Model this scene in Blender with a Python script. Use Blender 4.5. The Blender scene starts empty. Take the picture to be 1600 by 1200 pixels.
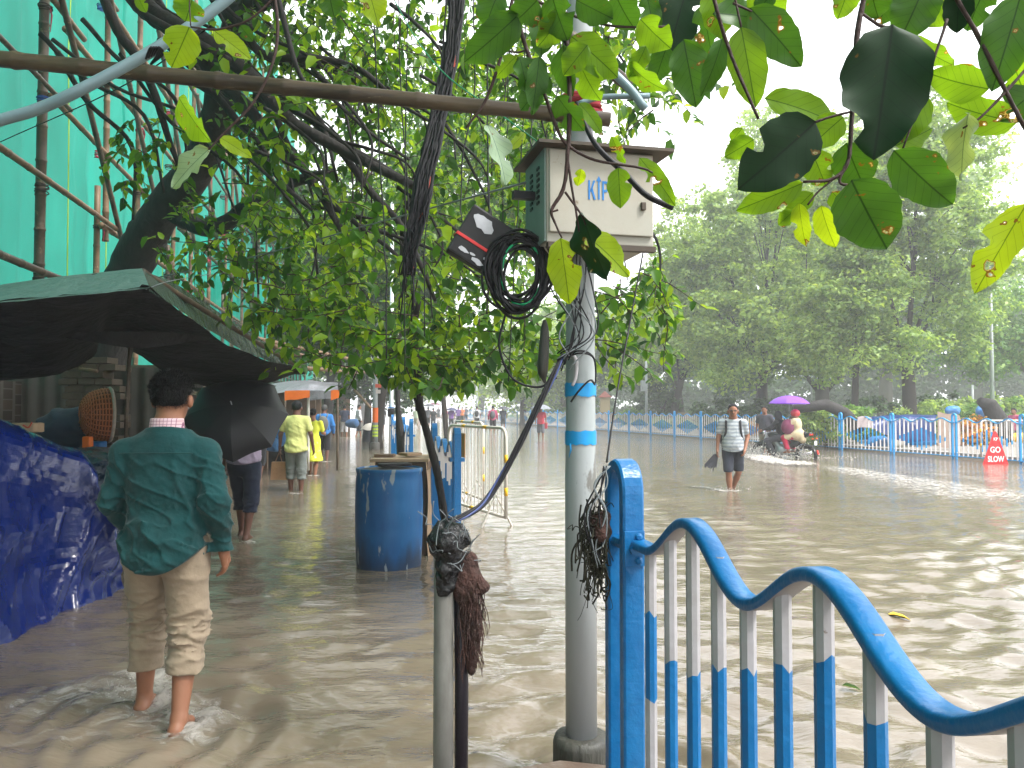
import bpy, bmesh, math, random
import numpy as np
from mathutils import Vector, Matrix, Quaternion
R = math.radians
random.seed(7); NP = np.random.RandomState(11)
S = bpy.context.scene
COL = S.collection
# ------------------------------------------------------------------ camera, world, sun, exposure
FPX, CXP, CYP = 1200.0, 800.0, 600.0
PITCH = math.atan(37 / 1200)
CAMZ = 1.47
cam = bpy.data.cameras.new('camera'); camo = bpy.data.objects.new('camera', cam); COL.objects.link(camo)
camo.location = (0, 0, CAMZ); camo.rotation_euler = (R(90) + PITCH, 0, 0)
cam.sensor_width = 36; cam.lens = 36 * FPX / 1600; cam.clip_start = 0.05; cam.clip_end = 2000
S.camera = camo
w = bpy.data.worlds.new('World'); S.world = w; w.use_nodes = True
nt = w.node_tree; bg = nt.nodes['Background']
SUN_EL, SUN_AZ = 56, 118
sky = nt.nodes.new('ShaderNodeTexSky'); sky.sky_type = 'NISHITA'; sky.sun_disc = False
sky.sun_elevation = R(SUN_EL); sky.sun_rotation = R(SUN_AZ); sky.dust_density = 6; sky.air_density = 1.0
hs = nt.nodes.new('ShaderNodeHueSaturation'); hs.inputs['Saturation'].default_value = 0.12; hs.inputs['Value'].default_value = 1.0
mx = nt.nodes.new('ShaderNodeMix'); mx.data_type = 'RGBA'; mx.inputs['Factor'].default_value = 0.72
nt.links.new(sky.outputs[0], hs.inputs['Color']); nt.links.new(hs.outputs[0], mx.inputs['A'])
mx.inputs['B'].default_value = (9.6, 9.8, 10.2, 1)
nt.links.new(mx.outputs['Result'], bg.inputs[0]); bg.inputs[1].default_value = 0.15
sl = bpy.data.lights.new('sun', 'SUN'); sl.energy = 2.3; sl.angle = R(15); sl.color = (1, .97, .92)
so = bpy.data.objects.new('sun', sl); COL.objects.link(so)
sd = Vector((math.sin(R(SUN_AZ)) * math.cos(R(SUN_EL)), math.cos(R(SUN_AZ)) * math.cos(R(SUN_EL)), math.sin(R(SUN_EL))))
so.rotation_euler = sd.to_track_quat('Z', 'Y').to_euler()
S.view_settings.view_transform = 'Standard'; S.view_settings.look = 'None'
S.view_settings.exposure = 1.35; S.view_settings.gamma = 1
S.render.engine = 'CYCLES'
cy = S.cycles; cy.max_bounces = 7; cy.diffuse_bounces = 3; cy.glossy_bounces = 3; cy.transmission_bounces = 4
cy.transparent_max_bounces = 10; cy.volume_bounces = 1; cy.use_denoising = True; cy.caustics_reflective = False; cy.caustics_refractive = False
cy.use_adaptive_sampling = True; cy.adaptive_threshold = 0.02

# ------------------------------------------------------------------ pixel -> world helpers (photo measured at 1600x1200)
def at(px, py, Y):
    dx = (px - CXP) / FPX; dz = (CYP - py) / FPX
    c, s = math.cos(PITCH), math.sin(PITCH)
    wy = c - s * dz; wz = s + c * dz
    k = Y / wy
    return Vector((dx * k, Y, CAMZ + wz * k))
def gnd(px, py, z=0.0):
    dx = (px - CXP) / FPX; dz = (CYP - py) / FPX
    c, s = math.cos(PITCH), math.sin(PITCH)
    wy = c - s * dz; wz = s + c * dz
    k = (z - CAMZ) / wz
    return Vector((dx * k, wy * k, z))

# ------------------------------------------------------------------ object helpers
def tag(o, label=None, cat=None, group=None, kind=None):
    if label: o['label'] = label
    if cat: o['category'] = cat
    if group: o['group'] = group
    if kind: o['kind'] = kind
    return o
def thing(name, label, cat, loc=(0, 0, 0), rz=0, group=None):
    o = bpy.data.objects.new(name, None); COL.objects.link(o)
    o.location = loc; o.rotation_euler = (0, 0, rz); o.empty_display_size = .1
    return tag(o, label, cat, group)
def addobj(name, me, m=None, parent=None, smooth=True, world=True):
    """link mesh as object; vertices given in world space unless world=False"""
    o = bpy.data.objects.new(name, me); COL.objects.link(o)
    if m is not None:
        for q in (m if isinstance(m, (list, tuple)) else [m]): me.materials.append(q)
    if smooth and len(me.polygons): me.polygons.foreach_set('use_smooth', [True] * len(me.polygons))
    if parent is not None:
        o.parent = parent
        if world: 
            pm = Matrix.Translation(parent.location) @ parent.rotation_euler.to_matrix().to_4x4()
            g = parent.parent
            if g is not None:
                pm = Matrix.Translation(g.location) @ g.rotation_euler.to_matrix().to_4x4() @ pm
            o.matrix_parent_inverse = pm.inverted()
    return o
def copy_tree(o, parent=None):
    c = o.copy(); COL.objects.link(c)
    if parent is not None: c.parent = parent
    for ch in list(o.children): copy_tree(ch, c)
    return c
class MB:
    def __init__(s): s.v = []; s.f = []; s.mi = []; s.cm = 0
    def add(s, vs, fs):
        n = len(s.v); s.v += [tuple(p) for p in vs]; s.f += [tuple(i + n for i in q) for q in fs]; s.mi += [s.cm] * len(fs); return s
    def box(s, c, d, rot=None, bev=0.0):
        hx, hy, hz = d[0] / 2, d[1] / 2, d[2] / 2
        if bev <= 0:
            vs = [Vector((x, y, z)) for x in (-hx, hx) for y in (-hy, hy) for z in (-hz, hz)]
            fs = [(0, 1, 3, 2), (4, 6, 7, 5), (0, 4, 5, 1), (2, 3, 7, 6), (0, 2, 6, 4), (1, 5, 7, 3)]
        else:
            bm = bmesh.new(); bmesh.ops.create_cube(bm, size=1)
            for v in bm.verts: v.co = Vector((v.co.x * d[0], v.co.y * d[1], v.co.z * d[2]))
            bmesh.ops.bevel(bm, geom=bm.edges[:], offset=bev, segments=2, affect='EDGES', profile=.6)
            bm.verts.index_update(); vs = [v.co.copy() for v in bm.verts]; fs = [tuple(v.index for v in f.verts) for f in bm.faces]; bm.free()
        if rot is not None: vs = [rot @ v for v in vs]
        c = Vector(c); return s.add([v + c for v in vs], fs)
    def tube(s, pts, rad, n=8, cap=True, squash=None, jit=0):
        pts = [Vector(p) for p in pts]; m = len(pts)
        if not isinstance(rad, (list, tuple)): rad = [rad] * m
        up = None; vs = []
        for i, p in enumerate(pts):
            t = (pts[min(i + 1, m - 1)] - pts[max(i - 1, 0)])
            t = t.normalized() if t.length > 1e-9 else Vector((0, 0, 1))
            if up is None:
                a = Vector((0, 0, 1)) if abs(t.z) < .9 else Vector((0, 1, 0)); up = t.cross(a).normalized()
            up = (up - t * up.dot(t)); up = up.normalized() if up.length > 1e-6 else t.orthogonal().normalized()
            b = t.cross(up)
            for k in range(n):
                a = 2 * math.pi * k / n; r = rad[i] * (1 + (random.uniform(-jit, jit) if jit else 0))
                vs.append(p + up * math.cos(a) * r + b * math.sin(a) * r * (squash or 1))
        fs = [(i * n + k, i * n + (k + 1) % n, (i + 1) * n + (k + 1) % n, (i + 1) * n + k) for i in range(m - 1) for k in range(n)]
        if cap: fs += [tuple(range(n - 1, -1, -1)), tuple((m - 1) * n + k for k in range(n))]
        return s.add(vs, fs)
    def lathe(s, prof, c=(0, 0, 0), n=24, rot=None, cap=True):
        c = Vector(c); vs = []
        for r, z in prof:
            for k in range(n):
                a = 2 * math.pi * k / n; v = Vector((r * math.cos(a), r * math.sin(a), z))
                vs.append((rot @ v if rot is not None else v) + c)
        m = len(prof); fs = [(i * n + k, i * n + (k + 1) % n, (i + 1) * n + (k + 1) % n, (i + 1) * n + k) for i in range(m - 1) for k in range(n)]
        if cap: fs += [tuple(range(n - 1, -1, -1)), tuple((m - 1) * n + k for k in range(n))]
        return s.add(vs, fs)
    def grid(s, P):
        """P[i][j] points"""
        a, b = len(P), len(P[0]); vs = [p for r in P for p in r]
        return s.add(vs, [(i * b + j, i * b + j + 1, (i + 1) * b + j + 1, (i + 1) * b + j) for i in range(a - 1) for j in range(b - 1)])
    def extr(s, poly, dvec):
        """closed polygon (world points) extruded by dvec"""
        n = len(poly); d = Vector(dvec); vs = [Vector(p) for p in poly] + [Vector(p) + d for p in poly]
        return s.add(vs, [tuple(range(n - 1, -1, -1)), tuple(range(n, 2 * n))] + [(i, (i + 1) % n, (i + 1) % n + n, i + n) for i in range(n)])
    def mesh(s, name):
        me = bpy.data.meshes.new(name); me.from_pydata([tuple(v) for v in s.v], [], s.f); me.validate(); me.update()
        return me
    def build(s, name, m, parent=None, smooth=False, world=True):
        me = bpy.data.meshes.new(name); me.from_pydata([tuple(v) for v in s.v], [], s.f); me.update()
        if any(s.mi): me.polygons.foreach_set('material_index', s.mi)
        return addobj(name, me, m, parent, smooth, world)
def spline(pts, n=6):
    """Catmull-Rom through tuples (any dimension)"""
    P = [np.array(p, float) for p in pts]; P = [2 * P[0] - P[1]] + P + [2 * P[-1] - P[-2]]; out = []
    for i in range(1, len(P) - 2):
        for k in range(n):
            t = k / n; a, b, c, d = P[i - 1], P[i], P[i + 1], P[i + 2]
            out.append(.5 * (2 * b + (c - a) * t + (2 * a - 5 * b + 4 * c - d) * t * t + (3 * b - a - 3 * c + d) * t ** 3))
    out.append(P[-2]); return out
def pxtube(mb, pts, n=6, sub=5, jit=0, wob=0):
    """pts: (px,py,Y,radius_m)"""
    q = spline(pts, sub); P = []; r = []
    for i, a in enumerate(q):
        p = at(a[0], a[1], a[2])
        if wob and 0 < i < len(q) - 1: p += Vector((random.gauss(0, wob), random.gauss(0, wob), random.gauss(0, wob)))
        P.append(p); r.append(max(a[3], .0008))
    mb.tube(P, r, n, jit=jit); return P
def npmesh(name, V, Fq):
    """V (N,3) float, Fq (M,k) int -> mesh"""
    me = bpy.data.meshes.new(name); V = np.ascontiguousarray(V, np.float32); Fq = np.ascontiguousarray(Fq, np.int32); k = Fq.shape[1]
    me.vertices.add(len(V)); me.vertices.foreach_set('co', V.ravel())
    me.loops.add(Fq.size); me.loops.foreach_set('vertex_index', Fq.ravel())
    me.polygons.add(len(Fq)); me.polygons.foreach_set('loop_start', np.arange(0, Fq.size, k, dtype=np.int32))
    me.polygons.foreach_set('loop_total', np.full(len(Fq), k, np.int32))
    me.update(calc_edges=True); return me

# ------------------------------------------------------------------ materials
def nd(t, typ, **kw):
    n = t.nodes.new(typ)
    for k, v in kw.items(): setattr(n, k, v)
    return n
def mat(name, col, rough=.6, metal=0, noise=None, nscale=6, nstr=.5, bump=0, bscale=30, bdist=.01, spec=.35, coat=0, transl=0, sheen=0, isl=0, noise2=None, n2scale=1.5, n2thr=.55, stretch=None, sss=0):
    """col base; noise = second colour mixed by fbm noise; isl = per-island value jitter; noise2 = third colour in patches"""
    m = bpy.data.materials.new(name); m.use_nodes = True; t = m.node_tree; b = t.nodes['Principled BSDF']; L = t.links.new
    b.inputs['Roughness'].default_value = rough; b.inputs['Metallic'].default_value = metal
    b.inputs['Specular IOR Level'].default_value = spec; b.inputs['Coat Weight'].default_value = coat
    if sheen: b.inputs['Sheen Weight'].default_value = sheen
    tc = nd(t, 'ShaderNodeTexCoord'); mp = nd(t, 'ShaderNodeMapping'); L(tc.outputs['Object'], mp.inputs[0])
    if stretch: mp.inputs['Scale'].default_value = stretch
    c = None
    rgb = nd(t, 'ShaderNodeRGB'); rgb.outputs[0].default_value = (*col, 1); c = rgb.outputs[0]
    def mixc(a, colb, fac):
        mm = nd(t, 'ShaderNodeMix', data_type='RGBA'); L(a, mm.inputs['A']); mm.inputs['B'].default_value = (*colb, 1); L(fac, mm.inputs['Factor']); return mm.outputs['Result']
    if noise is not None:
        n = nd(t, 'ShaderNodeTexNoise'); n.inputs['Scale'].default_value = nscale; n.inputs['Detail'].default_value = 6; n.inputs['Roughness'].default_value = .65; L(mp.outputs[0], n.inputs['Vector'])
        mr = nd(t, 'ShaderNodeMapRange'); mr.inputs[1].default_value = .35; mr.inputs[2].default_value = .7; mr.inputs[4].default_value = nstr; L(n.outputs[0], mr.inputs[0])
        c = mixc(c, noise, mr.outputs[0])
    if noise2 is not None:
        n = nd(t, 'ShaderNodeTexNoise'); n.inputs['Scale'].default_value = n2scale; n.inputs['Detail'].default_value = 8; n.inputs['Roughness'].default_value = .7; L(mp.outputs[0], n.inputs['Vector'])
        mr = nd(t, 'ShaderNodeMapRange'); mr.inputs[1].default_value = n2thr; mr.inputs[2].default_value = n2thr + .05; L(n.outputs[0], mr.inputs[0])
        c = mixc(c, noise2, mr.outputs[0])
    if isl:
        g = nd(t, 'ShaderNodeNewGeometry'); h = nd(t, 'ShaderNodeHueSaturation'); mr = nd(t, 'ShaderNodeMapRange')
        mr.inputs[3].default_value = 1 - isl; mr.inputs[4].default_value = 1 + isl; L(g.outputs['Random Per Island'], mr.inputs[0]); L(mr.outputs[0], h.inputs['Value']); L(c, h.inputs['Color']); c = h.outputs[0]
    L(c, b.inputs['Base Color'])
    if bump:
        n = nd(t, 'ShaderNodeTexNoise'); n.inputs['Scale'].default_value = bscale; n.inputs['Detail'].default_value = 5; L(mp.outputs[0], n.inputs['Vector'])
        bp = nd(t, 'ShaderNodeBump'); bp.inputs['Strength'].default_value = bump; bp.inputs['Distance'].default_value = bdist; L(n.outputs[0], bp.inputs['Height']); L(bp.outputs[0], b.inputs['Normal'])
    if transl:
        tr = nd(t, 'ShaderNodeBsdfTranslucent'); L(c, tr.inputs[0]); ms = nd(t, 'ShaderNodeMixShader'); ms.inputs[0].default_value = transl
        L(b.outputs[0], ms.inputs[1]); L(tr.outputs[0], ms.inputs[2]); L(ms.outputs[0], t.nodes['Material Output'].inputs[0])
    return m
def leafmat(name, c1, c2, c3, rough=.38, transl=.45, tcol=None, vein=False, spots=False):
    """c1..c3 ramp over per-leaf random"""
    m = bpy.data.materials.new(name); m.use_nodes = True; t = m.node_tree; b = t.nodes['Principled BSDF']; L = t.links.new
    g = nd(t, 'ShaderNodeNewGeometry'); cr = nd(t, 'ShaderNodeValToRGB'); e = cr.color_ramp.elements
    e[0].color = (*c1, 1); e[1].color = (*c3, 1); x = e.new(.55); x.color = (*c2, 1); L(g.outputs['Random Per Island'], cr.inputs[0]); c = cr.outputs[0]
    tc = nd(t, 'ShaderNodeTexCoord')
    if vein:
        uv = nd(t, 'ShaderNodeUVMap'); sp = nd(t, 'ShaderNodeSeparateXYZ'); L(uv.outputs[0], sp.inputs[0])
        ab = nd(t, 'ShaderNodeMath', operation='ABSOLUTE'); L(sp.outputs[0], ab.inputs[0])
        m1 = nd(t, 'ShaderNodeMath', operation='MULTIPLY_ADD'); L(ab.outputs[0], m1.inputs[0]); m1.inputs[1].default_value = -.55; L(sp.outputs[1], m1.inputs[2])
        m2 = nd(t, 'ShaderNodeMath', operation='PINGPONG'); L(m1.outputs[0], m2.inputs[0]); m2.inputs[1].default_value = .065
        lt = nd(t, 'ShaderNodeMapRange'); L(m2.outputs[0], lt.inputs[0]); lt.inputs[1].default_value = .006; lt.inputs[2].default_value = .0; lt.inputs[3].default_value = 0; lt.inputs[4].default_value = .7
        l2 = nd(t, 'ShaderNodeMapRange'); L(ab.outputs[0], l2.inputs[0]); l2.inputs[1].default_value = .02; l2.inputs[2].default_value = .009
        mxx = nd(t, 'ShaderNodeMath', operation='MAXIMUM'); L(lt.outputs[0], mxx.inputs[0]); L(l2.outputs[0], mxx.inputs[1])
        mm = nd(t, 'ShaderNodeMix', data_type='RGBA'); L(c, mm.inputs['A']); mm.inputs['B'].default_value = (c1[0] * .45, c1[1] * .5, c1[2] * .5, 1); L(mxx.outputs[0], mm.inputs['Factor']); c = mm.outputs['Result']
    n = nd(t, 'ShaderNodeTexNoise'); n.inputs['Scale'].default_value = 14; n.inputs['Detail'].default_value = 4; L(tc.outputs['Object'], n.inputs['Vector'])
    hs = nd(t, 'ShaderNodeHueSaturation'); mr = nd(t, 'ShaderNodeMapRange'); mr.inputs[3].default_value = .75; mr.inputs[4].default_value = 1.25; L(n.outputs[0], mr.inputs[0]); L(mr.outputs[0], hs.inputs['Value']); L(c, hs.inputs['Color']); c = hs.outputs[0]
    if spots:
        n = nd(t, 'ShaderNodeTexNoise'); n.inputs['Scale'].default_value = 26; n.inputs['Detail'].default_value = 3; L(tc.outputs['Object'], n.inputs['Vector'])
        for thr, cc in ((.655, (.14, .075, .012)), (.685, (.42, .32, .20))):
            mr = nd(t, 'ShaderNodeMapRange'); mr.inputs[1].default_value = thr; mr.inputs[2].default_value = thr + .012; L(n.outputs[0], mr.inputs[0])
            mm = nd(t, 'ShaderNodeMix', data_type='RGBA'); L(c, mm.inputs['A']); mm.inputs['B'].default_value = (*cc, 1); L(mr.outputs[0], mm.inputs['Factor']); c = mm.outputs['Result']
    L(c, b.inputs['Base Color']); b.inputs['Roughness'].default_value = rough; b.inputs['Specular IOR Level'].default_value = .3
    tr = nd(t, 'ShaderNodeBsdfTranslucent'); h2 = nd(t, 'ShaderNodeMix', data_type='RGBA', blend_type='MULTIPLY'); h2.inputs['Factor'].default_value = 1; L(c, h2.inputs['A']); h2.inputs['B'].default_value = (*(tcol or (1.9, 1.6, .5)), 1); L(h2.outputs['Result'], tr.inputs[0])
    ms = nd(t, 'ShaderNodeMixShader'); ms.inputs[0].default_value = transl; L(b.outputs[0], ms.inputs[1]); L(tr.outputs[0], ms.inputs[2]); out = ms.outputs[0]
    if spots:
        tp = nd(t, 'ShaderNodeBsdfTransparent'); m3 = nd(t, 'ShaderNodeMixShader'); mr = nd(t, 'ShaderNodeMapRange'); mr.inputs[1].default_value = .705; mr.inputs[2].default_value = .712; L(n.outputs[0], mr.inputs[0]); L(mr.outputs[0], m3.inputs[0]); L(out, m3.inputs[1]); L(tp.outputs[0], m3.inputs[2]); out = m3.outputs[0]
    L(out, t.nodes['Material Output'].inputs[0])
    return m
BLUE = (.004, .115, .31)
M = {}
M['blue'] = mat('blue_paint', BLUE, .32, noise=(.008, .15, .37), nscale=9, nstr=.5, bump=.7, bscale=45, bdist=.004, noise2=(.006, .10, .28), n2scale=22, n2thr=.66)
M['white'] = mat('white_paint', (.36, .35, .37), .45, noise=(.26, .25, .245), nscale=12, nstr=.6, bump=.4, bscale=45, bdist=.003, noise2=(.12, .085, .06), n2scale=26, n2thr=.69)
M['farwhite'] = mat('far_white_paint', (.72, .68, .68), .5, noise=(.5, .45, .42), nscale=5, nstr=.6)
M['pole'] = mat('pole_paint', (.34, .36, .37), .38, noise=(.25, .29, .29), nscale=3, nstr=.7, noise2=(.15, .15, .14), n2scale=5, n2thr=.60, bump=.35, bscale=16, bdist=.003, stretch=(1, 1, .35))
M['poleblue'] = mat('pole_blue_paint', (.01, .24, .55), .35, noise=(.015, .30, .62), nscale=8)
M['galv'] = mat('galvanised_pipe', (.19, .19, .175), .5, noise=(.08, .075, .065), nscale=10, nstr=.8, noise2=(.45, .28, .03), n2scale=5, n2thr=.67, bump=.4, bscale=30, bdist=.003, stretch=(1, 1, .4))
M['box'] = mat('cabinet_paint', (.40, .39, .34), .5, noise=(.36, .32, .26), nscale=3, nstr=.9, noise2=(.20, .15, .10), n2scale=7, n2thr=.62, bump=.15, bscale=15)
M['boxside'] = mat('cabinet_side', (.20, .26, .24), .5, noise=(.12, .15, .13), nscale=5)  # cabinet paint darkened to stand for its shaded left side
M['rust'] = mat('rusty_steel', (.06, .05, .04), .6, noise=(.10, .065, .04), nscale=8, nstr=.8)
M['black'] = mat('black_plastic', (.010, .010, .012), .45, noise=(.02, .02, .022), nscale=10, spec=.3)
M['cable'] = mat('cable_rubber', (.007, .007, .009), .5, spec=.25)
M['cablegrey'] = mat('cable_grey', (.16, .18, .19), .5)
M['cablegreen'] = mat('cable_green', (.0, .25, .10), .4)
M['cablered'] = mat('cable_red', (.40, .06, .03), .5)
M['pvc'] = mat('pvc_pipe', (.16, .24, .27), .4, noise=(.24, .33, .36), nscale=4, nstr=.6)
M['redcloth'] = mat('red_cloth', (.28, .02, .03), .85, noise=(.15, .015, .02), nscale=15, bump=.5, bscale=60)
M['dkplastic'] = mat('wrinkled_black_plastic', (.012, .012, .013), .25, bump=1, bscale=35, bdist=.02)
M['silver'] = mat('silver_label', (.45, .46, .50), .4, noise=(.25, .26, .28), nscale=20)
M['metal'] = mat('grey_metal', (.35, .36, .37), .35, metal=.7)
M['chrome'] = mat('chrome', (.6, .6, .62), .15, metal=1)
M['drum'] = mat('blue_drum_plastic', (.004, .075, .23), .42, noise=(.012, .15, .36), nscale=3, nstr=.8, noise2=(.25, .32, .40), n2scale=6, n2thr=.685, bump=.2, bscale=12, stretch=(1, 1, .35))
M['concrete'] = mat('wet_concrete', (.13, .12, .105), .45, noise=(.06, .055, .045), nscale=7, nstr=.8, bump=.6, bscale=30)
M['darkconc'] = mat('mossy_concrete', (.035, .035, .03), .5, noise=(.08, .075, .06), nscale=20, bump=.8, bscale=40, stretch=(1, 1, .2))
M['stone'] = mat('wet_stone', (.12, .085, .065), .3, noise=(.07, .05, .04), nscale=8, bump=.4, bscale=25)
M['wood'] = mat('old_wood', (.16, .10, .06), .65, noise=(.07, .045, .03), nscale=9, bump=.5, bscale=30, stretch=(1, 1, .2))
M['ply'] = mat('weathered_board', (.38, .27, .17), .7, noise=(.22, .14, .09), nscale=6, noise2=(.5, .42, .35), n2scale=3, n2thr=.6)
M['fibre'] = mat('coir_fibre', (.035, .02, .017), .9, noise=(.09, .035, .025), nscale=12, bump=1, bscale=50, bdist=.02)
M['purpleblack'] = mat('dark_stick', (.012, .009, .014), .45, bump=.4, bscale=30)
M['skin'] = mat('skin', (.26, .115, .065), .5, noise=(.20, .085, .045), nscale=8, nstr=.6, bump=.15, bscale=60, bdist=.002)
M['skindark'] = mat('skin_dark', (.13, .055, .035), .5, noise=(.09, .04, .025), nscale=8)
M['hair'] = mat('black_hair', (.0035, .0035, .004), .6, spec=.2, bump=1.0, bscale=120, bdist=.012, stretch=(1, 1, .6))
M['greyhair'] = mat('greying_hair', (.03, .028, .027), .6, noise=(.10, .10, .10), nscale=60, bump=.8, bscale=100)
def cloth(name, c, rough=.85, n=.25, **k):
    return mat(name, c, rough, noise=tuple(x * (1 - n) for x in c), nscale=7, nstr=1, bump=k.pop('bump', .35), bscale=k.pop('bscale', 25), bdist=.012, sheen=.1, spec=.25, **k)
def bamboo(name, c1, c2, c3):
    return mat(name, c1, .5, noise=c2, nscale=5, nstr=.9, noise2=c3, n2scale=9, n2thr=.6, bump=.3, bscale=30, bdist=.003)
M['bamboo'] = bamboo('bamboo', (.20, .12, .065), (.09, .055, .038), (.28, .19, .10))
M['bambood'] = bamboo('dark_wet_bamboo', (.10, .070, .045), (.035, .026, .02), (.20, .14, .08))
M['longbamboo'] = mat('long_wet_bamboo', (.12, .085, .05), .42, noise=(.022, .017, .014), nscale=5, nstr=1, noise2=(.26, .20, .12), n2scale=9, n2thr=.60, bump=.5, bscale=30, bdist=.004, stretch=(.35, 2.5, 2.5))
M['bark'] = mat('dark_bark', (.014, .012, .012), .8, noise=(.032, .027, .025), nscale=7, nstr=.8, bump=.9, bscale=22, bdist=.02, stretch=(1, 1, .4))
M['twig'] = mat('twig_bark', (.045, .022, .018), .7, noise=(.02, .012, .012), nscale=30, bump=.6, bscale=60)
M['farbark'] = mat('far_bark', (.030, .023, .02), .85, noise=(.06, .048, .04), nscale=3, bump=.5, bscale=8)
M['leaf'] = leafmat('canopy_leaf', (.014, .060, .010), (.065, .185, .016), (.27, .42, .022), transl=.5)
M['farleaf'] = leafmat('park_leaf', (.13, .22, .065), (.23, .35, .10), (.38, .50, .14), rough=.45, transl=.5, tcol=(1.5, 1.4, .65))
M['darkleaf'] = leafmat('dark_tree_leaf', (.026, .065, .022), (.045, .10, .032), (.09, .16, .045), rough=.5, transl=.3, tcol=(1.3, 1.3, .6))
M['brightleaf'] = leafmat('bright_shrub_leaf', (.07, .16, .035), (.13, .27, .05), (.24, .36, .08), rough=.5, transl=.4, tcol=(1.3, 1.3, .6))
M['orangeleaf'] = leafmat('orange_shrub_leaf', (.45, .12, .02), (.6, .28, .03), (.35, .3, .05), rough=.5, transl=.3, tcol=(1.2, 1.1, .6))
for k_, cs in {'dark': ((.003, .022, .005), (.005, .030, .007)), 'mid': ((.028, .095, .015), (.045, .13, .018)), 'bright': ((.085, .20, .014), (.13, .26, .018)), 'yellow': ((.20, .33, .012), (.27, .40, .018)), 'pale': ((.16, .26, .15), (.22, .32, .2))}.items():
    M['big_' + k_] = leafmat('broad_leaf_' + k_, cs[0], cs[1], cs[1], rough=.6 if k_ == 'dark' else .42, transl={'dark': .08, 'mid': .42, 'bright': .6, 'yellow': .6, 'pale': .3}[k_], vein=True, spots=True, tcol={'dark': (1.2, 1.6, .6)}.get(k_, (1.7, 1.5, .4)))
M['grass'] = mat('park_grass', (.10, .19, .04), .9, noise=(.17, .22, .07), nscale=.6)
M['foam'] = mat('water_foam', (.50, .48, .44), .4, bump=.5, bscale=30)
# ------------------------------------------------------------------ implicit surfaces -> meshes (surface nets)
def surfnet(F, lo, h):
    nx, ny, nz = F.shape; s = F < 0
    c = np.zeros((nx - 1, ny - 1, nz - 1), np.int8)
    for i in (0, 1):
        for j in (0, 1):
            for k in (0, 1): c += s[i:nx - 1 + i, j:ny - 1 + j, k:nz - 1 + k]
    act = (c > 0) & (c < 8); idx = -np.ones(act.shape, np.int64); I = np.argwhere(act); idx[act] = np.arange(len(I))
    acc = np.zeros((len(I), 3)); cnt = np.zeros(len(I))
    cor = [(i, j, k) for i in (0, 1) for j in (0, 1) for k in (0, 1)]
    for a in range(8):
        for b in range(a + 1, 8):
            A, B = np.array(cor[a]), np.array(cor[b])
            if np.abs(A - B).sum() != 1: continue
            fa = F[tuple((I + A).T)]; fb = F[tuple((I + B).T)]; m = (fa < 0) != (fb < 0)
            t = np.where(m, fa / np.where(m, fa - fb, 1), 0)
            acc[m] += (A + (B - A) * t[:, None])[m]; cnt[m] += 1
    V = (I + acc / cnt[:, None]) * h + np.array(lo)
    Q = []
    for ax in range(3):
        sl0 = [slice(None)] * 3; sl1 = [slice(None)] * 3; sl0[ax] = slice(0, -1); sl1[ax] = slice(1, None)
        a, b = s[tuple(sl0)], s[tuple(sl1)]; E = np.argwhere(a != b); u, v = [(1, 2), (2, 0), (0, 1)][ax]
        E = E[(E[:, u] > 0) & (E[:, v] > 0) & (E[:, u] < F.shape[u] - 1) & (E[:, v] < F.shape[v] - 1)]
        if not len(E): continue
        fl = a[tuple(E.T)]; eu = np.zeros(3, int); eu[u] = 1; ev = np.zeros(3, int); ev[v] = 1
        q = np.stack([idx[tuple((E - eu - ev).T)], idx[tuple((E - ev).T)], idx[tuple(E.T)], idx[tuple((E - eu).T)]], 1)
        q[~fl] = q[~fl][:, ::-1]; Q.append(q)
    return V, np.concatenate(Q)
def cap(P, a, b, ra, rb):
    a = np.array(a, np.float32); d = np.array(b, np.float32) - a; L = max(float(d @ d), 1e-9)
    X, Y, Z = P[0] - a[0], P[1] - a[1], P[2] - a[2]
    t = np.clip((X * d[0] + Y * d[1] + Z * d[2]) / L, 0, 1)
    return np.sqrt((X - t * d[0]) ** 2 + (Y - t * d[1]) ** 2 + (Z - t * d[2]) ** 2) - (ra + (rb - ra) * t)
def ell(P, c, r, rot=None):
    X, Y, Z = P[0] - c[0], P[1] - c[1], P[2] - c[2]
    if rot is not None:
        m = np.array(rot.inverted()); X, Y, Z = (m[0][0] * X + m[0][1] * Y + m[0][2] * Z, m[1][0] * X + m[1][1] * Y + m[1][2] * Z, m[2][0] * X + m[2][1] * Y + m[2][2] * Z)
    k0 = np.sqrt((X / r[0]) ** 2 + (Y / r[1]) ** 2 + (Z / r[2]) ** 2); k1 = np.sqrt((X / r[0] ** 2) ** 2 + (Y / r[1] ** 2) ** 2 + (Z / r[2] ** 2) ** 2) + 1e-6
    return k0 * (k0 - 1) / k1
def smin(a, b, k=.03):
    h = np.clip(.5 + .5 * (b - a) / k, 0, 1); return b * (1 - h) + a * h - k * h * (1 - h)
def wob(P, f, seed=0, n=5):
    r = np.random.RandomState(seed); o = 0
    for i in range(n):
        d = r.normal(size=3); d /= np.linalg.norm(d); d *= f * (.7 + .7 * r.rand())
        e = r.normal(size=3) * f * .4; ph = r.rand(2) * 6.28
        o = o + np.sin(d[0] * P[0] + d[1] * P[1] + d[2] * P[2] + ph[0] + 1.3 * np.sin(e[0] * P[0] + e[1] * P[1] + e[2] * P[2] + ph[1]))
    return o / n
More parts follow.
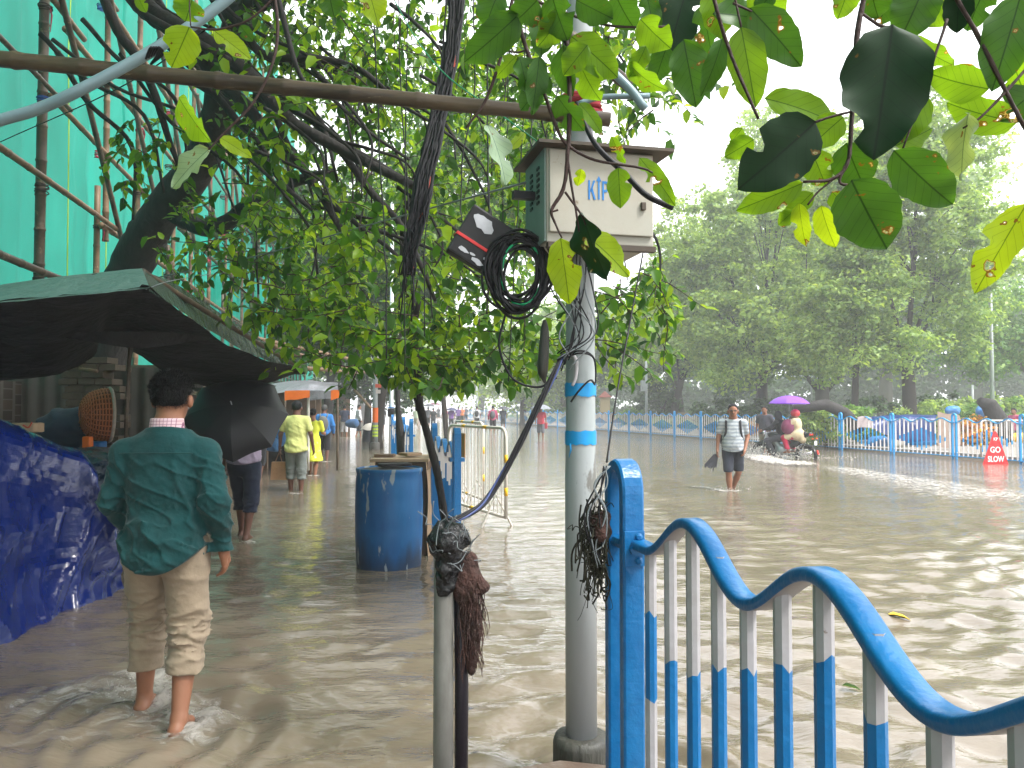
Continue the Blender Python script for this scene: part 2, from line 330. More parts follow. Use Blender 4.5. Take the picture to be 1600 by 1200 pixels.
def sdf(name, fn, lo, hi, h, m, parent=None, xf=None):
    """evaluate fn on a grid, mesh it; xf = 4x4 from figure space to parent space"""
    ax = [np.arange(lo[i], hi[i] + h, h, dtype=np.float32) for i in range(3)]
    P = np.meshgrid(*ax, indexing='ij'); F = fn(P).astype(np.float32)
    F[0] = F[-1] = 1; F[:, 0] = F[:, -1] = 1; F[:, :, 0] = F[:, :, -1] = 1
    V, Q = surfnet(F, lo, h)
    if xf is not None:
        A = np.array(xf); V = V @ A[:3, :3].T + A[:3, 3]
    return addobj(name, npmesh(name, V, Q), m, parent, True, world=False)

# ------------------------------------------------------------------ people
def vadd(a, b): return tuple(x + y for x, y in zip(a, b))
def person(label, foot, heading=0, height=1.70, sink=.05, h=.02, skin=None, hair='short', haircol=None, shirt=None, sleeve='short', trousers=None, hem=.5,
           pose=None, female=False, bulk=1.0, legw=1.0, hemz=.83, group=None, detail=False, extra=None, dress=None, lean=0, wr=.004):
    """figure space: faces +Y, z=0 at soles, 1.70 m tall.  heading = rotation about z (0 looks away from the camera)"""
    J = dict(pel=(0, 0, .93), chest=(0, .0, 1.24), neck=(0, .0, 1.44), head=(0, .03, 1.575),
             lsh=(-.180, 0, 1.365), rsh=(.180, 0, 1.365), lel=(-.25, -.03, 1.12), rel=(.25, -.03, 1.12), lwr=(-.26, .05, .89), rwr=(.26, .05, .89),
             lhip=(-.09, 0, .90), rhip=(.09, 0, .90), lkn=(-.10, .10, .50), rkn=(.10, -.02, .49), lan=(-.10, .16, .09), ran=(.10, -.16, .11))
    if pose: J.update(pose)
    sc = height / 1.70
    o = thing('person', label, 'person', (foot[0], foot[1], foot[2] - sink), heading, group)
    xf = Matrix.Scale(sc, 4) @ Matrix.Rotation(lean, 4, 'X')
    sk = skin or M['skin']; H = J['head']; fh = .9 if female else 1.0
    allp = np.array([v for v in J.values()]); lo = allp.min(0) - .22; hi = allp.max(0) + .20; lo[2] = min(allp[:, 2].min() - .14, lo[2])
    wide = .9 if female else 1
    def handf(P, w, e, sgn):
        w = np.array(w); d = w - np.array(e); d /= np.linalg.norm(d); side = np.array([0, 1, 0.]) - d * d[1]; side /= np.linalg.norm(side); nrm = np.cross(d, side)
        inw = nrm * (-sgn) * (1 if nrm[0] * 1 > 0 else -1)
        pc = w + d * .05
        f = cap(P, w - d * .01, w + d * .03, .024, .026); f = smin(f, cap(P, w + d * .03 - side * .02, w + d * .085 - side * .022, .018, .016), .015); f = smin(f, cap(P, w + d * .03 + side * .02, w + d * .085 + side * .024, .018, .016), .015)
        for i, (o_, L_) in enumerate(((-.034, .055), (-.012, .068), (.011, .072), (.034, .064))):
            b0 = w + d * .088 + side * o_; b1 = b0 + d * L_ * .5 + inw * .012; b2 = b1 + d * L_ * .28 + inw * .030
            f = smin(f, np.minimum(cap(P, b0, b1, .0105, .0095), cap(P, b1, b2, .0095, .008)), .006)
        t0 = w + d * .03 + side * .03; t1 = t0 + d * .035 + side * .028 + inw * .01; t2 = t1 + d * .032 + side * .004 + inw * .012
        return smin(f, np.minimum(cap(P, t0, t1, .014, .011), cap(P, t1, t2, .011, .009)), .01)
    def body(P):
        f = ell(P, vadd(H, (0, 0, .025)), (.077 * fh, .097, .098)); f = smin(f, ell(P, vadd(H, (0, .028, -.048)), (.056 * fh, .066, .072)), .03)
        f = smin(f, cap(P, vadd(H, (0, .10, .0)), vadd(H, (0, .118, -.035)), .010, .015), .012)
        for s_ in (-1, 1):
            f = smin(f, ell(P, vadd(H, (s_ * .087 * fh, -.002, -.008)), (.013, .020, .033), Matrix.Rotation(-s_ * .25, 3, 'Z')), .006)
            if detail: f = np.maximum(f, -ell(P, vadd(H, (s_ * .03, .112, .012)), (.016, .014, .010)))
        if detail: f = smin(f, ell(P, vadd(H, (0, .094, -.065)), (.022, .012, .008)), .008)
        f = smin(f, cap(P, vadd(H, (0, -.022, -.05)), J['neck'], .058 * fh, .064 * fh), .03)
        f = smin(f, cap(P, J['neck'], vadd(J['chest'], (0, 0, .02)), .06, .10), .05)
        f = smin(f, ell(P, J['chest'], (.155 * wide, .10, .2)), .05); f = smin(f, ell(P, J['pel'], (.145, .105, .15)), .06)
        for s_ in 'lr':
            sg = -1 if s_ == 'l' else 1
            f = smin(f, cap(P, J[s_ + 'sh'], J[s_ + 'el'], .05 * wide, .037), .04); f = smin(f, cap(P, J[s_ + 'el'], J[s_ + 'wr'], .039, .026), .02)
            f = smin(f, handf(P, J[s_ + 'wr'], J[s_ + 'el'], sg), .012)
            f = smin(f, cap(P, J[s_ + 'hip'], J[s_ + 'kn'], .082, .052), .03)
            k_, a_ = np.array(J[s_ + 'kn']), np.array(J[s_ + 'an']); mid = k_ * .68 + a_ * .32 + np.array([0, -.012, 0])
            f = smin(f, cap(P, k_, mid, .050 * legw, .055 * legw), .02); f = smin(f, cap(P, mid, a_, .054 * legw, .033 * legw), .02)
            heel = a_ + np.array([0, -.04, -.045]); toe = a_ + np.array([0, .13, -.062])
            f = smin(f, cap(P, a_, heel, .034, .033), .015); f = smin(f, cap(P, heel, toe, .03, .022), .02); f = smin(f, cap(P, a_, toe, .032, .02), .02)
        return f
    sdf('body', body, lo, hi, h, sk, o, xf)
    # hair
    hl = (H[0] - .13, H[1] - .17, H[2] - (.32 if hair in ('long', 'bun') else .13)); hh = (H[0] + .13, H[1] + .14, H[2] + .17)
    def hairf(P):
        f = ell(P, vadd(H, (0, -.006, .036)), (.089 * fh, .106, .103)) + .0035 * wob(P, 70, 3)
        cut = (P[1] - H[1]) * .95 - (P[2] - H[2]) + .015          # forehead line
        cut = np.maximum(cut, -(P[2] - H[2]) - .080 + .5 * np.abs(P[0]))
        side = np.maximum(np.maximum(-(P[2] - H[2]) - .012, P[1] - H[1] - .02), -1)
        f = np.maximum(f, cut)
        earcut = np.maximum(np.abs(P[1] - H[1] + .0) - .026, (P[2] - H[2]) - .02); f = np.maximum(f, -np.maximum(earcut, -(np.abs(P[0] - H[0]) - .066)))
        if hair == 'bun': f = smin(f, ell(P, vadd(H, (0, -.11, .02)), (.045, .045, .045)), .02)
        if hair == 'long': f = smin(f, cap(P, vadd(H, (0, -.06, .0)), vadd(H, (0, -.09, -.27)), .075, .04), .04)
        if hair == 'hijab': f = ell(P, vadd(H, (0, -.012, .01)), (.10, .115, .135)); f = smin(f, cap(P, vadd(H, (0, -.03, -.05)), vadd(H, (0, -.02, -.2)), .09, .14), .05)
        return f
    if hair == 'hijab': hl = (H[0] - .2, H[1] - .2, H[2] - .36)
    if hair: sdf('hair' if hair != 'hijab' else 'headscarf', hairf, hl, hh, min(h, .012), haircol or M['hair'], o, xf)
    # shirt
    if shirt is not None:
        def shirtf(P):
            ch, pe = J['chest'], J['pel']
            bk_ = bulk * wide; f = ell(P, vadd(ch, (0, -.005, .0)), (.195 * bk_, .130 * bulk, .22)); f = smin(f, ell(P, vadd(pe, (0, .015, .08)), (.180 * bk_, .150 * bulk, .26)), .08); f = smin(f, ell(P, vadd(pe, (0, -.015, -.08)), (.200 * bk_, .165, .20)), .08)
            for s_ in 'lr': f = smin(f, cap(P, vadd(J['neck'], (0, -.01, -.035)), vadd(J[s_ + 'sh'], (0, 0, -.01)), .062, .062), .05)
            f = smin(f, cap(P, vadd(J['lsh'], (.03, 0, .004)), vadd(J['rsh'], (-.03, 0, -.004)), .062 * wide, .062 * wide), .045)
            f = smin(f, cap(P, vadd(J['neck'], (0, -.004, .0)), vadd(ch, (0, 0, .1)), .088 if detail and sleeve == 'long' else .070, .10), .03)
            for s_ in 'lr':
                S_, E_, W_ = np.array(J[s_ + 'sh']), np.array(J[s_ + 'el']), np.array(J[s_ + 'wr'])
                if sleeve == 'short': f = smin(f, cap(P, S_, S_ * .38 + E_ * .62, .069 * wide, .062), .035)
                elif sleeve == 'long':
                    f = smin(f, cap(P, S_, E_, .068, .059), .035); f = smin(f, cap(P, E_, W_ * .97 + E_ * .03, .060, .044), .03)
            f = f + wr * wob(P, 26, 5) + wr * .5 * wob(P, 60, 9)
            g_ = wob(P, 19, 31, 3); mk_ = np.clip((J['neck'][2] - .07 - P[2]) / .10, 0, 1); f = f - mk_ * (wr * 1.8 * (1 - np.abs(g_) * 2.8).clip(0) ** 2 + wr * 1.7 * (1 - np.abs(wob(P, 40, 33, 3)) * 2.8).clip(0) ** 2 + wr * .7 * (1 - np.abs(wob(P, 85, 34, 3)) * 2.6).clip(0) ** 2 - wr)
            u = P[0] * .8 + P[2]; f = f + wr * 1.2 * np.sin(20 * u + 3 * np.sin(9 * P[0] + 2) + 2 * np.sin(14 * P[2])) * np.clip(1.25 - P[2], 0, .3) / .3
            f = np.maximum(f, (hemz + .9 * P[0] ** 2 - P[2]) * 1.0 if sleeve != 'x' else hemz - P[2]) if sleeve != 'long' else np.where(np.abs(P[0]) < .205 * bulk, np.maximum(f, hemz + 2.8 * P[0] ** 2 - P[2]), f)
            if sleeve == 'long': f = np.where(np.abs(P[0]) >= .205 * bulk, np.maximum(f, np.where(P[0] < 0, J['lwr'][2], J['rwr'][2]) - .01 - P[2]), f)
            f = np.maximum(f, P[2] - J['neck'][2] - .002 - .2 * (J['neck'][1] - P[1]))
            return f
        sdf('shirt', shirtf, lo, hi, min(h, .016), shirt, o, xf)
    if dress is not None:
        def dressf(P):
            ch, pe = J['chest'], J['pel']
            f = ell(P, ch, (.165, .115, .22)); f = smin(f, ell(P, vadd(pe, (0, 0, 0)), (.175, .14, .22)), .08); f = smin(f, cap(P, pe, (0, 0, .5), .15, .24), .08)
            for s_ in 'lr': f = smin(f, cap(P, J[s_ + 'sh'], np.array(J[s_ + 'sh']) * .3 + np.array(J[s_ + 'el']) * .7, .062, .055), .03)
            f = f + .006 * wob(P, 24, 2) + .008 * np.sin(10 * np.arctan2(P[1], P[0])) * np.clip(1 - P[2], 0, 1)
            return np.maximum(np.maximum(f, .47 - P[2]), P[2] - J['neck'][2] - .01)
        sdf('dress', dressf, lo - .1, hi, min(h, .02), dress, o, xf)
    if trousers is not None:
        def trf(P):
            f = ell(P, vadd(J['pel'], (0, -.008, -.03)), (.168 * legw, .124, .15)); f = smin(f, cap(P, vadd(J['pel'], (0, 0, .03)), vadd(J['pel'], (0, 0, .1)), .13, .12), .05)
            for s_ in 'lr':
                hp, k_, a_ = (np.array(J[s_ + q]) for q in ('hip', 'kn', 'an'))
                hz = hem if not isinstance(hem, (tuple, list)) else hem[0 if s_ == 'l' else 1]
                g = cap(P, hp + [0, -.0, -.02], k_, .106 * legw, .082 * legw)
                if hz < k_[2] - .02:
                    e_ = k_ + (a_ - k_) * (k_[2] - hz) / (k_[2] - a_[2]); g = smin(g, cap(P, k_, e_, .084 * legw, .070 * legw), .03)
                    g = smin(g, cap(P, e_, e_ + (k_ - e_) * min(1, .05 / max(np.linalg.norm(k_ - e_), .01)), .078 * legw, .076 * legw), .006)
                    Q_ = (P[0] * .55, P[1] * .55, P[2] * 1.9); g = g - wr * 2.6 * ((1 - np.abs(wob(Q_, 42, 41, 3)) * 2.2).clip(0) ** 1.5 + .6 * (1 - np.abs(wob(Q_, 70, 42, 3)) * 2.4).clip(0) ** 1.5 - .35) * (.12 + np.exp(-((P[2] - k_[2] + .05) / .11) ** 2))
                g = np.maximum(g, hz - P[2]); f = np.minimum(f, g) if P[0].min() > 99 else smin(f, g, .02)
            return f + wr * .8 * wob(P, 22, 8) - wr * 1.3 * (1 - np.abs(wob(P, 16, 45, 3)) * 2.8).clip(0) ** 2
        sdf('trousers', trf, lo, hi, min(h, .018), trousers, o, xf)
    o['sc'] = sc
    if extra: extra(o, J, xf)
    return o

def umbrella(label, tipP, axis, radius, depth, m, n=8, shaftlen=.8, spoke=True, rz=0, group=None, seg=7):
    """tip world position, axis = unit vector from handle to tip"""
    o = thing('umbrella', label, 'umbrella', tipP, 0, group); q = Vector((0, 0, 1)).rotation_difference(Vector(axis).normalized()).to_matrix() @ Matrix.Rotation(rz, 3, 'Z')
    V = []; K = n * 6
    for i in range(seg + 1):
        t = i / seg
        for k in range(K):
            a = 2 * math.pi * k / K; ph = (k % 6) / 6; bow = math.sin(math.pi * ph)
            r = radius * math.sin(t * 1.15) / math.sin(1.15) * (1 - .10 * bow * t ** 1.2); z = -depth * (1 - math.cos(t * 1.35)) / (1 - math.cos(1.35)) - .012 * bow * t * radius / .5
            V.append(q @ Vector((r * math.cos(a), r * math.sin(a), z + .02 * bow * t * t)))
    mb = MB(); mb.add(V, [(i * K + k, i * K + (k + 1) % K, (i + 1) * K + (k + 1) % K, (i + 1) * K + k) for i in range(seg) for k in range(K)])
    cn = mb.build('canopy', m, o, True, world=False)
    for e in cn.data.edges:
        a_, b_ = e.vertices
        if a_ % K == b_ % K and (a_ % K) % 6 == 0: e.use_edge_sharp = True
    MB().tube([q @ Vector((0, 0, .06)), q @ Vector((0, 0, -shaftlen))], .006, 6).build('shaft', M['metal'], o, True, world=False)
    MB().tube([q @ Vector((0, 0, -shaftlen)), q @ Vector((0, 0, -shaftlen - .1))], .013, 8).build('handle', M['black'], o, True, world=False)
    if spoke:
        for k in range(n):
            a = 2 * math.pi * k / n; P = []
            for i in range(seg + 1):
                t = i / seg; r = radius * math.sin(t * 1.15) / math.sin(1.15); z = -depth * (1 - math.cos(t * 1.35)) / (1 - math.cos(1.35)) - .006
                P.append(q @ Vector((r * math.cos(a), r * math.sin(a), z)))
            MB().tube(P, .003, 4).build('rib', M['metal'], o, world=False)
    return o

# ------------------------------------------------------------------ foliage
def leafmesh(B, D, N, L, W, fine=True):
    """arrays: base B, direction D, normal N (n,3); L,W (n,)"""
    D = D / (np.linalg.norm(D, axis=1, keepdims=True) + 1e-9); Sd = np.cross(D, N); Sd /= (np.linalg.norm(Sd, axis=1, keepdims=True) + 1e-9); Nn = np.cross(Sd, D)
    L = L[:, None]; W = W[:, None]; n = len(B)
    if fine:
        T = [(0, 0, 0), (.28, -.46, .10), (.30, 0, -.02), (.28, .46, .10), (.68, -.36, .02), (.68, 0, -.08), (.68, .36, .02), (1, 0, -.18)]
        F = [(0, 2, 1), (0, 3, 2), (1, 2, 5), (1, 5, 4), (2, 3, 6), (2, 6, 5), (4, 5, 7), (5, 6, 7)]
    else:
        T = [(0, 0, 0), (.45, -.5, .06), (1, 0, -.08), (.45, .5, .06)]; F = [(0, 3, 2, 1)]
    V = np.stack([B + D * (a * L) + Sd * (b * W) + Nn * (c * L) for a, b, c in T], 1)
    F = np.array(F)[None] + (np.arange(n) * len(T))[:, None, None]
    return V.reshape(-1, 3), F.reshape(-1, F.shape[-1])
def unit(n, rs): 
    v = rs.normal(size=(n, 3)); return v / np.linalg.norm(v, axis=1, keepdims=True)
def far_tree(label, x, y, blobs, trunk, n, ls, leaf='farleaf', seed=1, z0=.3, name='tree', cat='tree', group=None, clus=.9, gaps=.0, kind=None):
    """blobs: (dx,dy,z,rx,ry,rz); trunk=(radius,height)"""
    rs = np.random.RandomState(seed); o = thing(name, label, cat, (x, y, z0), 0, group); n = int(n * 1.5); ls *= 1.2
    vol = np.array([b[3] * b[4] * b[5] for b in blobs]); vol = vol ** .75; vol /= vol.sum()
    ncl = max(12, n // 90); C = []; rnd = random.Random(seed)
    for i, k in enumerate(rs.choice(len(blobs), ncl, p=vol)):
        b = blobs[k]; u = unit(1, rs)[0]; rr = (rs.rand() ** .38)
        C.append((b[0] + u[0] * b[3] * rr, b[1] + u[1] * b[4] * rr, b[2] + u[2] * b[5] * rr))
    C = np.array(C); per = n // ncl; B = np.repeat(C, per, 0); m = len(B)
    u = unit(m, rs); r = (rs.rand(m) ** .45)[:, None] * clus * rs.uniform(.5, 1.5, ncl).repeat(per)[:, None]
    B = B + u * r * np.array([1, 1, .55]) ; B[:, 2] -= (r[:, 0] ** 2) * .25
    N = u * .6 + np.array([0, 0, .8]) + rs.normal(size=(m, 3)) * .35; D = unit(m, rs) * np.array([1, 1, .6]) + np.array([0, 0, -.35])
    L = ls * rs.uniform(.7, 1.35, m); V, F = leafmesh(B, D, N, L, L * .6, False)
    addobj('crown', npmesh('crown', V, F), M[leaf], o, False, world=False)
    mb = MB()
    if trunk:
        tr, th = trunk; top = Vector((rs.normal() * .3, rs.normal() * .3, th))
        mb.tube([(0, 0, -.4), (0, 0, .1), (top.x * .4, top.y * .4, th * .5), top], [tr * 1.5, tr * 1.1, tr * .9, tr * .75], 9, jit=.1)
        for b in blobs:
            e = Vector((b[0], b[1], b[2] + b[5] * .3)); mid = (top + e) / 2 + Vector((rs.normal() * .3, rs.normal() * .3, .3 * b[5] * .3))
            mb.tube([top * .8, mid, e], [tr * .4, tr * .22, tr * .07], 6, jit=.1)
            for q in range(4):
                c = C[rs.randint(len(C))]; c = Vector(c)
                if (c - e).length < max(b[3], b[5]) * 1.3: mb.tube([mid, (mid + c) / 2 + Vector((0, 0, .2)), c], [tr * .14, tr * .09, tr * .03], 5)
        mb.build('trunk', M['farbark'], o, True, world=False)
    return o
BIGOUT = [(0, 0), (.02, .10), (.09, .30), (.20, .43), (.34, .50), (.48, .495), (.62, .455), (.75, .375), (.86, .26), (.94, .14), (.975, .06), (1.0, 0)]
def big_leaf(parent, base, tip, width, Y, kind, tilt=0, curl=.12, Y2=None, seed=0, fold=.18, bite=0):
    """broad leaf from pixel base to tip; width in photo px; tilt = rotation about its own length"""
    rs = random.Random(seed); b = at(base[0], base[1], Y); t = at(tip[0], tip[1], Y2 or Y + .03); d = t - b; L = d.length; d.normalize()
    W = width / FPX * Y * 1.04; view = (b - Vector((0, 0, CAMZ))).normalized(); s = d.cross(-view).normalized(); nrm = s.cross(d)
    rot = Matrix.Rotation(tilt, 3, d); s = rot @ s; nrm = rot @ nrm; W = W / max(.35, abs(math.cos(tilt)))
    na, nb = 22, 8; mb = MB(); P = []; UV = []
    ph = rs.uniform(0, 6); wav = rs.uniform(.03, .08); asym = rs.uniform(-.06, .06)
    bites = [(rs.uniform(.25, .95), rs.choice((-1, 1)), rs.uniform(.05, .10)) for _ in range(bite)]
    for i in range(na + 1):
        u = i / na; k = 0
        while k < len(BIGOUT) - 2 and BIGOUT[k + 1][0] < u: k += 1
        (u0, w0), (u1, w1) = BIGOUT[k], BIGOUT[k + 1]; hw = w0 + (w1 - w0) * (u - u0) / max(u1 - u0, 1e-6); row = []
        for j in range(-nb, nb + 1):
            v = j / nb; hh = hw * (1 + asym * (1 if v > 0 else -1))
            for bu, bs, br in bites:
                if v * bs > 0 and abs(u - bu) < br: hh *= 1 - .55 * math.sqrt(max(0, 1 - ((u - bu) / br) ** 2))
            hh *= 1 + .035 * math.sin(u * 19 + ph * (2 if v > 0 else 1)) + .02 * math.sin(u * 41 + ph); x = v * hh * W; z = fold * abs(v) ** 1.2 * hh * W - curl * L * (u - .35) ** 2 + wav * W * math.sin(u * 13 + ph + (2 if v > 0 else 0)) * abs(v) ** 2
            row.append(b + d * (u * L - .02 * L * abs(v) * 0) + s * x + nrm * z); UV.append((v * hw, u))
        P.append(row)
    mb.grid(P); me = mb.mesh('leaf'); uvl = me.uv_layers.new(name='UVMap')
    for lp in me.loops: uvl.data[lp.index].uv = UV[lp.vertex_index]
    o = addobj('leaf', me, M['big_' + kind], parent, True, world=True)
    return o
# ================================================================== WATER
RIP = np.random.RandomState(5)
WV = []
for i in range(60):
    lam = float(np.exp(RIP.uniform(np.log(.09), np.log(.50)))); a = RIP.normal(math.pi / 2 + .25, .75)
    WV.append((lam, math.cos(a), math.sin(a), RIP.uniform(0, 6.28), .0094 * lam ** 1.0))
RINGS = [(1.9, 3.6, .10), (.62, 2.2, .09), (1.25, 2.55, .12), (1.0, 3.1, .10), (2.3, 3.4, .2), (2.0, 2.6, .16), (-.25, 4.2, .14), (-.1, 3.4, .12), (-.9, 3.0, .1), (.15, 5.0, .12), (2.4, 4.6, .22)]
RINGS += [(RIP.uniform(-2.5, 6), RIP.uniform(2.2, 12), RIP.uniform(.05, .22)) for _ in range(90)]
def wave_h(X, Y, sp):
    h = 0; wx = X + .12 * np.sin(1.7 * Y + .6 * X) + .05 * np.sin(4.1 * Y - 2 * X); wy = Y + .12 * np.sin(1.3 * X - .5 * Y) + .05 * np.sin(3.7 * X + Y)
    amp = .62 + .38 * np.sin(.8 * X + 1.1) * np.sin(.6 * Y + .4)
    road = np.clip((X + .28 * (Y - 2.35) * .72 + .2) / .8, 0, 1)       # rougher out on the road side
    amp = amp * (.55 + .75 * road)
    for lam, c, s, ph, a in WV:
        k = 2 * math.pi / lam; h = h + a * np.clip(lam / (5 * sp) - .4, 0, 1) * np.sin(k * (c * wx + s * wy) + ph)
    h = h * amp
    for x, y, r in RINGS:
        d = np.sqrt((X - x) ** 2 + (Y - y) ** 2); h = h + .0022 * np.cos(2 * math.pi * (d - r) / .045) * np.exp(-((d - r) / .05) ** 2) * np.clip(.045 / (3 * sp), 0, 1)
    # wakes behind the man in green and round posts
    for x, y, A in ((-1.48, 3.45, .012), (-1.85, 3.75, .012), (-2.0, 3.0, .006)):
        dx, dy = X - x, Y - y; d = np.sqrt((dx * 1.0) ** 2 + (dy * .8) ** 2) + 1e-6
        h = h + A * np.exp(-((d - .28) / .35) ** 2) * np.sin(2 * math.pi * d / .22 + 1.6 * np.sin(5 * dx + 3 * dy)) * np.clip(.2 / (3 * sp), 0, 1)
    return h
ysg = np.concatenate([[-40, -8, -1, .6], 1.2 * 1.0088 ** np.arange(0, 500)]); ysg = np.concatenate([ysg, [110, 130, 160, 200, 260, 340, 450, 600]])
sxs = np.concatenate([[-20, -6, -3, -1.8], np.linspace(-1.15, 1.05, 520), [1.5, 2.2, 4, 10, 20]])
YY, SX = np.meshgrid(ysg, sxs, indexing='ij'); XX = np.clip(SX * (np.maximum(YY, 0) * .72 + 1.0), -690, 690)
spc = np.broadcast_to(np.gradient(ysg)[:, None], YY.shape)
ZZ = wave_h(XX, YY, np.maximum(spc, .002)); ZZ[(np.abs(XX) > 60) | (YY < 1) | (YY > 90)] = 0
na_, nb_ = YY.shape; I_ = np.arange(na_ * nb_).reshape(na_, nb_)
Fq = np.stack([I_[:-1, :-1], I_[:-1, 1:], I_[1:, 1:], I_[1:, :-1]], -1).reshape(-1, 4)
wm = bpy.data.materials.new('flood_water'); wm.use_nodes = True; t = wm.node_tree; b = t.nodes['Principled BSDF']; L = t.links.new
tc = nd(t, 'ShaderNodeTexCoord')
n1 = nd(t, 'ShaderNodeTexNoise'); n1.inputs['Scale'].default_value = .7; n1.inputs['Detail'].default_value = 5; L(tc.outputs['Object'], n1.inputs['Vector'])
cr = nd(t, 'ShaderNodeValToRGB'); cr.color_ramp.elements[0].position = .35; cr.color_ramp.elements[0].color = (.135, .108, .077, 1); cr.color_ramp.elements[1].position = .7; cr.color_ramp.elements[1].color = (.190, .156, .115, 1)
L(n1.outputs[0], cr.inputs[0]); L(cr.outputs[0], b.inputs['Base Color'])
b.inputs['Roughness'].default_value = .045; b.inputs['IOR'].default_value = 1.48; b.inputs['Specular IOR Level'].default_value = .8
bs = None
for sc_, st_, ds_ in ((2.6, .10, .04), (7, .6, .014), (22, .35, .005)):
    n = nd(t, 'ShaderNodeTexNoise'); n.inputs['Scale'].default_value = sc_; n.inputs['Detail'].default_value = 3; n.inputs['Distortion'].default_value = .6
    mp = nd(t, 'ShaderNodeMapping'); mp.inputs['Scale'].default_value = (.7, 1.9, 1); L(tc.outputs['Object'], mp.inputs[0]); L(mp.outputs[0], n.inputs['Vector'])
    bp = nd(t, 'ShaderNodeBump'); bp.inputs['Strength'].default_value = st_; bp.inputs['Distance'].default_value = ds_; L(n.outputs[0], bp.inputs['Height'])
    if bs: L(bs.outputs[0], bp.inputs['Normal'])
    bs = bp
L(bs.outputs[0], b.inputs['Normal'])
wo = addobj('water', npmesh('water', np.stack([XX, YY, ZZ], -1).reshape(-1, 3), Fq), wm); tag(wo, kind='structure')
# ground sheet, park, median
mb = MB(); mb.add([(-700, -60, -.28), (700, -60, -.28), (700, 700, -.28), (-700, 700, -.28)], [(0, 1, 2, 3)]); tag(mb.build('ground', mat('wet_asphalt', (.05, .048, .045), .6, noise=(.08, .07, .06))), kind='structure')
M['farblue'] = mat('far_blue_paint', (.012, .26, .60), .4, noise=(.02, .32, .66), nscale=4)  # railing blue with the brightening of distant haze mixed into the colour
def FX(Y): return 12.65 - .265 * (Y - 22)        # line of the far railing
mb = MB(); prof = [(13.7, 16.0), (13.5, 22), (FX(36) + .9, 36), (FX(50) + .9, 50), (FX(80) + .9, 80), (FX(140), 140)]
V = []
for q, (x, y) in enumerate(prof): V += [(x, y, -.3), (x, y, .10), (x + 2.5, y, .22), (x + 60, y, .35), (x + 500, y + 30, .35)]
mb.add(V, [(i * 5 + j, i * 5 + j + 1, (i + 1) * 5 + j + 1, (i + 1) * 5 + j) for i in range(len(prof) - 1) for j in range(4)]); tag(mb.build('park_lawn', M['grass'], smooth=True), kind='structure')
mb = MB(); V = []
for q, (x, y) in enumerate(prof): V += [(x - .02, y, -.3), (x - .02, y, .13), (x + 2.4, y, .24), (x + 6.5, y, .262)]
mb.add(V, [(i * 4 + j, i * 4 + j + 1, (i + 1) * 4 + j + 1, (i + 1) * 4 + j) for i in range(len(prof) - 1) for j in range(3)]); tag(mb.build('park_path', mat('path_paving', (.24, .22, .20), .6, noise=(.14, .12, .10), nscale=2), smooth=False), kind='structure')
mb = MB(); p0 = at(735, 1192, 2.9)
mb.add([(-.20, 2.76, .155), (.46, 2.83, .16), (.56, 2.5, .15), (.55, 1.2, .15), (-.35, 1.2, .15), (-.20, 2.76, -.3), (.46, 2.83, -.3), (.56, 2.5, -.3), (.55, 1.2, -.3), (-.35, 1.2, -.3), (.18, 2.90, .158), (.18, 2.90, -.3)],
       [(0, 4, 3, 2, 1, 10), (0, 10, 11, 5), (10, 1, 6, 11), (1, 2, 7, 6), (2, 3, 8, 7), (3, 4, 9, 8), (4, 0, 5, 9)])
tag(mb.build('kerb', M['stone']), kind='structure')

# foam / splash helpers -------------------------------------------------
fm = bpy.data.materials.new('foam_film'); fm.use_nodes = True; t = fm.node_tree; b = t.nodes['Principled BSDF']; L = t.links.new
b.inputs['Base Color'].default_value = (.46, .43, .39, 1); b.inputs['Roughness'].default_value = .5
at_ = nd(t, 'ShaderNodeAttribute', attribute_name='dens'); tc = nd(t, 'ShaderNodeTexCoord'); mp = nd(t, 'ShaderNodeMapping'); L(tc.outputs['Object'], mp.inputs[0])
n = nd(t, 'ShaderNodeTexNoise'); n.inputs['Scale'].default_value = 7; n.inputs['Detail'].default_value = 9; n.inputs['Roughness'].default_value = .72; n.inputs['Distortion'].default_value = 1.2; L(mp.outputs[0], n.inputs['Vector'])
ma = nd(t, 'ShaderNodeMath', operation='MULTIPLY_ADD'); L(at_.outputs['Fac'], ma.inputs[0]); ma.inputs[1].default_value = .42; L(n.outputs[0], ma.inputs[2])
mr = nd(t, 'ShaderNodeMapRange'); mr.inputs[1].default_value = .72; mr.inputs[2].default_value = 1.0; mr.inputs[4].default_value = .85; L(ma.outputs[0], mr.inputs[0]); L(mr.outputs[0], b.inputs['Alpha'])
bp = nd(t, 'ShaderNodeBump'); bp.inputs['Strength'].default_value = .8; bp.inputs['Distance'].default_value = .02; L(n.outputs[0], bp.inputs['Height']); L(bp.outputs[0], b.inputs['Normal'])
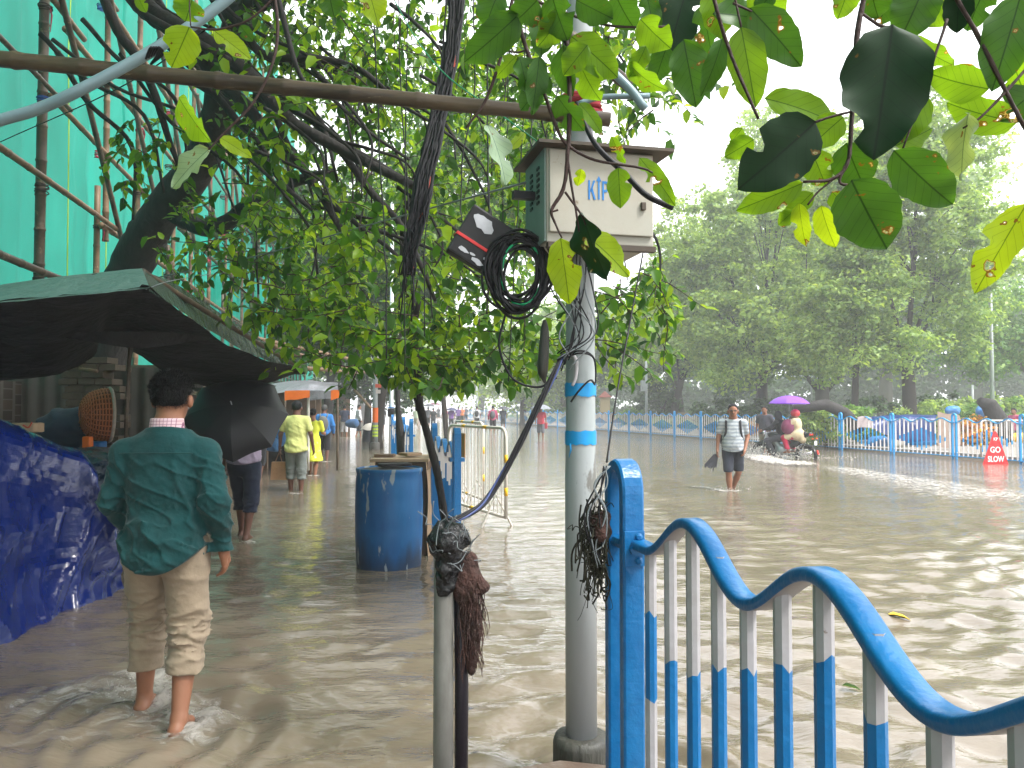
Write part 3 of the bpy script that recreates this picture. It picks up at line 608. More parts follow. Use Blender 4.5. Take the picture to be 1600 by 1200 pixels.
def foam(label, path, width, dens=1.0, lift=.006, hump=0, na=60, nb=14, cat='foam'):
    """strip of foam along ground path [(x,y)], width list; lies on the waves"""
    q = spline([(*p, w_) for p, w_ in zip(path, width)], max(2, na // len(path))); V = []; A = []
    for i, a in enumerate(q):
        b0 = q[max(i - 1, 0)]; b1 = q[min(i + 1, len(q) - 1)]; d = np.array([b1[0] - b0[0], b1[1] - b0[1]]); d /= (np.linalg.norm(d) + 1e-9); nrm = np.array([-d[1], d[0]])
        u = i / (len(q) - 1)
        for j in range(nb + 1):
            v = j / nb * 2 - 1; p = np.array(a[:2]) + nrm * v * a[2] * .5
            V.append((p[0], p[1], 0)); A.append(max(0, (1 - abs(v) ** 2.2)) * min(1, 5 * u, 5 * (1 - u)) * dens)
    V = np.array(V); V[:, 2] = wave_h(V[:, 0], V[:, 1], np.maximum(.0088 * np.maximum(V[:, 1], 1), .004)) + lift + hump * np.array(A) * (1 + .6 * np.sin(V[:, 0] * 31 + 9 * np.sin(V[:, 1] * 7)))
    m_, n_ = len(q), nb + 1; I = np.arange(m_ * n_).reshape(m_, n_); F = np.stack([I[:-1, :-1], I[:-1, 1:], I[1:, 1:], I[1:, :-1]], -1).reshape(-1, 4)
    me = npmesh('foam', V, F); at2 = me.attributes.new('dens', 'FLOAT', 'POINT'); at2.data.foreach_set('value', A)
    o = addobj('foam', me, fm); tag(o, label, cat, kind='stuff'); return o
def drops(label, pts, seed=0):
    """pts: list of (centre, spread(3), n, rmin, rmax) -> droplets"""
    rs = np.random.RandomState(seed); V = []; F = []; k = 0
    for c, sp, n_, r0, r1 in pts:
        for i in range(n_):
            p = np.array(c) + rs.normal(size=3) * sp; p[2] = abs(p[2]) + .003; r = r0 + (r1 - r0) * rs.rand() ** 2.5
            a = np.array([(1, 0, 0), (-1, 0, 0), (0, 1, 0), (0, -1, 0), (0, 0, 1), (0, 0, -1)]) * r * rs.uniform(.6, 1.5, 3); V.append(p + a)
            F += [(k, k + 2, k + 4), (k + 2, k + 1, k + 4), (k + 1, k + 3, k + 4), (k + 3, k, k + 4), (k + 2, k, k + 5), (k + 1, k + 2, k + 5), (k + 3, k + 1, k + 5), (k, k + 3, k + 5)]; k += 6
    o = addobj('splash', npmesh('splash', np.concatenate(V), np.array(F)), M['foam'], None, True); tag(o, label, 'splash', kind='stuff')

# ================================================================== GREEN NET + BAMBOO SCAFFOLD
D0 = 4.0
def NXp(Y): return -D0 - .2 * Y
nm = bpy.data.materials.new('green_netting'); nm.use_nodes = True; t = nm.node_tree; b = t.nodes['Principled BSDF']; L = t.links.new
tc = nd(t, 'ShaderNodeTexCoord'); mp = nd(t, 'ShaderNodeMapping'); mp.inputs['Scale'].default_value = (1, .9, .25); L(tc.outputs['Object'], mp.inputs[0])
n = nd(t, 'ShaderNodeTexNoise'); n.inputs['Scale'].default_value = 1.1; n.inputs['Detail'].default_value = 6; L(mp.outputs[0], n.inputs['Vector'])
cr = nd(t, 'ShaderNodeValToRGB'); cr.color_ramp.elements[0].position = .35; cr.color_ramp.elements[0].color = (.001, .23, .16, 1); cr.color_ramp.elements[1].position = .68; cr.color_ramp.elements[1].color = (.003, .35, .255, 1); L(n.outputs[0], cr.inputs[0])
L(cr.outputs[0], b.inputs['Base Color']); b.inputs['Roughness'].default_value = .6; b.inputs['Specular IOR Level'].default_value = .25
tr = nd(t, 'ShaderNodeBsdfTranslucent'); L(cr.outputs[0], tr.inputs[0]); ms = nd(t, 'ShaderNodeMixShader'); ms.inputs[0].default_value = .55; L(b.outputs[0], ms.inputs[1]); L(tr.outputs[0], ms.inputs[2])
tp = nd(t, 'ShaderNodeBsdfTransparent'); tp.inputs[0].default_value = (.5, 1, .85, 1); m2 = nd(t, 'ShaderNodeMixShader'); m2.inputs[0].default_value = .05; L(ms.outputs[0], m2.inputs[1]); L(tp.outputs[0], m2.inputs[2]); L(m2.outputs[0], t.nodes['Material Output'].inputs[0])
P = []
for i in range(480):
    Y = -4 + i * .15; row = []
    for j in range(28):
        z = 1.3 + j * .62
        dx = .05 * math.sin(3.1 * Y + .6 * math.sin(z)) + .035 * math.sin(7.7 * Y + .25 * z) + .03 * math.sin(5 * z + Y) + (.05 if (Y % 1.6) < .17 else 0)
        row.append((NXp(Y) - .12 + dx, Y, z))
    P.append(row)
mb = MB(); mb.grid(P); o = mb.build('safety_net', nm, None, True); tag(o, 'tall emerald green construction netting hung along the bamboo scaffold', 'netting')
# yellow seam cords of the net stay a pattern of the net: children
for i, Y in enumerate((8.2, 10.5, 12.1, 13.8, 15.6, 17.7, 20.5)):
    m_ = MB(); m_.tube([(NXp(Y) - .02 + .02 * math.sin(k), Y + .02 * math.sin(k * 2.1), 1.4 + k) for k in range(14)], .010, 4); m_.build('seam', mat('yellow_cord%d' % i, (.30, .48, .06), .6) if i == 0 else bpy.data.materials['yellow_cord0'], o)
sc_ = thing('bamboo_scaffold', 'tall lashed bamboo scaffold standing in front of green netting', 'scaffold', (NXp(9), 9, 0))
rs = random.Random(3)
def bamboo_pole(name, a, b, r, m, parent, step=.42, n=9, wobr=.015):
    a, b = Vector(a), Vector(b); Ln = (b - a).length; k = max(2, int(Ln / step)); P = []; rr = []; bend = Vector((rs.uniform(-1, 1), rs.uniform(-1, 1), rs.uniform(-1, 1))) * wobr * Ln * .35
    for i in range(k):
        u = i / k; c = a + (b - a) * u + bend * math.sin(math.pi * u)
        e = (b - a).normalized(); P += [c, c + e * .012, c + e * .024, c + e * .05]; f = 1 - .15 * u
        rr += [r * f * 1.0, r * f * 1.13, r * f * 1.10, r * f * .97]
    P.append(b); rr.append(r * .85); mb = MB(); mb.tube(P, rr, n); return mb.build(name, m, parent, True)
def lash(p, parent, m, r=.055, axis=(0, 0, 1)):
    mb = MB(); q = Vector((0, 0, 1)).rotation_difference(Vector(axis)).to_matrix()
    for k in range(5):
        a = rs.uniform(-.25, .25); z = rs.uniform(-.05, .05); rr = r * rs.uniform(.95, 1.2)
        mb.tube([Vector(p) + q @ Vector((rr * math.cos(t_), rr * math.sin(t_), z + .04 * a * math.sin(t_) * 3)) for t_ in [2 * math.pi * i / 10 for i in range(11)]], .008, 4, cap=False)
    return mb.build('lashing', m, parent, True)
M['rope'] = mat('jute_rope', (.04, .03, .025), .9); M['bluerope'] = mat('blue_rope', (.02, .08, .3), .7); M['redrope'] = mat('red_ribbon', (.45, .03, .07), .7); M['tatter'] = mat('grey_tatter', (.10, .14, .10), .8)
for i in list(range(24)) + [-1, -2, -3]:
    Y = 9.25 + 2.04 * i; X = NXp(Y) + .12; top = 15 if i not in (1, 3, 6) else 4.75
    mm = M['bamboo'] if i % 3 else M['bambood']
    r = .062 if i == 0 else .05
    p = bamboo_pole('pole', (X, Y, -.2), (X + .05 + rs.uniform(-.05, .05), Y + rs.uniform(-.05, .12), top), r, mm, sc_)
    if top < 6: bamboo_pole('pole', (X + .07, Y + .1, top - .8), (X + .1, Y + .1, 15), .045, M['bamboo'], sc_)
    if i < 14:
        for j, z in enumerate((3.05, 4.13, 5.23, 6.33, 7.43)):
            lash((X + .02, Y, z), sc_, [M['rope'], M['redrope'], M['rope'], M['bluerope']][(i * 3 + j) % 4] if i else [M['rope'], M['rope'], M['bluerope'], M['rope'], M['redrope']][j], .065)
            if rs.random() < .5: # hanging ribbon ends
                m_ = MB(); c = Vector((X + .10, Y - .03, z)); m_.tube([c, c + Vector((.02, 0, -.08)), c + Vector((.0, .01, -.2 - .1 * rs.random()))], [.007, .012, .004], 5); m_.build('ribbon', M['redrope'], sc_)
for z in (1.95, 3.05, 4.13, 5.23, 6.33, 7.43, 8.5, 9.7):
    Y = -2.5; k = 0
    while Y < 52:
        Y2 = Y + rs.uniform(5.5, 7.5); X1 = NXp(Y) + .22
        bamboo_pole('ledger', (X1, Y, z + rs.uniform(-.03, .05)), (NXp(Y2) + .24, Y2 + .4, z + rs.uniform(-.05, .05)), rs.uniform(.034, .048), M['bamboo'] if rs.random() < .5 else M['bambood'], sc_, .5); Y = Y2
for (Y1, z1, Y2, z2) in ((7.2, 8.3, 12.6, 3.2), (9.3, 9.0, 16, 3.2), (13, 9, 19, 3.0), (17, 8.5, 23, 2.5), (22, 8.5, 29, 2.5)):
    bamboo_pole('brace', (NXp(Y1) + .34, Y1, z1), (NXp(Y2) + .34, Y2, z2), .042, M['bambood'], sc_, .5)
# low bamboo rails sticking out over the stalls further on
mb = MB()
r_ = thing('bamboo_rail', 'pair of horizontal bamboo rails above the orange stall', 'bamboo rail', at(470, 545, 20))
for a, b_ in (((395, 528, 12), (600, 572, 24)), ((430, 542, 12), (600, 586, 24)), ((455, 574, 13), (560, 585, 18))): bamboo_pole('rail', at(*a), at(*b_), .04, M['bamboo'], r_)

# long masonry wall behind the stalls, under the net
def brickmat(name, c1, c2, mort, sc=9):
    m = mat(name, c1, .8, noise=c2, nscale=3, bump=.0); t = m.node_tree; b = t.nodes['Principled BSDF']; L = t.links.new
    tc = nd(t, 'ShaderNodeTexCoord'); mp = nd(t, 'ShaderNodeMapping'); mp.inputs['Rotation'].default_value = (R(90), 0, R(90)); L(tc.outputs['Object'], mp.inputs[0])
    br = nd(t, 'ShaderNodeTexBrick'); br.inputs['Scale'].default_value = sc * .5; br.inputs['Color1'].default_value = (*c1, 1); br.inputs['Color2'].default_value = (*c2, 1); br.inputs['Mortar'].default_value = (*mort, 1); br.inputs['Mortar Size'].default_value = .03
    L(mp.outputs[0], br.inputs['Vector']); L(br.outputs[0], b.inputs['Base Color']); bp = nd(t, 'ShaderNodeBump'); bp.inputs['Strength'].default_value = .6; bp.inputs['Distance'].default_value = .01; L(br.outputs[1], bp.inputs['Height']); bp.invert = True; L(bp.outputs[0], b.inputs['Normal']); return m
M['brick'] = brickmat('sooty_brick', (.09, .065, .05), (.05, .04, .035), (.12, .11, .095))
mb = MB(); V = []
for Y in (-4, 20, 34, 60): V += [(NXp(Y) + .35, Y, -.3), (NXp(Y) + .35, Y, 1.75), (NXp(Y) + .15, Y, 1.75), (NXp(Y) + .15, Y, -.3)]
mb.add(V, [(i * 4 + j, i * 4 + (j + 1) % 4, (i + 1) * 4 + (j + 1) % 4, (i + 1) * 4 + j) for i in range(3) for j in range(4)] + [(0, 1, 2, 3), (15, 14, 13, 12)])
tag(mb.build('boundary_wall', M['brick']), 'long low sooty masonry wall running behind the stalls', 'wall')

# ================================================================== FENCES
def far_bar_mesh(zb, zt, z1, z2, r=.012):
    mb = MB(); lv = [zb, z1, z2, zt] if z2 > z1 + .02 else [zb, zt]
    for i in range(len(lv) - 1):
        mb.cm = 0 if (i == 1 and len(lv) == 4) else 1; mb.box((0, 0, (lv[i] + lv[i + 1]) / 2), (r * 2.9, r * 2, lv[i + 1] - lv[i]))
    mb.f = [f for k, f in enumerate(mb.f)]; return mb
def fence(label, pts, top=1.288, trough=1.05, peak=1.17, base=.06, perseg=13, name='railing', postw=.055, rail=.022, full=True, white='farwhite', legs=.13, solidblue=False, maxbars=100, waves=3):
    """pts: post centres (x,y)"""
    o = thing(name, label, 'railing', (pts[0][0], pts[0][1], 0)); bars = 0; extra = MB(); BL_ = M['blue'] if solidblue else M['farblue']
    for i, (x, y) in enumerate(pts):
        nx = pts[min(i + 1, len(pts) - 1)]; pv = pts[max(i - 1, 0)]; u = Vector((nx[0] - pv[0], nx[1] - pv[1], 0)).normalized(); v = Vector((-u.y, u.x, 0)); c = Vector((x, y, 0))
        prof = [(-legs / 2, -.2)] + [(-legs / 2, top - legs / 2)] + [(-math.cos(a) * legs / 2, top - legs / 2 + math.sin(a) * legs / 2) for a in [math.pi * k / 8 for k in range(1, 8)]] + [(legs / 2, top - legs / 2), (legs / 2, -.2)]
        w_ = rail * 1.0; mb = MB(); ring = []
        for k, (a, z) in enumerate(prof):
            p0 = prof[max(k - 1, 0)]; p1 = prof[min(k + 1, len(prof) - 1)]; tx, tz = p1[0] - p0[0], p1[1] - p0[1]; l_ = math.hypot(tx, tz); nxx, nz = -tz / l_, tx / l_
            for s1, s2 in ((-1, -1), (-1, 1), (1, 1), (1, -1)):
                ring.append(c + u * (a + nxx * s1 * w_ * .9) + v * (s2 * postw / 2) + Vector((0, 0, z + nz * s1 * w_ * .9)))
        m_ = len(prof); mb.add(ring, [(k * 4 + j, k * 4 + (j + 1) % 4, (k + 1) * 4 + (j + 1) % 4, (k + 1) * 4 + j) for k in range(m_ - 1) for j in range(4)])
        mb.box(c + Vector((0, 0, trough)), (legs, legs, .03), Matrix.Rotation(math.atan2(u.y, u.x), 3, 'Z')); mb.box(c + Vector((0, 0, base + .02)), (legs * 1.1, legs * .8, .03), Matrix.Rotation(math.atan2(u.y, u.x), 3, 'Z'))
        mb.build('post', BL_, o)
        if i == len(pts) - 1: break
        a = Vector((x, y, 0)); b = Vector((nx[0], nx[1], 0)); d = b - a; Ln = d.length; d.normalize(); sd_ = Vector((-d.y, d.x, 0)); s0 = legs / 2 + .01; s1 = Ln - legs / 2 - .01; K = 36
        zf = lambda u_: trough + (peak - trough) * (.5 - .5 * math.cos(2 * math.pi * waves * u_)); mb = MB(); V = []
        for k in range(K + 1):
            uu = k / K; p = a + d * (s0 + (s1 - s0) * uu); z = zf(uu)
            for e, f in ((-1, -1), (1, -1), (1, 1), (-1, 1)): V.append(p + sd_ * e * .022 + Vector((0, 0, z + f * .014)))
        mb.add(V, [(k * 4 + j, k * 4 + (j + 1) % 4, (k + 1) * 4 + (j + 1) % 4, (k + 1) * 4 + j) for k in range(K) for j in range(4)]); mb.build('top_rail', BL_, o)
        MB().tube([a + d * s0 + Vector((0, 0, base + .03)), a + d * s1 + Vector((0, 0, base + .03))], .016, 5).build('bottom_rail', BL_, o)
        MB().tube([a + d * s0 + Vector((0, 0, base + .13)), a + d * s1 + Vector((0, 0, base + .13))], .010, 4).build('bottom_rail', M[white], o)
        for k in range(perseg):
            uu = (k + .5) / perseg; p = a + d * (s0 + (s1 - s0) * uu); zt = zf(uu) - .01; cz = .56; hw = .36 * max(0, 1 - abs(uu - .5) / .46)
            if solidblue: m_ = MB(); zz = base + .03; j1 = .35 + .25 * math.sin(k * 1.7) ; m_ = far_bar_mesh(zz, zt, zz + .12, zt - .05 - .3 * abs(math.sin(k * .8 + i)))
            else: m_ = far_bar_mesh(base + .03, zt, cz - hw, min(cz + hw * .85, zt - .02))
            m_.v = [tuple(Vector(q) + p) for q in m_.v]
            if bars < maxbars: m_.build('bar', [BL_, M[white]], o); bars += 1
            else: extra.cm = 0; n0 = len(extra.v); extra.v += m_.v; extra.f += [tuple(q + n0 for q in f) for f in m_.f]; extra.mi += m_.mi
    if extra.v: tag(extra.build('bar', [BL_, M[white]], o), kind='stuff')
    return o
Ys = [19.9, 22.0, 24.35, 26.7, 28.9, 31.3, 33.6, 36.2, 38.8, 41.5, 44.3, 47.3, 50.3, 53.5, 57, 60.5, 64, 68, 72, 76, 80, 85, 90]
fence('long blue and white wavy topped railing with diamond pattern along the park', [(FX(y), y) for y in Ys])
fence('blue and white railing running down the median behind the blue drum', [(.33 - .2 * (y - 2.35), y) for y in (6.25, 8.1)], perseg=13, legs=.12, solidblue=True)
fence('far end of the median railing beyond the white lamp post', [(.33 - .2 * (y - 2.35), y) for y in (11.6, 13.6, 15.8, 18.0)], perseg=10, legs=.12, solidblue=True)
# near railing, hero
def NF(tv): return .394 + .185 * tv - .035 * tv * tv           # t = 2.2 - Y
nf = thing('railing', 'nearest railing with thick blue wave shaped top rail and two tone bars', 'railing', (.345, 2.36, 0))
def zrail(Y): 
    u = (2.2 - Y) / .588; k = math.floor(u); e = .5 - .5 * math.cos(2 * math.pi * u); return 1.066 + .118 * e
mb = MB(); V = []; K = 150
for k in range(K + 1):
    Y = 2.30 - k * (2.30 - .30) / K; x = NF(2.2 - Y); z = zrail(Y) if Y < 2.2 else 1.066
    dz = (zrail(Y - .005) - zrail(Y + .005)) if Y < 2.2 else 0; T = Vector((NF(2.2 - Y + .005) - NF(2.2 - Y - .005), -.01, dz)).normalized(); sd_ = Vector((0, 0, 1)).cross(T).normalized(); up = T.cross(sd_)
    if up.z < 0: up = -up
    hw, hh = .0255, .0125
    for e, f in ((-1, -.7), (-.85, -1), (.85, -1), (1, -.7), (1, .5), (.75, 1), (-.75, 1), (-1, .5)): V.append(Vector((x, Y, z)) + sd_ * e * hw + up * f * hh)
mb.add(V, [(k * 8 + j, k * 8 + (j + 1) % 8, (k + 1) * 8 + (j + 1) % 8, (k + 1) * 8 + j) for k in range(K) for j in range(8)])
mb.mi = [1 if (i % 8) == 1 else 0 for i in range(len(mb.f))]
M['thickblue'] = mat('thick_lumpy_blue_paint', (.003, .095, .26), .28, noise=(.008, .14, .35), nscale=10, nstr=.8, bump=.55, bscale=42, bdist=.005, noise2=(.02, .045, .08), n2scale=34, n2thr=.70)
mb.build('top_rail', [M['thickblue'], M['white']], nf, True)
blue_px = [(955, 1085), (1028, 1400), (1050, 1400), (1040, 1400), (1040, 1400), (1040, 1400), (1028, 1400), (1110, 1330), None, None, None, None]
for i in range(12):
    Y = 2.2 - .147 * i; x = NF(.147 * i); mb = MB(); r = .0158; zt = zrail(Y) - .012
    z1, z2 = (None, None)
    if blue_px[i]: z2 = CAMZ - (blue_px[i][0] - 637) / 1200 * Y; z1 = max(.12, CAMZ - (blue_px[i][1] - 637) / 1200 * Y)
    lv = [.0, z1, z2, zt] if z1 else [0, zt]; n8 = 8; rings = []
    for li, z in enumerate(lv):
        for j in range(n8):
            a = 2 * math.pi * (j + .5) / n8; jz = random.uniform(-.012, .016) if 0 < li < len(lv) - 1 else (.02 if li else 0); rings.append((x + r * 1.08 * math.cos(a), Y + r * 1.08 * math.sin(a), z + jz))
    mb.add(rings, [(k * n8 + j, k * n8 + (j + 1) % n8, (k + 1) * n8 + (j + 1) % n8, (k + 1) * n8 + j) for k in range(len(lv) - 1) for j in range(n8)])
    mb.mi = [(0 if (k == 1 and len(lv) == 4) else 1) for k in range(len(lv) - 1) for j in range(n8)]
    mb.build('bar', [M['blue'], M['white']], nf, False)
# post: inverted U of wide flat bar
u = Vector((-.24, 1, 0)).normalized(); v = Vector((u.y, -u.x, 0)); c = Vector((.343, 2.37, 0)); legs = .125; top = 1.295
prof = [(-legs / 2, -.1), (-legs / 2, top - legs / 2 - .02)] + [(-math.cos(a) * legs / 2, top - legs / 2 - .02 + math.sin(a) * (legs / 2 + .02)) for a in [math.pi * k / 12 for k in range(1, 12)]] + [(legs / 2, top - legs / 2 - .02), (legs / 2, -.1)]
mb = MB(); ring = []
sect = [(-1, -.8), (-.75, -1), (.75, -1), (1, -.8), (1, .8), (.75, 1), (-.75, 1), (-1, .8)]
for k, (a, z) in enumerate(prof):
    p0 = prof[max(k - 1, 0)]; p1 = prof[min(k + 1, len(prof) - 1)]; tx, tz = p1[0] - p0[0], p1[1] - p0[1]; l_ = math.hypot(tx, tz); nxx, nz = -tz / l_, tx / l_
    for s1, s2 in sect: ring.append(c + u * (a + nxx * s1 * .018) + v * (s2 * .0335) + Vector((0, 0, z + nz * s1 * .018)))
mb.add(ring, [(k * 8 + j, k * 8 + (j + 1) % 8, (k + 1) * 8 + (j + 1) % 8, (k + 1) * 8 + j) for k in range(len(prof) - 1) for j in range(8)]); mb.build('post', M['thickblue'], nf, False)
mb = MB(); rq = Matrix.Rotation(math.atan2(u.y, u.x), 3, 'Z')
mb.box(c - u * (.0835) + Vector((0, 0, 1.052)), (.006, .064, .105), rq, .002)
for dz_ in (-.035, .035): mb.lathe([(.012, 0), (.012, .004), (.006, .009)], c - u * .088 + v * .012 + Vector((0, 0, 1.052 + dz_)), 10, Matrix.Rotation(R(90), 3, 'X'))
mb.tube([c - u * .1 + v * .0 + Vector((0, 0, 1.052)), c + u * .12 - v * .01 + Vector((0, 0, 1.058))], .019, 8)
mb.build('bracket', M['thickblue'], nf, False)

# ================================================================== POLE WITH CABINET
PY = 3.08; base = gnd(912, 1190); PX = (907 - 800) / 1200 * PY
lp = thing('lamp_post', 'tall pale grey steel pole with two blue painted bands carrying the cabinet', 'pole', (PX, PY, 0))
prof = [(.0625, .15), (.0625, 1.2), (.060, 1.33), (.058, 2.0), (.052, 3.2), (.045, 6)]
MB().lathe(prof, (PX, PY, 0), 32).build('shaft', M['pole'], lp, True)
def band(z0, z1, nm_='painted_band'):
    mb = MB(); n = 32; V = []
    for li, z in enumerate((z0, z1)):
        for k in range(n):
            a = 2 * math.pi * k / n; jz = random.uniform(-.004, .004) - (.02 * (1 if random.random() < .0 else 0)); V.append((PX + .0632 * math.cos(a), PY + .0632 * math.sin(a), z + jz))
    mb.add(V, [(k, (k + 1) % n, (k + 1) % n + n, k + n) for k in range(n)])
    # run of paint below the band
    mb.build(nm_, M['poleblue'], lp, True)
zb = lambda y: CAMZ + (637 - y) / 1200 * (PY - .06)
band(zb(619), zb(598)); band(zb(695), zb(673))
mb = MB(); mb.tube([(PX - .045, PY - .0465, zb(693)), (PX - .043, PY - .0495, zb(703)), (PX - .05, PY - .0405, zb(716))], [.004, .003, .001], 5, squash=.3); mb.build('paint_run', M['poleblue'], lp, True)
MB().lathe([(.116, -.2), (.113, .15), (.105, .175), (.09, .18), (.0, .18)], (PX, PY, 0), 28).build('footing', M['darkconc'], lp, True)
# hook / conduit on the pole
mb = MB(); pxtube(mb, [(878, 562, 3.02, .010), (893, 556, 3.0, .011), (900, 566, 2.99, .010), (899, 590, 2.99, .008), (894, 603, 2.99, .006)], 8); mb.build('conduit', M['white'], lp, True)
# cabinet
bx = thing('junction_cabinet', 'beige metal cabinet lettered in blue, mounted high on the grey pole', 'cabinet', at(935, 315, 3.0))
cc = at(919, 324, 3.02); yaw = R(13); rq = Matrix.Rotation(yaw, 3, 'Z'); W_, D_, H_ = .425, .30, .36
def bl(x, y, z): return cc + rq @ Vector((x, y, z))
MB().box(bl(0, 0, -.0), (W_, D_, H_), rq, .006).build('body', M['box'], bx)
MB().box(bl(0, -D_ / 2 - .008, .012), (W_ - .016, .012, H_ - .05), rq, .004).build('door', M['box'], bx)
MB().box(bl(-W_ / 2 - .004, 0, 0), (.006, D_ - .01, H_ - .01), rq).build('side_panel', M['boxside'], bx)
mb = MB()
for r_i in range(2):
    for k in range(7): mb.box(bl(-W_ / 2 - .009, -.06 + r_i * .1, .12 - k * .022), (.006, .035, .010), rq)
mb.build('vent', M['black'], bx)
mb = MB(); rr = [bl(-W_ / 2 - .045, -D_ / 2 - .06, H_ / 2 - .008), bl(W_ / 2 + .06, -D_ / 2 - .06, H_ / 2 - .005), bl(W_ / 2 + .06, D_ / 2 + .05, H_ / 2 + .004), bl(-W_ / 2 - .045, D_ / 2 + .05, H_ / 2 + .004)]
mb.add([*rr, *[p + Vector((0, 0, .012)) for p in rr], bl(-.1, 0, H_ / 2 + .055), bl(.1, 0, H_ / 2 + .055)], [(0, 3, 2, 1), (0, 1, 5, 4), (1, 2, 6, 5), (2, 3, 7, 6), (3, 0, 4, 7), (4, 5, 9, 8), (5, 6, 9), (6, 7, 8, 9), (7, 4, 8)]); mb.build('roof', M['rust'], bx)
MB().box(bl(0, -D_ / 2 - .006, -H_ / 2 - .012), (W_, .03, .02), rq).build('sill', M['rust'], bx)
MB().box(bl(W_ / 2 - .05, -D_ / 2 - .02, -.03), (.018, .014, .03), rq, .003).build('latch', M['rust'], bx)
MB().box(bl(-W_ / 2 - .05, .0, .03), (.09, .03, .03), rq).build('bracket', M['black'], bx)
M['ktp'] = mat('blue_lettering', (.02, .17, .50), .5, noise=(.05, .25, .55), nscale=30)
def lpoly(polys, ox, oz, s):
    mb = MB()
    for pl in polys: mb.extr([bl(ox + x * s * .68, -D_ / 2 - .0145, oz + z * s) for x, z in pl], rq @ Vector((0, -.0015, 0)))
    return mb
s = .072; ox = -.055; oz = -.015
polys = [[(0, 0), (.14, 0), (.14, 1), (0, 1)], [(.14, .42), (.40, 1), (.56, 1), (.24, .40)], [(.20, .54), (.32, .66), (.60, 0), (.44, 0)],
         [(.78, .02), (.91, .02), (.91, 1.02), (.78, 1.02)], [(.64, .98), (1.05, .98), (.845, 1.25)],
         [(1.12, 0), (1.26, 0), (1.26, 1), (1.12, 1)], [(1.26, 1), (1.26, .87), (1.44, .87), (1.50, .80), (1.63, .84), (1.58, .95), (1.46, 1)], [(1.26, .42), (1.46, .42), (1.60, .52), (1.50, .62), (1.44, .55), (1.26, .55)], [(1.50, .62), (1.60, .52), (1.64, .68), (1.63, .84), (1.50, .80), (1.51, .7)]]
lpoly(polys, ox, oz, s).build('lettering', M['ktp'], bx)
# mounting brackets/red rags
mb = MB()
rs2 = random.Random(8)
for k in range(5):
    z = 2.62 + k * .016; mb.tube([(PX + (.066 + .012 * rs2.random()) * math.cos(a), PY + (.066 + .012 * rs2.random()) * math.sin(a) - .03, z + .02 * math.sin(a + k)) for a in [2 * math.pi * i / 12 for i in range(13)]], .016, 6, jit=.3)
tag(mb.build('rag', M['redcloth'], None, True), 'dark red cloth tying the long bamboo to the grey pole', 'rag')
# long bamboo across
o = bamboo_pole('bamboo_pole', at(-520, 41, 2.9), at(953, 187, 3.0), .0335, M['longbamboo'], None, .26, 14, .006); tag(o, 'thick wet bamboo pole slung level across the street to the grey post', 'bamboo pole')
mb = MB(); pxtube(mb, [(-420, 290, 2.4, .018), (-60, 208, 2.4, .018), (0, 188, 2.4, .018), (60, 170, 2.4, .018), (130, 138, 2.4, .018), (240, 78, 2.45, .018), (330, 18, 2.5, .018), (400, -40, 2.55, .018)], 12, 8)
pv = mb.build('conduit_pipe', M['pvc'], None, True); tag(pv, 'grey blue plastic pipe bending up across the bamboo at top corner', 'pipe')
mb = MB()
for k in range(4): pxtube(mb, [(228 + k * 4, 92 - k * 2, 2.42, .004), (236 + k * 4, 74, 2.39, .004), (246 + k * 3, 84, 2.44, .004), (236, 100, 2.5, .004)], 5)
tag(mb.build('wire_tie', M['cable'], None, True), 'black wire tie looped round the plastic pipe', 'wire tie')
# pieces of pipe and bamboo lashed at the top of the pole
o = bamboo_pole('bamboo_stub', at(790, -25, 2.85), at(985, 135, 2.92), .03, M['bambood'], None, .3, 10); tag(o, 'dark bamboo stub slanting behind the leaves at pole top', 'bamboo pole')
mb = MB(); pxtube(mb, [(960, 115, 2.85, .016), (985, 140, 2.85, .016), (1008, 170, 2.85, .016)], 10); tag(mb.build('pipe_stub', M['pvc'], None, True), 'short grey pipe end angled down beside the pole top', 'pipe')
mb = MB(); pxtube(mb, [(905, 162, 2.9, .011), (940, 152, 2.9, .011), (1015, 150, 2.9, .011)], 10); tag(mb.build('grey_pipe', M['pvc'], None, True), 'thin grey pipe arm sticking out right of the pole', 'pipe')
# ================================================================== CABLES
cb = thing('cable_bundle', 'thick bundle of black cables hanging down through the tree', 'cables', at(680, 150, 4))
rc = random.Random(21)
for k in range(30):
    u_ = k / 30; s_ = rc.uniform(-.8, .8); mb = MB(); m_ = M['cable'] if k not in (9,) else M['cablered']
    pxtube(mb, [(716 + s_ * 13, -30, 4.3, .009), (706 + s_ * 12, 80, 4.2, .009), (688 + s_ * 13, 170 + rc.uniform(-8, 8), 4.1, .009), (668 + s_ * 16, 260, 4.0, .009), (652 + s_ * 15, 330 + rc.uniform(0, 20), 3.95, .007), (642 + s_ * 10, 390 + rc.uniform(-10, 30), 3.95, .005), (636 + s_ * 16, 430 + (k % 4 == 0) * rc.uniform(20, 90), 3.95, .004)], 5, 4, wob=.005)
    mb.build('cable', m_, cb, True)
hc = thing('hanging_wires', 'loose thin wires dangling through the leaves near the pole', 'wires', at(700, 150, 4.5))
for k in range(13):
    x0 = rc.uniform(560, 850) if k > 5 else rc.uniform(480, 900); Y = rc.uniform(3.4, 5.2); mb = MB(); y1 = rc.choice((260, 380, 480, 560)) + rc.uniform(-40, 40); dr = rc.uniform(-35, 25)
    pxtube(mb, [(x0, -30, Y, .0035), (x0 + dr * .3 + rc.uniform(-8, 8), y1 * .35, Y, .0035), (x0 + dr * .7 + rc.uniform(-8, 8), y1 * .7, Y - .1, .0035), (x0 + dr, y1, Y - .2, .003)], 4, 5, wob=.003); mb.build('wire', M['cable'], hc, True)
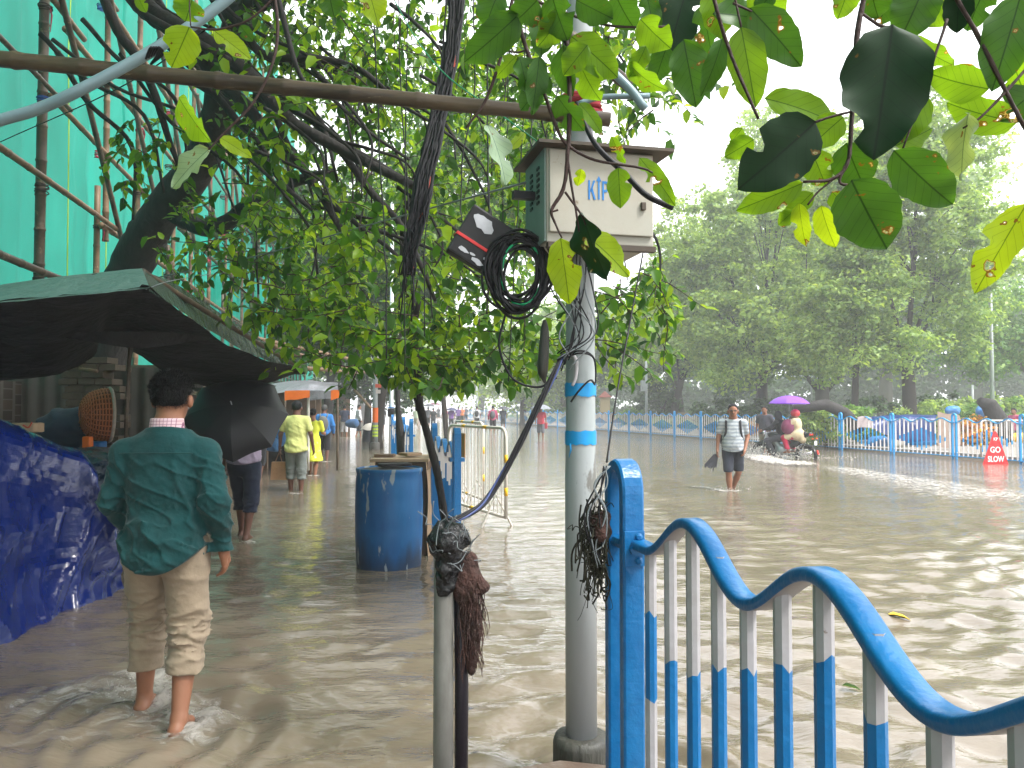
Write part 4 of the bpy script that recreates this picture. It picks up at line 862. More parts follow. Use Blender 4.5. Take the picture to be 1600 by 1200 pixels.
def wire(label, pts, m='cable', n=6, name='wire', cat='cable', sub=7):
    mb = MB(); pxtube(mb, pts, n, sub); return tag(mb.build(name, M[m], None, True), label, cat)
wire('bright green wire running diagonally down to the cabinet', [(600, -30, 4, .003), (650, 60, 3.8, .003), (700, 120, 3.6, .003), (770, 170, 3.4, .003), (845, 225, 3.1, .003)], 'cablegreen')
wire('thin grey span wire crossing the leaves to the cabinet side', [(0, 222, 8, .005), (200, 130, 6, .005), (330, 40, 5, .005)], 'cable')
wire('dark span wire running behind leaves from scaffold to cabinet', [(215, 440, 8, .005), (400, 400, 6.5, .005), (600, 345, 5, .005), (822, 285, 3.1, .005)], 'cablegrey')
wire('thin steel guy wire from cabinet down to the blue post', [(1006, 388, 3.05, .0035), (985, 500, 2.9, .0035), (963, 620, 2.7, .0035), (948, 722, 2.45, .0035)], 'cable')
wire('black conduit slanting across the cabinet front', [(900, 160, 2.75, .008), (930, 225, 2.72, .010), (975, 270, 2.72, .011), (1010, 305, 2.7, .011), (1052, 325, 2.7, .011)], 'cable', 10)
dn = thing('stay_cable', 'twisted dark cables dropping from pole to the stump of the pipe bollard', 'cables', at(820, 680, 3))
for k in range(6):
    mb = MB(); a = k * 1.05; pts = []
    for i, (x, y) in enumerate([(880, 556), (862, 592), (838, 640), (806, 705), (775, 760), (752, 790), (725, 806), (700, 815)]):
        pts.append((x + 3.5 * math.cos(a + i * 1.3), y + 3.5 * math.sin(a + i * 1.3), 2.95 - i * .05, .0045))
    pxtube(mb, pts, 6, 6); mb.build('cable', M['cable'] if k < 5 else mat('bluish_cable', (.03, .05, .16), .4), dn, True)
vw = thing('pole_wires', 'loops of black and grey wire wound round the pale pole', 'wires', at(880, 520, 3))
for k in range(12):
    x0 = rc.uniform(868, 925); mb = MB()
    pxtube(mb, [(x0, 395, 2.9, .003), (x0 + rc.uniform(-12, 16), 450, 2.93, .003), (rc.uniform(868, 932), 520, 2.93, .003), (rc.uniform(866, 890), 560 + rc.uniform(-10, 20), 2.93, .003)], 5, 6); mb.build('wire', M['cable'] if k % 3 else M['cablegrey'], vw, True)
for k in range(3):
    mb = MB(); pxtube(mb, [(878, 562, 2.96, .004), (905, 548 + 4 * k, 2.95, .004), (928, 560, 3.0, .004), (930, 600, 3.0, .003), (922, 594, 2.95, .0035), (905, 610, 2.94, .004), (892, 628, 2.95, .004)][0 if k < 2 else 3:], 6, 6); mb.build('wire', M['cable'], vw, True)
wire('black wire loop sagging left from the pole', [(870, 590, 2.95, .005), (840, 605, 2.95, .005), (800, 590, 2.95, .005), (780, 540, 2.95, .005), (790, 490, 2.95, .005)])
# cable coil
cl = thing('cable_coil', 'big round coil of black and green cable hanging left of the pole', 'cable coil', at(812, 425, 3))
for k in range(22):
    mb = MB(); cx_, cy_ = 813 + rc.uniform(-9, 9), 425 + rc.uniform(-9, 9); rx, ry = 42 + rc.uniform(-13, 9), 58 + rc.uniform(-16, 9); ph = rc.uniform(0, 6); tl = rc.uniform(-.2, .2)
    pxtube(mb, [(cx_ + rx * math.cos(a) + 8 * math.sin(a) * tl * 4, cy_ + ry * math.sin(a), 2.92 + rc.uniform(-.015, .015), .0055) for a in [ph + 2 * math.pi * i / 12 for i in range(14)]], 6, 3); mb.build('loop', M['cablegreen'] if k in (3,) else M['cable'], cl, True)
# splice canister hanging
mb = MB(); pxtube(mb, [(851, 500, 3.0, .006), (851, 515, 3.0, .016), (850, 545, 3.0, .020), (848, 578, 3.0, .021), (850, 592, 3.0, .010), (853, 600, 3.0, .004)], 12); tag(mb.build('cable_joint', M['darkconc'], None, True), 'grey brown cable joint canister hanging beside the pole', 'cable joint')
# black fibre box
fb = thing('fibre_box', 'tilted black equipment box with torn silver label and red strap', 'equipment box', at(750, 377, 2.9)); cf = at(750, 376, 2.95); rf = Matrix.Rotation(R(-32), 3, 'Y') @ Matrix.Identity(3)
rf = Matrix.Rotation(R(15), 3, 'Z') @ Matrix.Rotation(R(30), 3, 'Y')
def fl(x, y, z): return cf + rf @ Vector((x, y, z))
MB().box(cf, (.185, .055, .21), rf, .008).build('case', M['black'], fb)
MB().box(fl(0, -.0, -.028), (.19, .061, .012), rf, .001).build('strap', mat('red_strap', (.5, .03, .03), .5), fb)
rsx = random.Random(4); mb = MB(); pl = [(-.03 + .05 * math.cos(a) * rsx.uniform(.8, 1.1) + .01, .055 + .028 * math.sin(a) * rsx.uniform(.75, 1.2) + .02 * math.cos(a) * -.5) for a in [2 * math.pi * i / 16 for i in range(16)]]
mb.extr([fl(x, -.0285, z) for x, z in pl], rf @ Vector((0, -.0015, 0))); mb.build('torn_label', M['silver'], fb)
for cx_, cz_, rr_ in ((-.04, -.075, .018), (0, -.07, .012), (.03, -.085, .02), (.05, -.06, .01)):
    mb = MB(); pl = [(cx_ + rr_ * 1.3 * math.cos(a) * rsx.uniform(.5, 1.2), cz_ + rr_ * .6 * math.sin(a) * rsx.uniform(.5, 1.2)) for a in [2 * math.pi * i / 9 for i in range(9)]]; mb.extr([fl(x, -.0285, z) for x, z in pl], rf @ Vector((0, -.0015, 0))); mb.build('label_scrap', M['silver'], fb)

# ================================================================== BOLLARD PIPE, STICK, RUBBISH
bo = thing('pipe_bollard', 'rusty grey pipe post with rubbish tied over its top', 'bollard', (at(693, 1100, 2.55).x, 2.55, 0))
bxx = at(693, 1000, 2.55).x; MB().lathe([(.034, -.2), (.033, .5), (.032, .98), (.028, 1.0)], (bxx, 2.55, 0), 20).build('pipe', M['galv'], bo, True)
def wadf(P):
    f = cap(P, (0, 0, -.1), (0, 0, .05), .03, .055); f = smin(f, ell(P, (.01, 0, .06), (.06, .05, .045)), .02); return f + .016 * wob(P, 75, 1) + .008 * wob(P, 150, 4)
wd = sdf('plastic_wad', wadf, (-.12, -.12, -.2), (.13, .12, .16), .006, M['dkplastic'], None, Matrix.Translation((bxx + .015, 2.53, .985))); tag(wd, 'crumpled black plastic bound over the pipe bollard top', 'plastic sheet')
mb = MB()
for k in range(26):
    a = rc.uniform(0, 6.28); c = Vector((bxx + .015, 2.53, 1.0)); P = [c + Vector((rc.uniform(-.05, .06), rc.uniform(-.07, .03), rc.uniform(-.06, .06)))]
    for i in range(4): P.append(P[-1] + Vector((rc.uniform(-.03, .03), rc.uniform(-.02, .02), rc.uniform(-.02, .045))))
    mb.tube([Vector(q[:3]) for q in spline([tuple(p) for p in P], 4)], .0016, 4)
tag(mb.build('wire_tangle', M['cablegrey'], None, True), 'tangle of thin wires over black plastic on the bollard', 'wires')
st = thing('mop_stick', 'dark post with matted brown fibre hanging from its head', 'mop', (at(722, 1100, 2.58).x, 2.58, 0)); sx = at(720, 1000, 2.58).x
MB().tube([(sx, 2.58, -.2), (sx + .003, 2.58, .55), (sx - .008, 2.58, .95)], [.021, .023, .018], 8).build('stick', M['purpleblack'], st, True)
def moff(P):
    f = cap(P, (.0, 0, -.02), (.018, 0, .07), .042, .03); f = smin(f, cap(P, (.02, 0, 0), (.03, 0, -.3), .042, .012), .03); f = smin(f, ell(P, (.055, 0, -.02), (.035, .03, .025)), .02); return f + .008 * wob(P, 70, 2)
sdf('mop_head', moff, (-.1, -.1, -.4), (.14, .1, .15), .006, M['fibre'], st, None).matrix_parent_inverse = Matrix.Translation(Vector((sx + .005, 2.57, .895)) - st.location)
mb = MB()
for k in range(160):
    a = Vector((sx + rc.uniform(.0, .07), 2.56 + rc.uniform(-.04, .04), .93 - rc.random() * .2)); P = [a]
    for i in range(4): P.append(P[-1] + Vector((rc.uniform(-.010, .013), rc.uniform(-.01, .01), -rc.uniform(.02, .05))))
    mb.tube(P, [.0022, .002, .0018, .0015, .0008], 3)
mb.build('fibres', M['fibre'], st)
# rubbish and wires hooked on the blue post
mb = MB()
for k in range(130):
    c = Vector((.245 + rc.gauss(0, .018), 2.32, 1.10 + rc.gauss(0, .05))); P = [c]
    for i in range(5): P.append(P[-1] + Vector((rc.uniform(-.018, .018), rc.uniform(-.012, .012), rc.uniform(-.06, .02))))
    mb.tube([tuple(q) for q in spline([tuple(p) for p in P], 3)], rc.choice((.001, .0015, .0028)), 4)
tag(mb.build('string_tangle', mat('mossy_string', (.022, .022, .012), .9, noise=(.01, .008, .007)), None, True), 'tangle of mossy string and weed hooked left of the blue post', 'string')
def wad2(P): return ell(P, (0, 0, 0), (.035, .04, .055)) + .014 * wob(P, 80, 6)
w2 = sdf('weed_clump', wad2, (-.1, -.1, -.12), (.1, .1, .12), .006, M['fibre'], None, Matrix.Translation(at(937, 828, 2.34))); tag(w2, 'dark wet clump of weed caught on the blue post', 'weed clump')
for k in range(6):
    wire('thin grey wire looping off the top of the blue post' if k == 0 else 'loose wire strand %s the blue post' % ('curling beside', 'drooping below', 'knotted around', 'sagging along', 'hugging')[k - 1], [(948 + rc.uniform(-6, 6), 728, 2.32, .0025), (938 + rc.uniform(-10, 10), 760, 2.31, .0025), (rc.uniform(912, 950), 800, 2.3, .0025), (rc.uniform(915, 950), 840 + rc.uniform(-20, 20), 2.3, .002), (rc.uniform(925, 952), 880 + rc.uniform(-20, 10), 2.3, .0015)], 'cablegrey' if k % 2 else 'cable')
# ================================================================== DRUM + TABLE
dl = gnd(609, 893); dY = dl.y + .29; dx_ = (609 - 800) / 1200 * dY
dr = thing('plastic_drum', 'scuffed blue plastic drum standing in the water beside railing', 'drum', (dx_, dY, 0)); rd = 52 / 1200 * dY
pr = [(rd * .90, -.2), (rd * .955, .02), (rd * .985, .2), (rd, .33), (rd * .992, .36), (rd * 1.0, .40), (rd * 1.005, .6), (rd * .995, .63), (rd * 1.0, .66), (rd * .985, .8), (rd * .96, .86), (rd * .985, .875), (rd * .985, .905), (rd * .94, .91), (rd * .93, .87), (rd * .90, .86)]
dm = M['drum']; t = dm.node_tree; b = t.nodes['Principled BSDF']; L = t.links.new; src = b.inputs['Base Color'].links[0].from_socket
tc = nd(t, 'ShaderNodeTexCoord'); sp = nd(t, 'ShaderNodeSeparateXYZ'); L(tc.outputs['Object'], sp.inputs[0]); n = nd(t, 'ShaderNodeTexNoise'); n.inputs['Scale'].default_value = 6; n.inputs['Detail'].default_value = 7; mp = nd(t, 'ShaderNodeMapping'); mp.inputs['Scale'].default_value = (1, 1, .25); L(tc.outputs['Object'], mp.inputs[0]); L(mp.outputs[0], n.inputs[0])
ma = nd(t, 'ShaderNodeMath', operation='MULTIPLY_ADD'); L(n.outputs[0], ma.inputs[0]); ma.inputs[1].default_value = -.75; L(sp.outputs[2], ma.inputs[2])
mr = nd(t, 'ShaderNodeMapRange'); L(ma.outputs[0], mr.inputs[0]); mr.inputs[1].default_value = -.12; mr.inputs[2].default_value = -.32; mr.inputs[4].default_value = .85
mm = nd(t, 'ShaderNodeMix', data_type='RGBA'); L(src, mm.inputs['A']); mm.inputs['B'].default_value = (.012, .022, .045, 1); L(mr.outputs[0], mm.inputs['Factor'])
n4 = nd(t, 'ShaderNodeTexNoise'); n4.inputs['Scale'].default_value = 11; n4.inputs['Detail'].default_value = 5; mp4 = nd(t, 'ShaderNodeMapping'); mp4.inputs['Scale'].default_value = (1, 1, .3); mp4.inputs['Location'].default_value = (3, 1, 2); L(tc.outputs['Object'], mp4.inputs[0]); L(mp4.outputs[0], n4.inputs[0])
mr4 = nd(t, 'ShaderNodeMapRange'); L(n4.outputs[0], mr4.inputs[0]); mr4.inputs[1].default_value = .64; mr4.inputs[2].default_value = .67
m5 = nd(t, 'ShaderNodeMix', data_type='RGBA'); L(mm.outputs['Result'], m5.inputs['A']); m5.inputs['B'].default_value = (.25, .30, .34, 1); L(mr4.outputs[0], m5.inputs['Factor']); L(m5.outputs['Result'], b.inputs['Base Color'])
MB().lathe(pr, (dx_, dY, 0), 40).build('shell', M['drum'], dr, True)
mb = MB(); mb.lathe([(rd * .9, .862), (rd * .9, .895), (rd * .6, .905), (.02, .91)], (dx_, dY, 0), 28); mb.box((dx_ + .05, dY, .935), (.3, .12, .03), Matrix.Rotation(.5, 3, 'Z'), .005); mb.build('lid', M['black'], dr, True)
tb = thing('wooden_table', 'weathered board counter wedged behind the blue drum', 'table', (at(622, 715, 8).x, 8, 0)); a = at(578, 714, 7.7); b = at(670, 722, 7.7)
tcx = (a.x + b.x) / 2; tz = CAMZ - 80 / 1200 * 7.9
MB().box((tcx, 8.05, tz), (b.x - a.x, .75, .03), None, .004).build('top', M['ply'], tb)
MB().box((tcx + .02, 8.05, tz - .06), (b.x - a.x - .06, .68, .08), None, .004).build('apron', M['wood'], tb)
for sx_ in (-1, 1):
    for sy_ in (-1, 1): MB().box((tcx + sx_ * (b.x - a.x - .12) / 2, 8.05 + sy_ * .3, tz / 2 - .15), (.06, .06, tz + .1)).build('leg', M['wood'], tb)
mb = MB(); P = []
for i in range(12):
    row = []
    for j in range(14): v_ = j / 13; row.append((b.x - .03 + .02 * math.sin(i * 1.3 + v_ * 5) + .05 * v_ * v_, 7.68 + i * .06, tz - v_ * (tz + .02)))
    P.append(row)
mb.grid(P); tag(mb.build('sacking', M['ply'], None, True), 'brown sacking draped down the counter end next to the railing', 'sack')
for k, (cx_, cy_, sc_k) in enumerate(((600, 716, .2), (640, 710, .18))):
    p = at(cx_, cy_, 7.95); o = MB().box((p.x, 8.0, tz + .03 + .015 * k), (sc_k, .18, .03), Matrix.Rotation(k * .7, 3, 'Z'), .006).build('plank' if k else 'board', [M['wood'], M['ply']][k]); tag(o, ['dark board lying on the counter left end', 'short pale plank lying on the counter middle'][k], 'board')
# ================================================================== BARRICADES
M['rail_w'] = mat('barrier_white', (.62, .60, .56), .5, noise=(.40, .30, .2), nscale=6, noise2=(.25, .12, .05), n2scale=14, n2thr=.66)
M['rail_y'] = mat('barrier_yellow', (.75, .42, .01), .5)
def barrier(label, c, rz, W=2.0, H=1.1, nb=17, group='steel crowd barriers', plate=True, lean=0):
    o = thing('barrier', label, 'barrier', (c[0], c[1], 0), 0, group); A = Matrix.Translation((c[0], c[1], .0)) @ Matrix.Rotation(rz, 4, 'Z') @ Matrix.Rotation(lean, 4, 'X')
    T = lambda x, y, z: A @ Vector((x, y, z)); r = .12; hw = W / 2; z0 = .14
    fr = [(-hw, z0)] + [(-hw, H - r)] + [(-hw + r - r * math.cos(a), H - r + r * math.sin(a)) for a in (R(30), R(60), R(90))] + [(hw - r + r * math.sin(a), H - r + r * math.cos(a)) for a in (0, R(30), R(60))] + [(hw, H - r), (hw, z0), (-hw, z0)]
    MB().tube([T(x, 0, z) for x, z in fr], .021, 8).build('frame', M['rail_w'], o, True)
    for k in range(nb):
        x = -hw + W * (k + 1) / (nb + 1); MB().tube([T(x, 0, z0), T(x, 0, H)], .008, 5).build('bar', M['rail_w'], o)
    for x, z, ho in ((-hw, .45, 0), (-hw, .85, 0), (hw, .45, 0), (hw, .85, 0), (-hw * .35, H, 1), (hw * .4, H, 1), (hw * .1, z0, 1)):
        d = (.06, 0, 0) if ho else (0, 0, .05); MB().tube([T(x - d[0], 0, z - d[2]), T(x + d[0], 0, z + d[2])], .023, 8).build('stripe', M['rail_y'], o, True)
    for s_ in (-1, 1):
        MB().tube([T(s_ * (hw - .25), -.28, -.15), T(s_ * (hw - .3), 0, z0 + .25), T(s_ * (hw - .25), .28, -.15)], .016, 6).build('foot', M['rail_w'], o)
    return o, T
b1, T1 = barrier('white crowd barrier with blank ochre plate near the median railing', ((743 - 800) / 1200 * 10.3 + .0, 10.2), R(116), 1.9, 1.22, 15, lean=0)
MB().box(T1(.45, .02, .95), (.012, .3, .34), Matrix.Rotation(R(26), 3, 'Z')).build('plate', mat('ochre_plate', (.35, .17, .04), .7), b1)
barrier('second white crowd barrier standing just behind the plated one', ((730 - 800) / 1200 * 11.6, 11.9), R(110), 1.5, 1.25, 12)
gY = 21.2; b2, T2 = barrier('white crowd barrier behind the red triangular sign', ((1600 - 800) / 1200 * 21.1 + .15, 21.1), R(8), 3.0, 1.12, 20)
# GO SLOW sign
sg = thing('triangle_sign', 'red triangular road sign reading GO SLOW by the barrier', 'sign', ((1554 - 800) / 1200 * 20.0, 20.0, 0)); sx0 = (1554 - 800) / 1200 * 20.0; hw = 41 / 2 / 1200 * 20 * 1.0; zt = CAMZ + (637 - 674) / 1200 * 20; zb_ = CAMZ + (637 - 727) / 1200 * 20
M['signred'] = mat('sign_red', (.62, .015, .02), .45); M['signwhite'] = mat('sign_white', (.8, .8, .8), .5)
MB().extr([(sx0 - hw, 20, zb_), (sx0 + hw, 20, zb_), (sx0 + .03, 20, zt), (sx0 - .03, 20, zt)], (0, .03, 0)).build('panel', M['signred'], sg)
def textmesh(txt, size, loc, m, parent, rz=0, name='lettering', bold=.012, ax=1.0, normalY=-1):
    cu = bpy.data.curves.new('t', 'FONT'); cu.body = txt; cu.size = size; cu.offset = bold * size; cu.extrude = .002; cu.align_x = 'CENTER'; cu.align_y = 'CENTER'; cu.resolution_u = 3
    ob = bpy.data.objects.new('t', cu); COL.objects.link(ob); dg = bpy.context.evaluated_depsgraph_get(); me = bpy.data.meshes.new_from_object(ob.evaluated_get(dg)); bpy.data.objects.remove(ob)
    A = Matrix.Translation(loc) @ Matrix.Rotation(rz, 4, 'Z') @ Matrix.Rotation(R(90), 4, 'X') @ Matrix.Diagonal((ax, 1, 1, 1)); me.transform(A)
    return addobj(name, me, m, parent, False)
textmesh('GO', .21, (sx0 - .01, 19.994, zb_ + .40), M['signwhite'], sg, bold=.02, ax=.85); textmesh('SLOW', .21, (sx0, 19.994, zb_ + .16), M['signwhite'], sg, bold=.02, ax=.72); textmesh('KP', .11, (sx0, 19.994, zb_ + .68), M['signwhite'], sg, bold=.02, ax=.85)
for s_ in (-1, 1): MB().tube([(sx0 + s_ * hw * .8, 20.03, zb_ + .1), (sx0 + s_ * hw * .9, 20.25, -.2)], .012, 5).build('leg', M['rail_w'], sg)
# ================================================================== STALLS
M['greentarp'] = mat('green_tarp', (.17, .30, .26), .3, noise=(.26, .38, .35), nscale=3, bump=.8, bscale=12, bdist=.03, transl=.35)  # roof tarp's flap, with the skylight on it put into a paler green
M['darkgreentarp'] = mat('wet_dark_tarp', (.03, .06, .045), .15, noise=(.06, .09, .07), nscale=4, bump=1, bscale=14, bdist=.04)
M['blacktarp'] = mat('black_tarp_cloth', (.007, .007, .008), .75, noise=(.02, .02, .022), nscale=3, bump=.6, bscale=10, bdist=.03)
M['bluetarp'] = mat('blue_tarp_plastic', (.001, .009, .085), .2, noise=(.002, .018, .15), nscale=2.5, bump=.5, bscale=9, bdist=.03, coat=.35)
M['parktarp'] = mat('park_tarp_plastic', (.004, .022, .11), .3, bump=.5, bscale=7, bdist=.05)
M['whitetarp'] = mat('clear_white_tarp', (.30, .30, .33), .25, noise=(.16, .16, .18), nscale=4, bump=.8, bscale=8, bdist=.05, transl=.3)
M['orangecloth'] = mat('orange_valance', (.75, .16, .02), .6, noise=(.6, .12, .02), nscale=6)
def sheet(rows, nu, nv, wr, f=3.0, seed=0, dirv=(0, 0, 1), fold=0):
    """rows: list of lists of control (px,py,Y); bicubic-ish resample, wrinkle displaced -> MB"""
    R0 = [spline([tuple(at(*p)) for p in r], 8) for r in rows]; m = min(len(r) for r in R0); idx = np.linspace(0, m - 1, nu + 1)
    cols = []
    for t_ in idx:
        k = int(min(t_, m - 2)); fr = t_ - k; pts = [r[k] * (1 - fr) + r[k + 1] * fr for r in R0]
        if len(pts) == 2: pts = [pts[0] + (pts[1] - pts[0]) * q / nv for q in range(nv + 1)]
        else:
            sp = spline([tuple(p) for p in pts], 12); pts = [sp[int(round(q / nv * (len(sp) - 1)))] for q in range(nv + 1)]
        cols.append(pts)
    A = np.array(cols); P = (A[..., 0], A[..., 1], A[..., 2]); w_ = wr * (wob(P, f, seed) + .6 * wob(P, f * 2.3, seed + 1) + .25 * wob(P, f * 5, seed + 2))
    if fold: g = wob(P, f * 1.4, seed + 7, 3); w_ = w_ + fold * .45 * (1 - np.abs(wob(P, f * 4.2, seed + 17, 3)) * 2.2).clip(0) ** 1.5; w_ = w_ + fold * (1 - np.abs(g) * 1.6).clip(0) ** 2 - fold * .3 * np.abs(wob(P, f * 3.1, seed + 9, 3))
    A = A + w_[..., None] * np.array(dirv); mb = MB(); mb.grid([[tuple(p) for p in c] for c in A]); return mb
s1 = thing('market_stall', 'nearest stall under a green topped black tarpaulin roof', 'market stall', (-2.8, 5.5, 0))
sheet([[(222, 419, 4.75), (300, 460, 5.6), (380, 513, 6.6), (440, 552, 7.35), (472, 573, 7.75)], [(234, 452, 4.5), (300, 499, 5.4), (380, 548, 6.5), (440, 572, 7.3), (476, 581, 7.72)]], 40, 6, .012, 5, 1).build('roof_slope', M['darkgreentarp'], s1, True)
sheet([[(-90, 456, 4.85), (60, 437, 4.8), (140, 427, 4.8), (222, 419, 4.75)], [(-90, 482, 4.5), (60, 468, 4.5), (140, 461, 4.5), (234, 450, 4.5)]], 40, 6, .008, 6, 2).build('roof_flap', M['greentarp'], s1, True)
fr_ = [(-90, 483, 4.51), (60, 469, 4.51), (110, 464, 4.51), (150, 461, 4.51), (185, 457, 4.51), (215, 453, 4.51), (236, 453, 4.52), (300, 500, 5.42), (380, 549, 6.5), (476, 582, 7.72)]
rr_ = [(-90, 602, 6.2), (60, 594, 6.3), (112, 577, 6.4), (148, 556, 6.6), (160, 532, 6.8), (215, 556, 7.2), (262, 585, 7.5), (330, 606, 7.8), (405, 601, 7.9), (477, 583, 7.8)]
mid = [((a[0] + b[0]) / 2, (a[1] + b[1]) / 2 + 3, (a[2] + b[2]) / 2) for a, b in zip(fr_, rr_)]
sheet([fr_, mid, rr_], 70, 24, .022, 3.0, 3, fold=.02).build('roof_lining', M['blacktarp'], s1, True)
# hanging flap inside
sheet([[(100, 520, 5.4), (220, 520, 5.6), (330, 520, 5.9)], [(100, 528, 5.45), (220, 545, 5.65), (330, 528, 5.95)]], 20, 6, .012, 5, 5).build('hanging_flap', M['blacktarp'], s1, True)
bamboo_pole('post', at(206, 512, 6.2), at(196, 700, 6.2), .018, M['bambood'], s1, .3); bamboo_pole('ridge_pole', at(222, 424, 4.78), at(474, 578, 7.74), .02, M['bambood'], s1, .3)
bamboo_pole('cross_pole', at(-90, 462, 4.84), at(224, 424, 4.78), .02, M['bambood'], s1, .3)
bamboo_pole('post', (-3.35, 4.7, -.2), (-3.35, 4.7, 2.15), .025, M['bambood'], s1, .3)
wire('cord tied from the tarpaulin corner up to the scaffold', [(228, 452, 4.5, .003), (262, 440, 5, .003), (330, 428, 6, .003)], 'cablegrey')
# blue tarp heap
top = [(-420, 640, 3.7), (-110, 628, 4.3), (-40, 645, 4.6), (30, 668, 4.85), (90, 696, 5.1), (126, 712, 5.25), (146, 760, 5.5), (168, 820, 5.8), (190, 850, 6.1)]
bot = [(-420, 1200), (-110, 1075), (-40, 1035), (30, 995), (90, 962), (126, 950), (146, 943), (168, 936), (194, 924)]
btm = [(a[0], a[1], gnd(a[0], a[1], -.02).y - .02) for a in bot]; md1 = [(t_[0] + 2, t_[1] * .7 + b_[1] * .3, t_[2] * .72 + b_[2] * .28) for t_, b_ in zip(top, btm)]; md2 = [(t_[0] - 6, t_[1] * .3 + b_[1] * .7, t_[2] * .35 + b_[2] * .65 + .05) for t_, b_ in zip(top, btm)]
back = [(p[0] - 90, p[1] + 18, p[2] + 1.4) for p in top]; back0 = [(p[0] - 160, p[1] + 150, p[2] + 1.9) for p in top]
o = sheet([back0, back, top, md1, md2, btm], 170, 130, .013, 3.6, 11, dirv=(.85, -.5, .15), fold=.060).build('blue_tarpaulin', M['bluetarp'], None, True); tag(o, 'big heap of goods under wrinkled shiny blue tarpaulin at the stall', 'tarpaulin')
# table behind with dark wet tarp
o = sheet([[(60, 706, 6.3), (150, 700, 6.5), (270, 694, 7.4)], [(60, 735, 5.9), (150, 730, 5.9), (270, 722, 6.6)], [(60, 860, 5.9), (150, 860, 5.85), (270, 830, 6.5)]], 50, 30, .02, 5, 21, dirv=(.5, -.8, .3), fold=.04).build('dark_tarpaulin', mat('dark_teal_tarp', (.008, .02, .035), .18, bump=1, bscale=12, bdist=.05), None, True); tag(o, 'dark teal wet tarpaulin over a table behind the green shirt', 'tarpaulin')
# tin sheet, brick pier, wall
mb = MB(); P = []
for i in range(90): x = -6.2 + i * .03; P.append([(x, 8.3 + .022 * math.cos(i * 1.05), 0.0), (x, 8.3 + .022 * math.cos(i * 1.05), 1.9)])
mb.grid(P); tag(mb.build('tin_sheet', mat('corrugated_tin', (.10, .095, .08), .5, noise=(.05, .045, .04), nscale=5), None, True), 'dark corrugated tin sheet at the back of the nearest stall', 'tin sheet')
M['brick2'] = mat('broken_brick', (.10, .075, .055), .85, noise=(.05, .04, .033), nscale=8, bump=.5, bscale=25)
mb = MB(); rb = random.Random(5); z = 0.0
x0, x1 = at(108, 640, 8.0).x, at(172, 640, 8.0).x
while z < 1.95:
    x = x0 + rb.uniform(-.06, .02)
    while x < x1 - .02:
        w_ = rb.uniform(.17, .24); mb.box((x + w_ / 2, 8.0 + rb.uniform(-.012, .012), z + .034), (w_ - .012, .22, .062), Matrix.Rotation(rb.uniform(-.03, .03), 3, 'Y'), .004); x += w_
    z += .074
mb.box(((x0 + x1) / 2, 8.02, .95), (x1 - x0 - .05, .18, 1.85)); mb.build('brick_pier', M['brick2']); tag(bpy.context.scene.objects['brick_pier'], 'rough pier of broken bricks beside the wicker basket', 'brick pier')
x2 = at(250, 640, 8.6).x
mb = MB().box(((x1 + x2) / 2 - .05, 8.7, .9), (x2 - x1 + .3, .12, 2.1)); tag(mb.build('plaster_wall', mat('stained_plaster', (.17, .15, .115), .8, noise=(.07, .06, .045), nscale=4, bump=.5)), 'stained plaster wall panel behind the wicker basket', 'wall')
o = bamboo_pole('beam', at(125, 577, 7.9), at(152, 580, 7.8), .022, M['wood'], None); tag(o, 'wooden beam end poking out above the brick pier', 'beam')
# basket
bk = thing('wicker_basket', 'round orange brown wicker basket hanging on its side', 'basket', at(158, 648, 7.0)); c = at(156, 648, 7.0)
def bpt(u, v, k=1.0): # u around, v 0..1 depth
    a = 2 * math.pi * u; ph = v * math.pi / 2; rr_ = math.cos(ph) ** .7 if v < 1 else 0; return c + Matrix.Rotation(R(-28), 3, 'Z') @ Vector((-.16 * math.sin(ph) * k + .06, .235 * rr_ * math.cos(a) * k, .235 * rr_ * math.sin(a) * k))
M['wicker'] = mat('wicker', (.42, .13, .045), .6, noise=(.20, .07, .03), nscale=20, bump=.4, bscale=60); M['rimw'] = mat('basket_rim', (.42, .36, .30), .7, noise=(.2, .15, .1), nscale=20)
mb = MB()
def bpf(u, v, k=1.0): a = 2 * math.pi * u; ph = v * math.pi / 2; rr_ = max(math.cos(ph), 0) ** .7; return c + Vector((.07, 0, 0)) + Matrix.Rotation(R(128), 3, 'Z') @ Vector((.225 * rr_ * math.cos(a) * k, .22 * math.sin(ph) * k, .235 * rr_ * math.sin(a) * k))
for k in range(28): mb.tube([bpf(k / 28, v / 12, 1.0) for v in range(12)], .006, 4)
for j in range(13): mb.tube([bpf(i / 48, j / 13.5, 1.0 + .022 * (1 if (i + j) % 2 else -1)) for i in range(49)], .0085, 4, cap=False)
mb.build('weave', M['wicker'], bk, True)
mb = MB(); mb.grid([[bpf(i / 32, j / 8, .975) for i in range(33)] for j in range(9)]); mb.build('lining', mat('wicker_dark', (.12, .045, .02), .8), bk, True)
mb = MB(); mb.tube([bpf(i / 40, -.04, 1.02) for i in range(41)], .016, 6, cap=False); mb.build('rim', M['rimw'], bk, True)
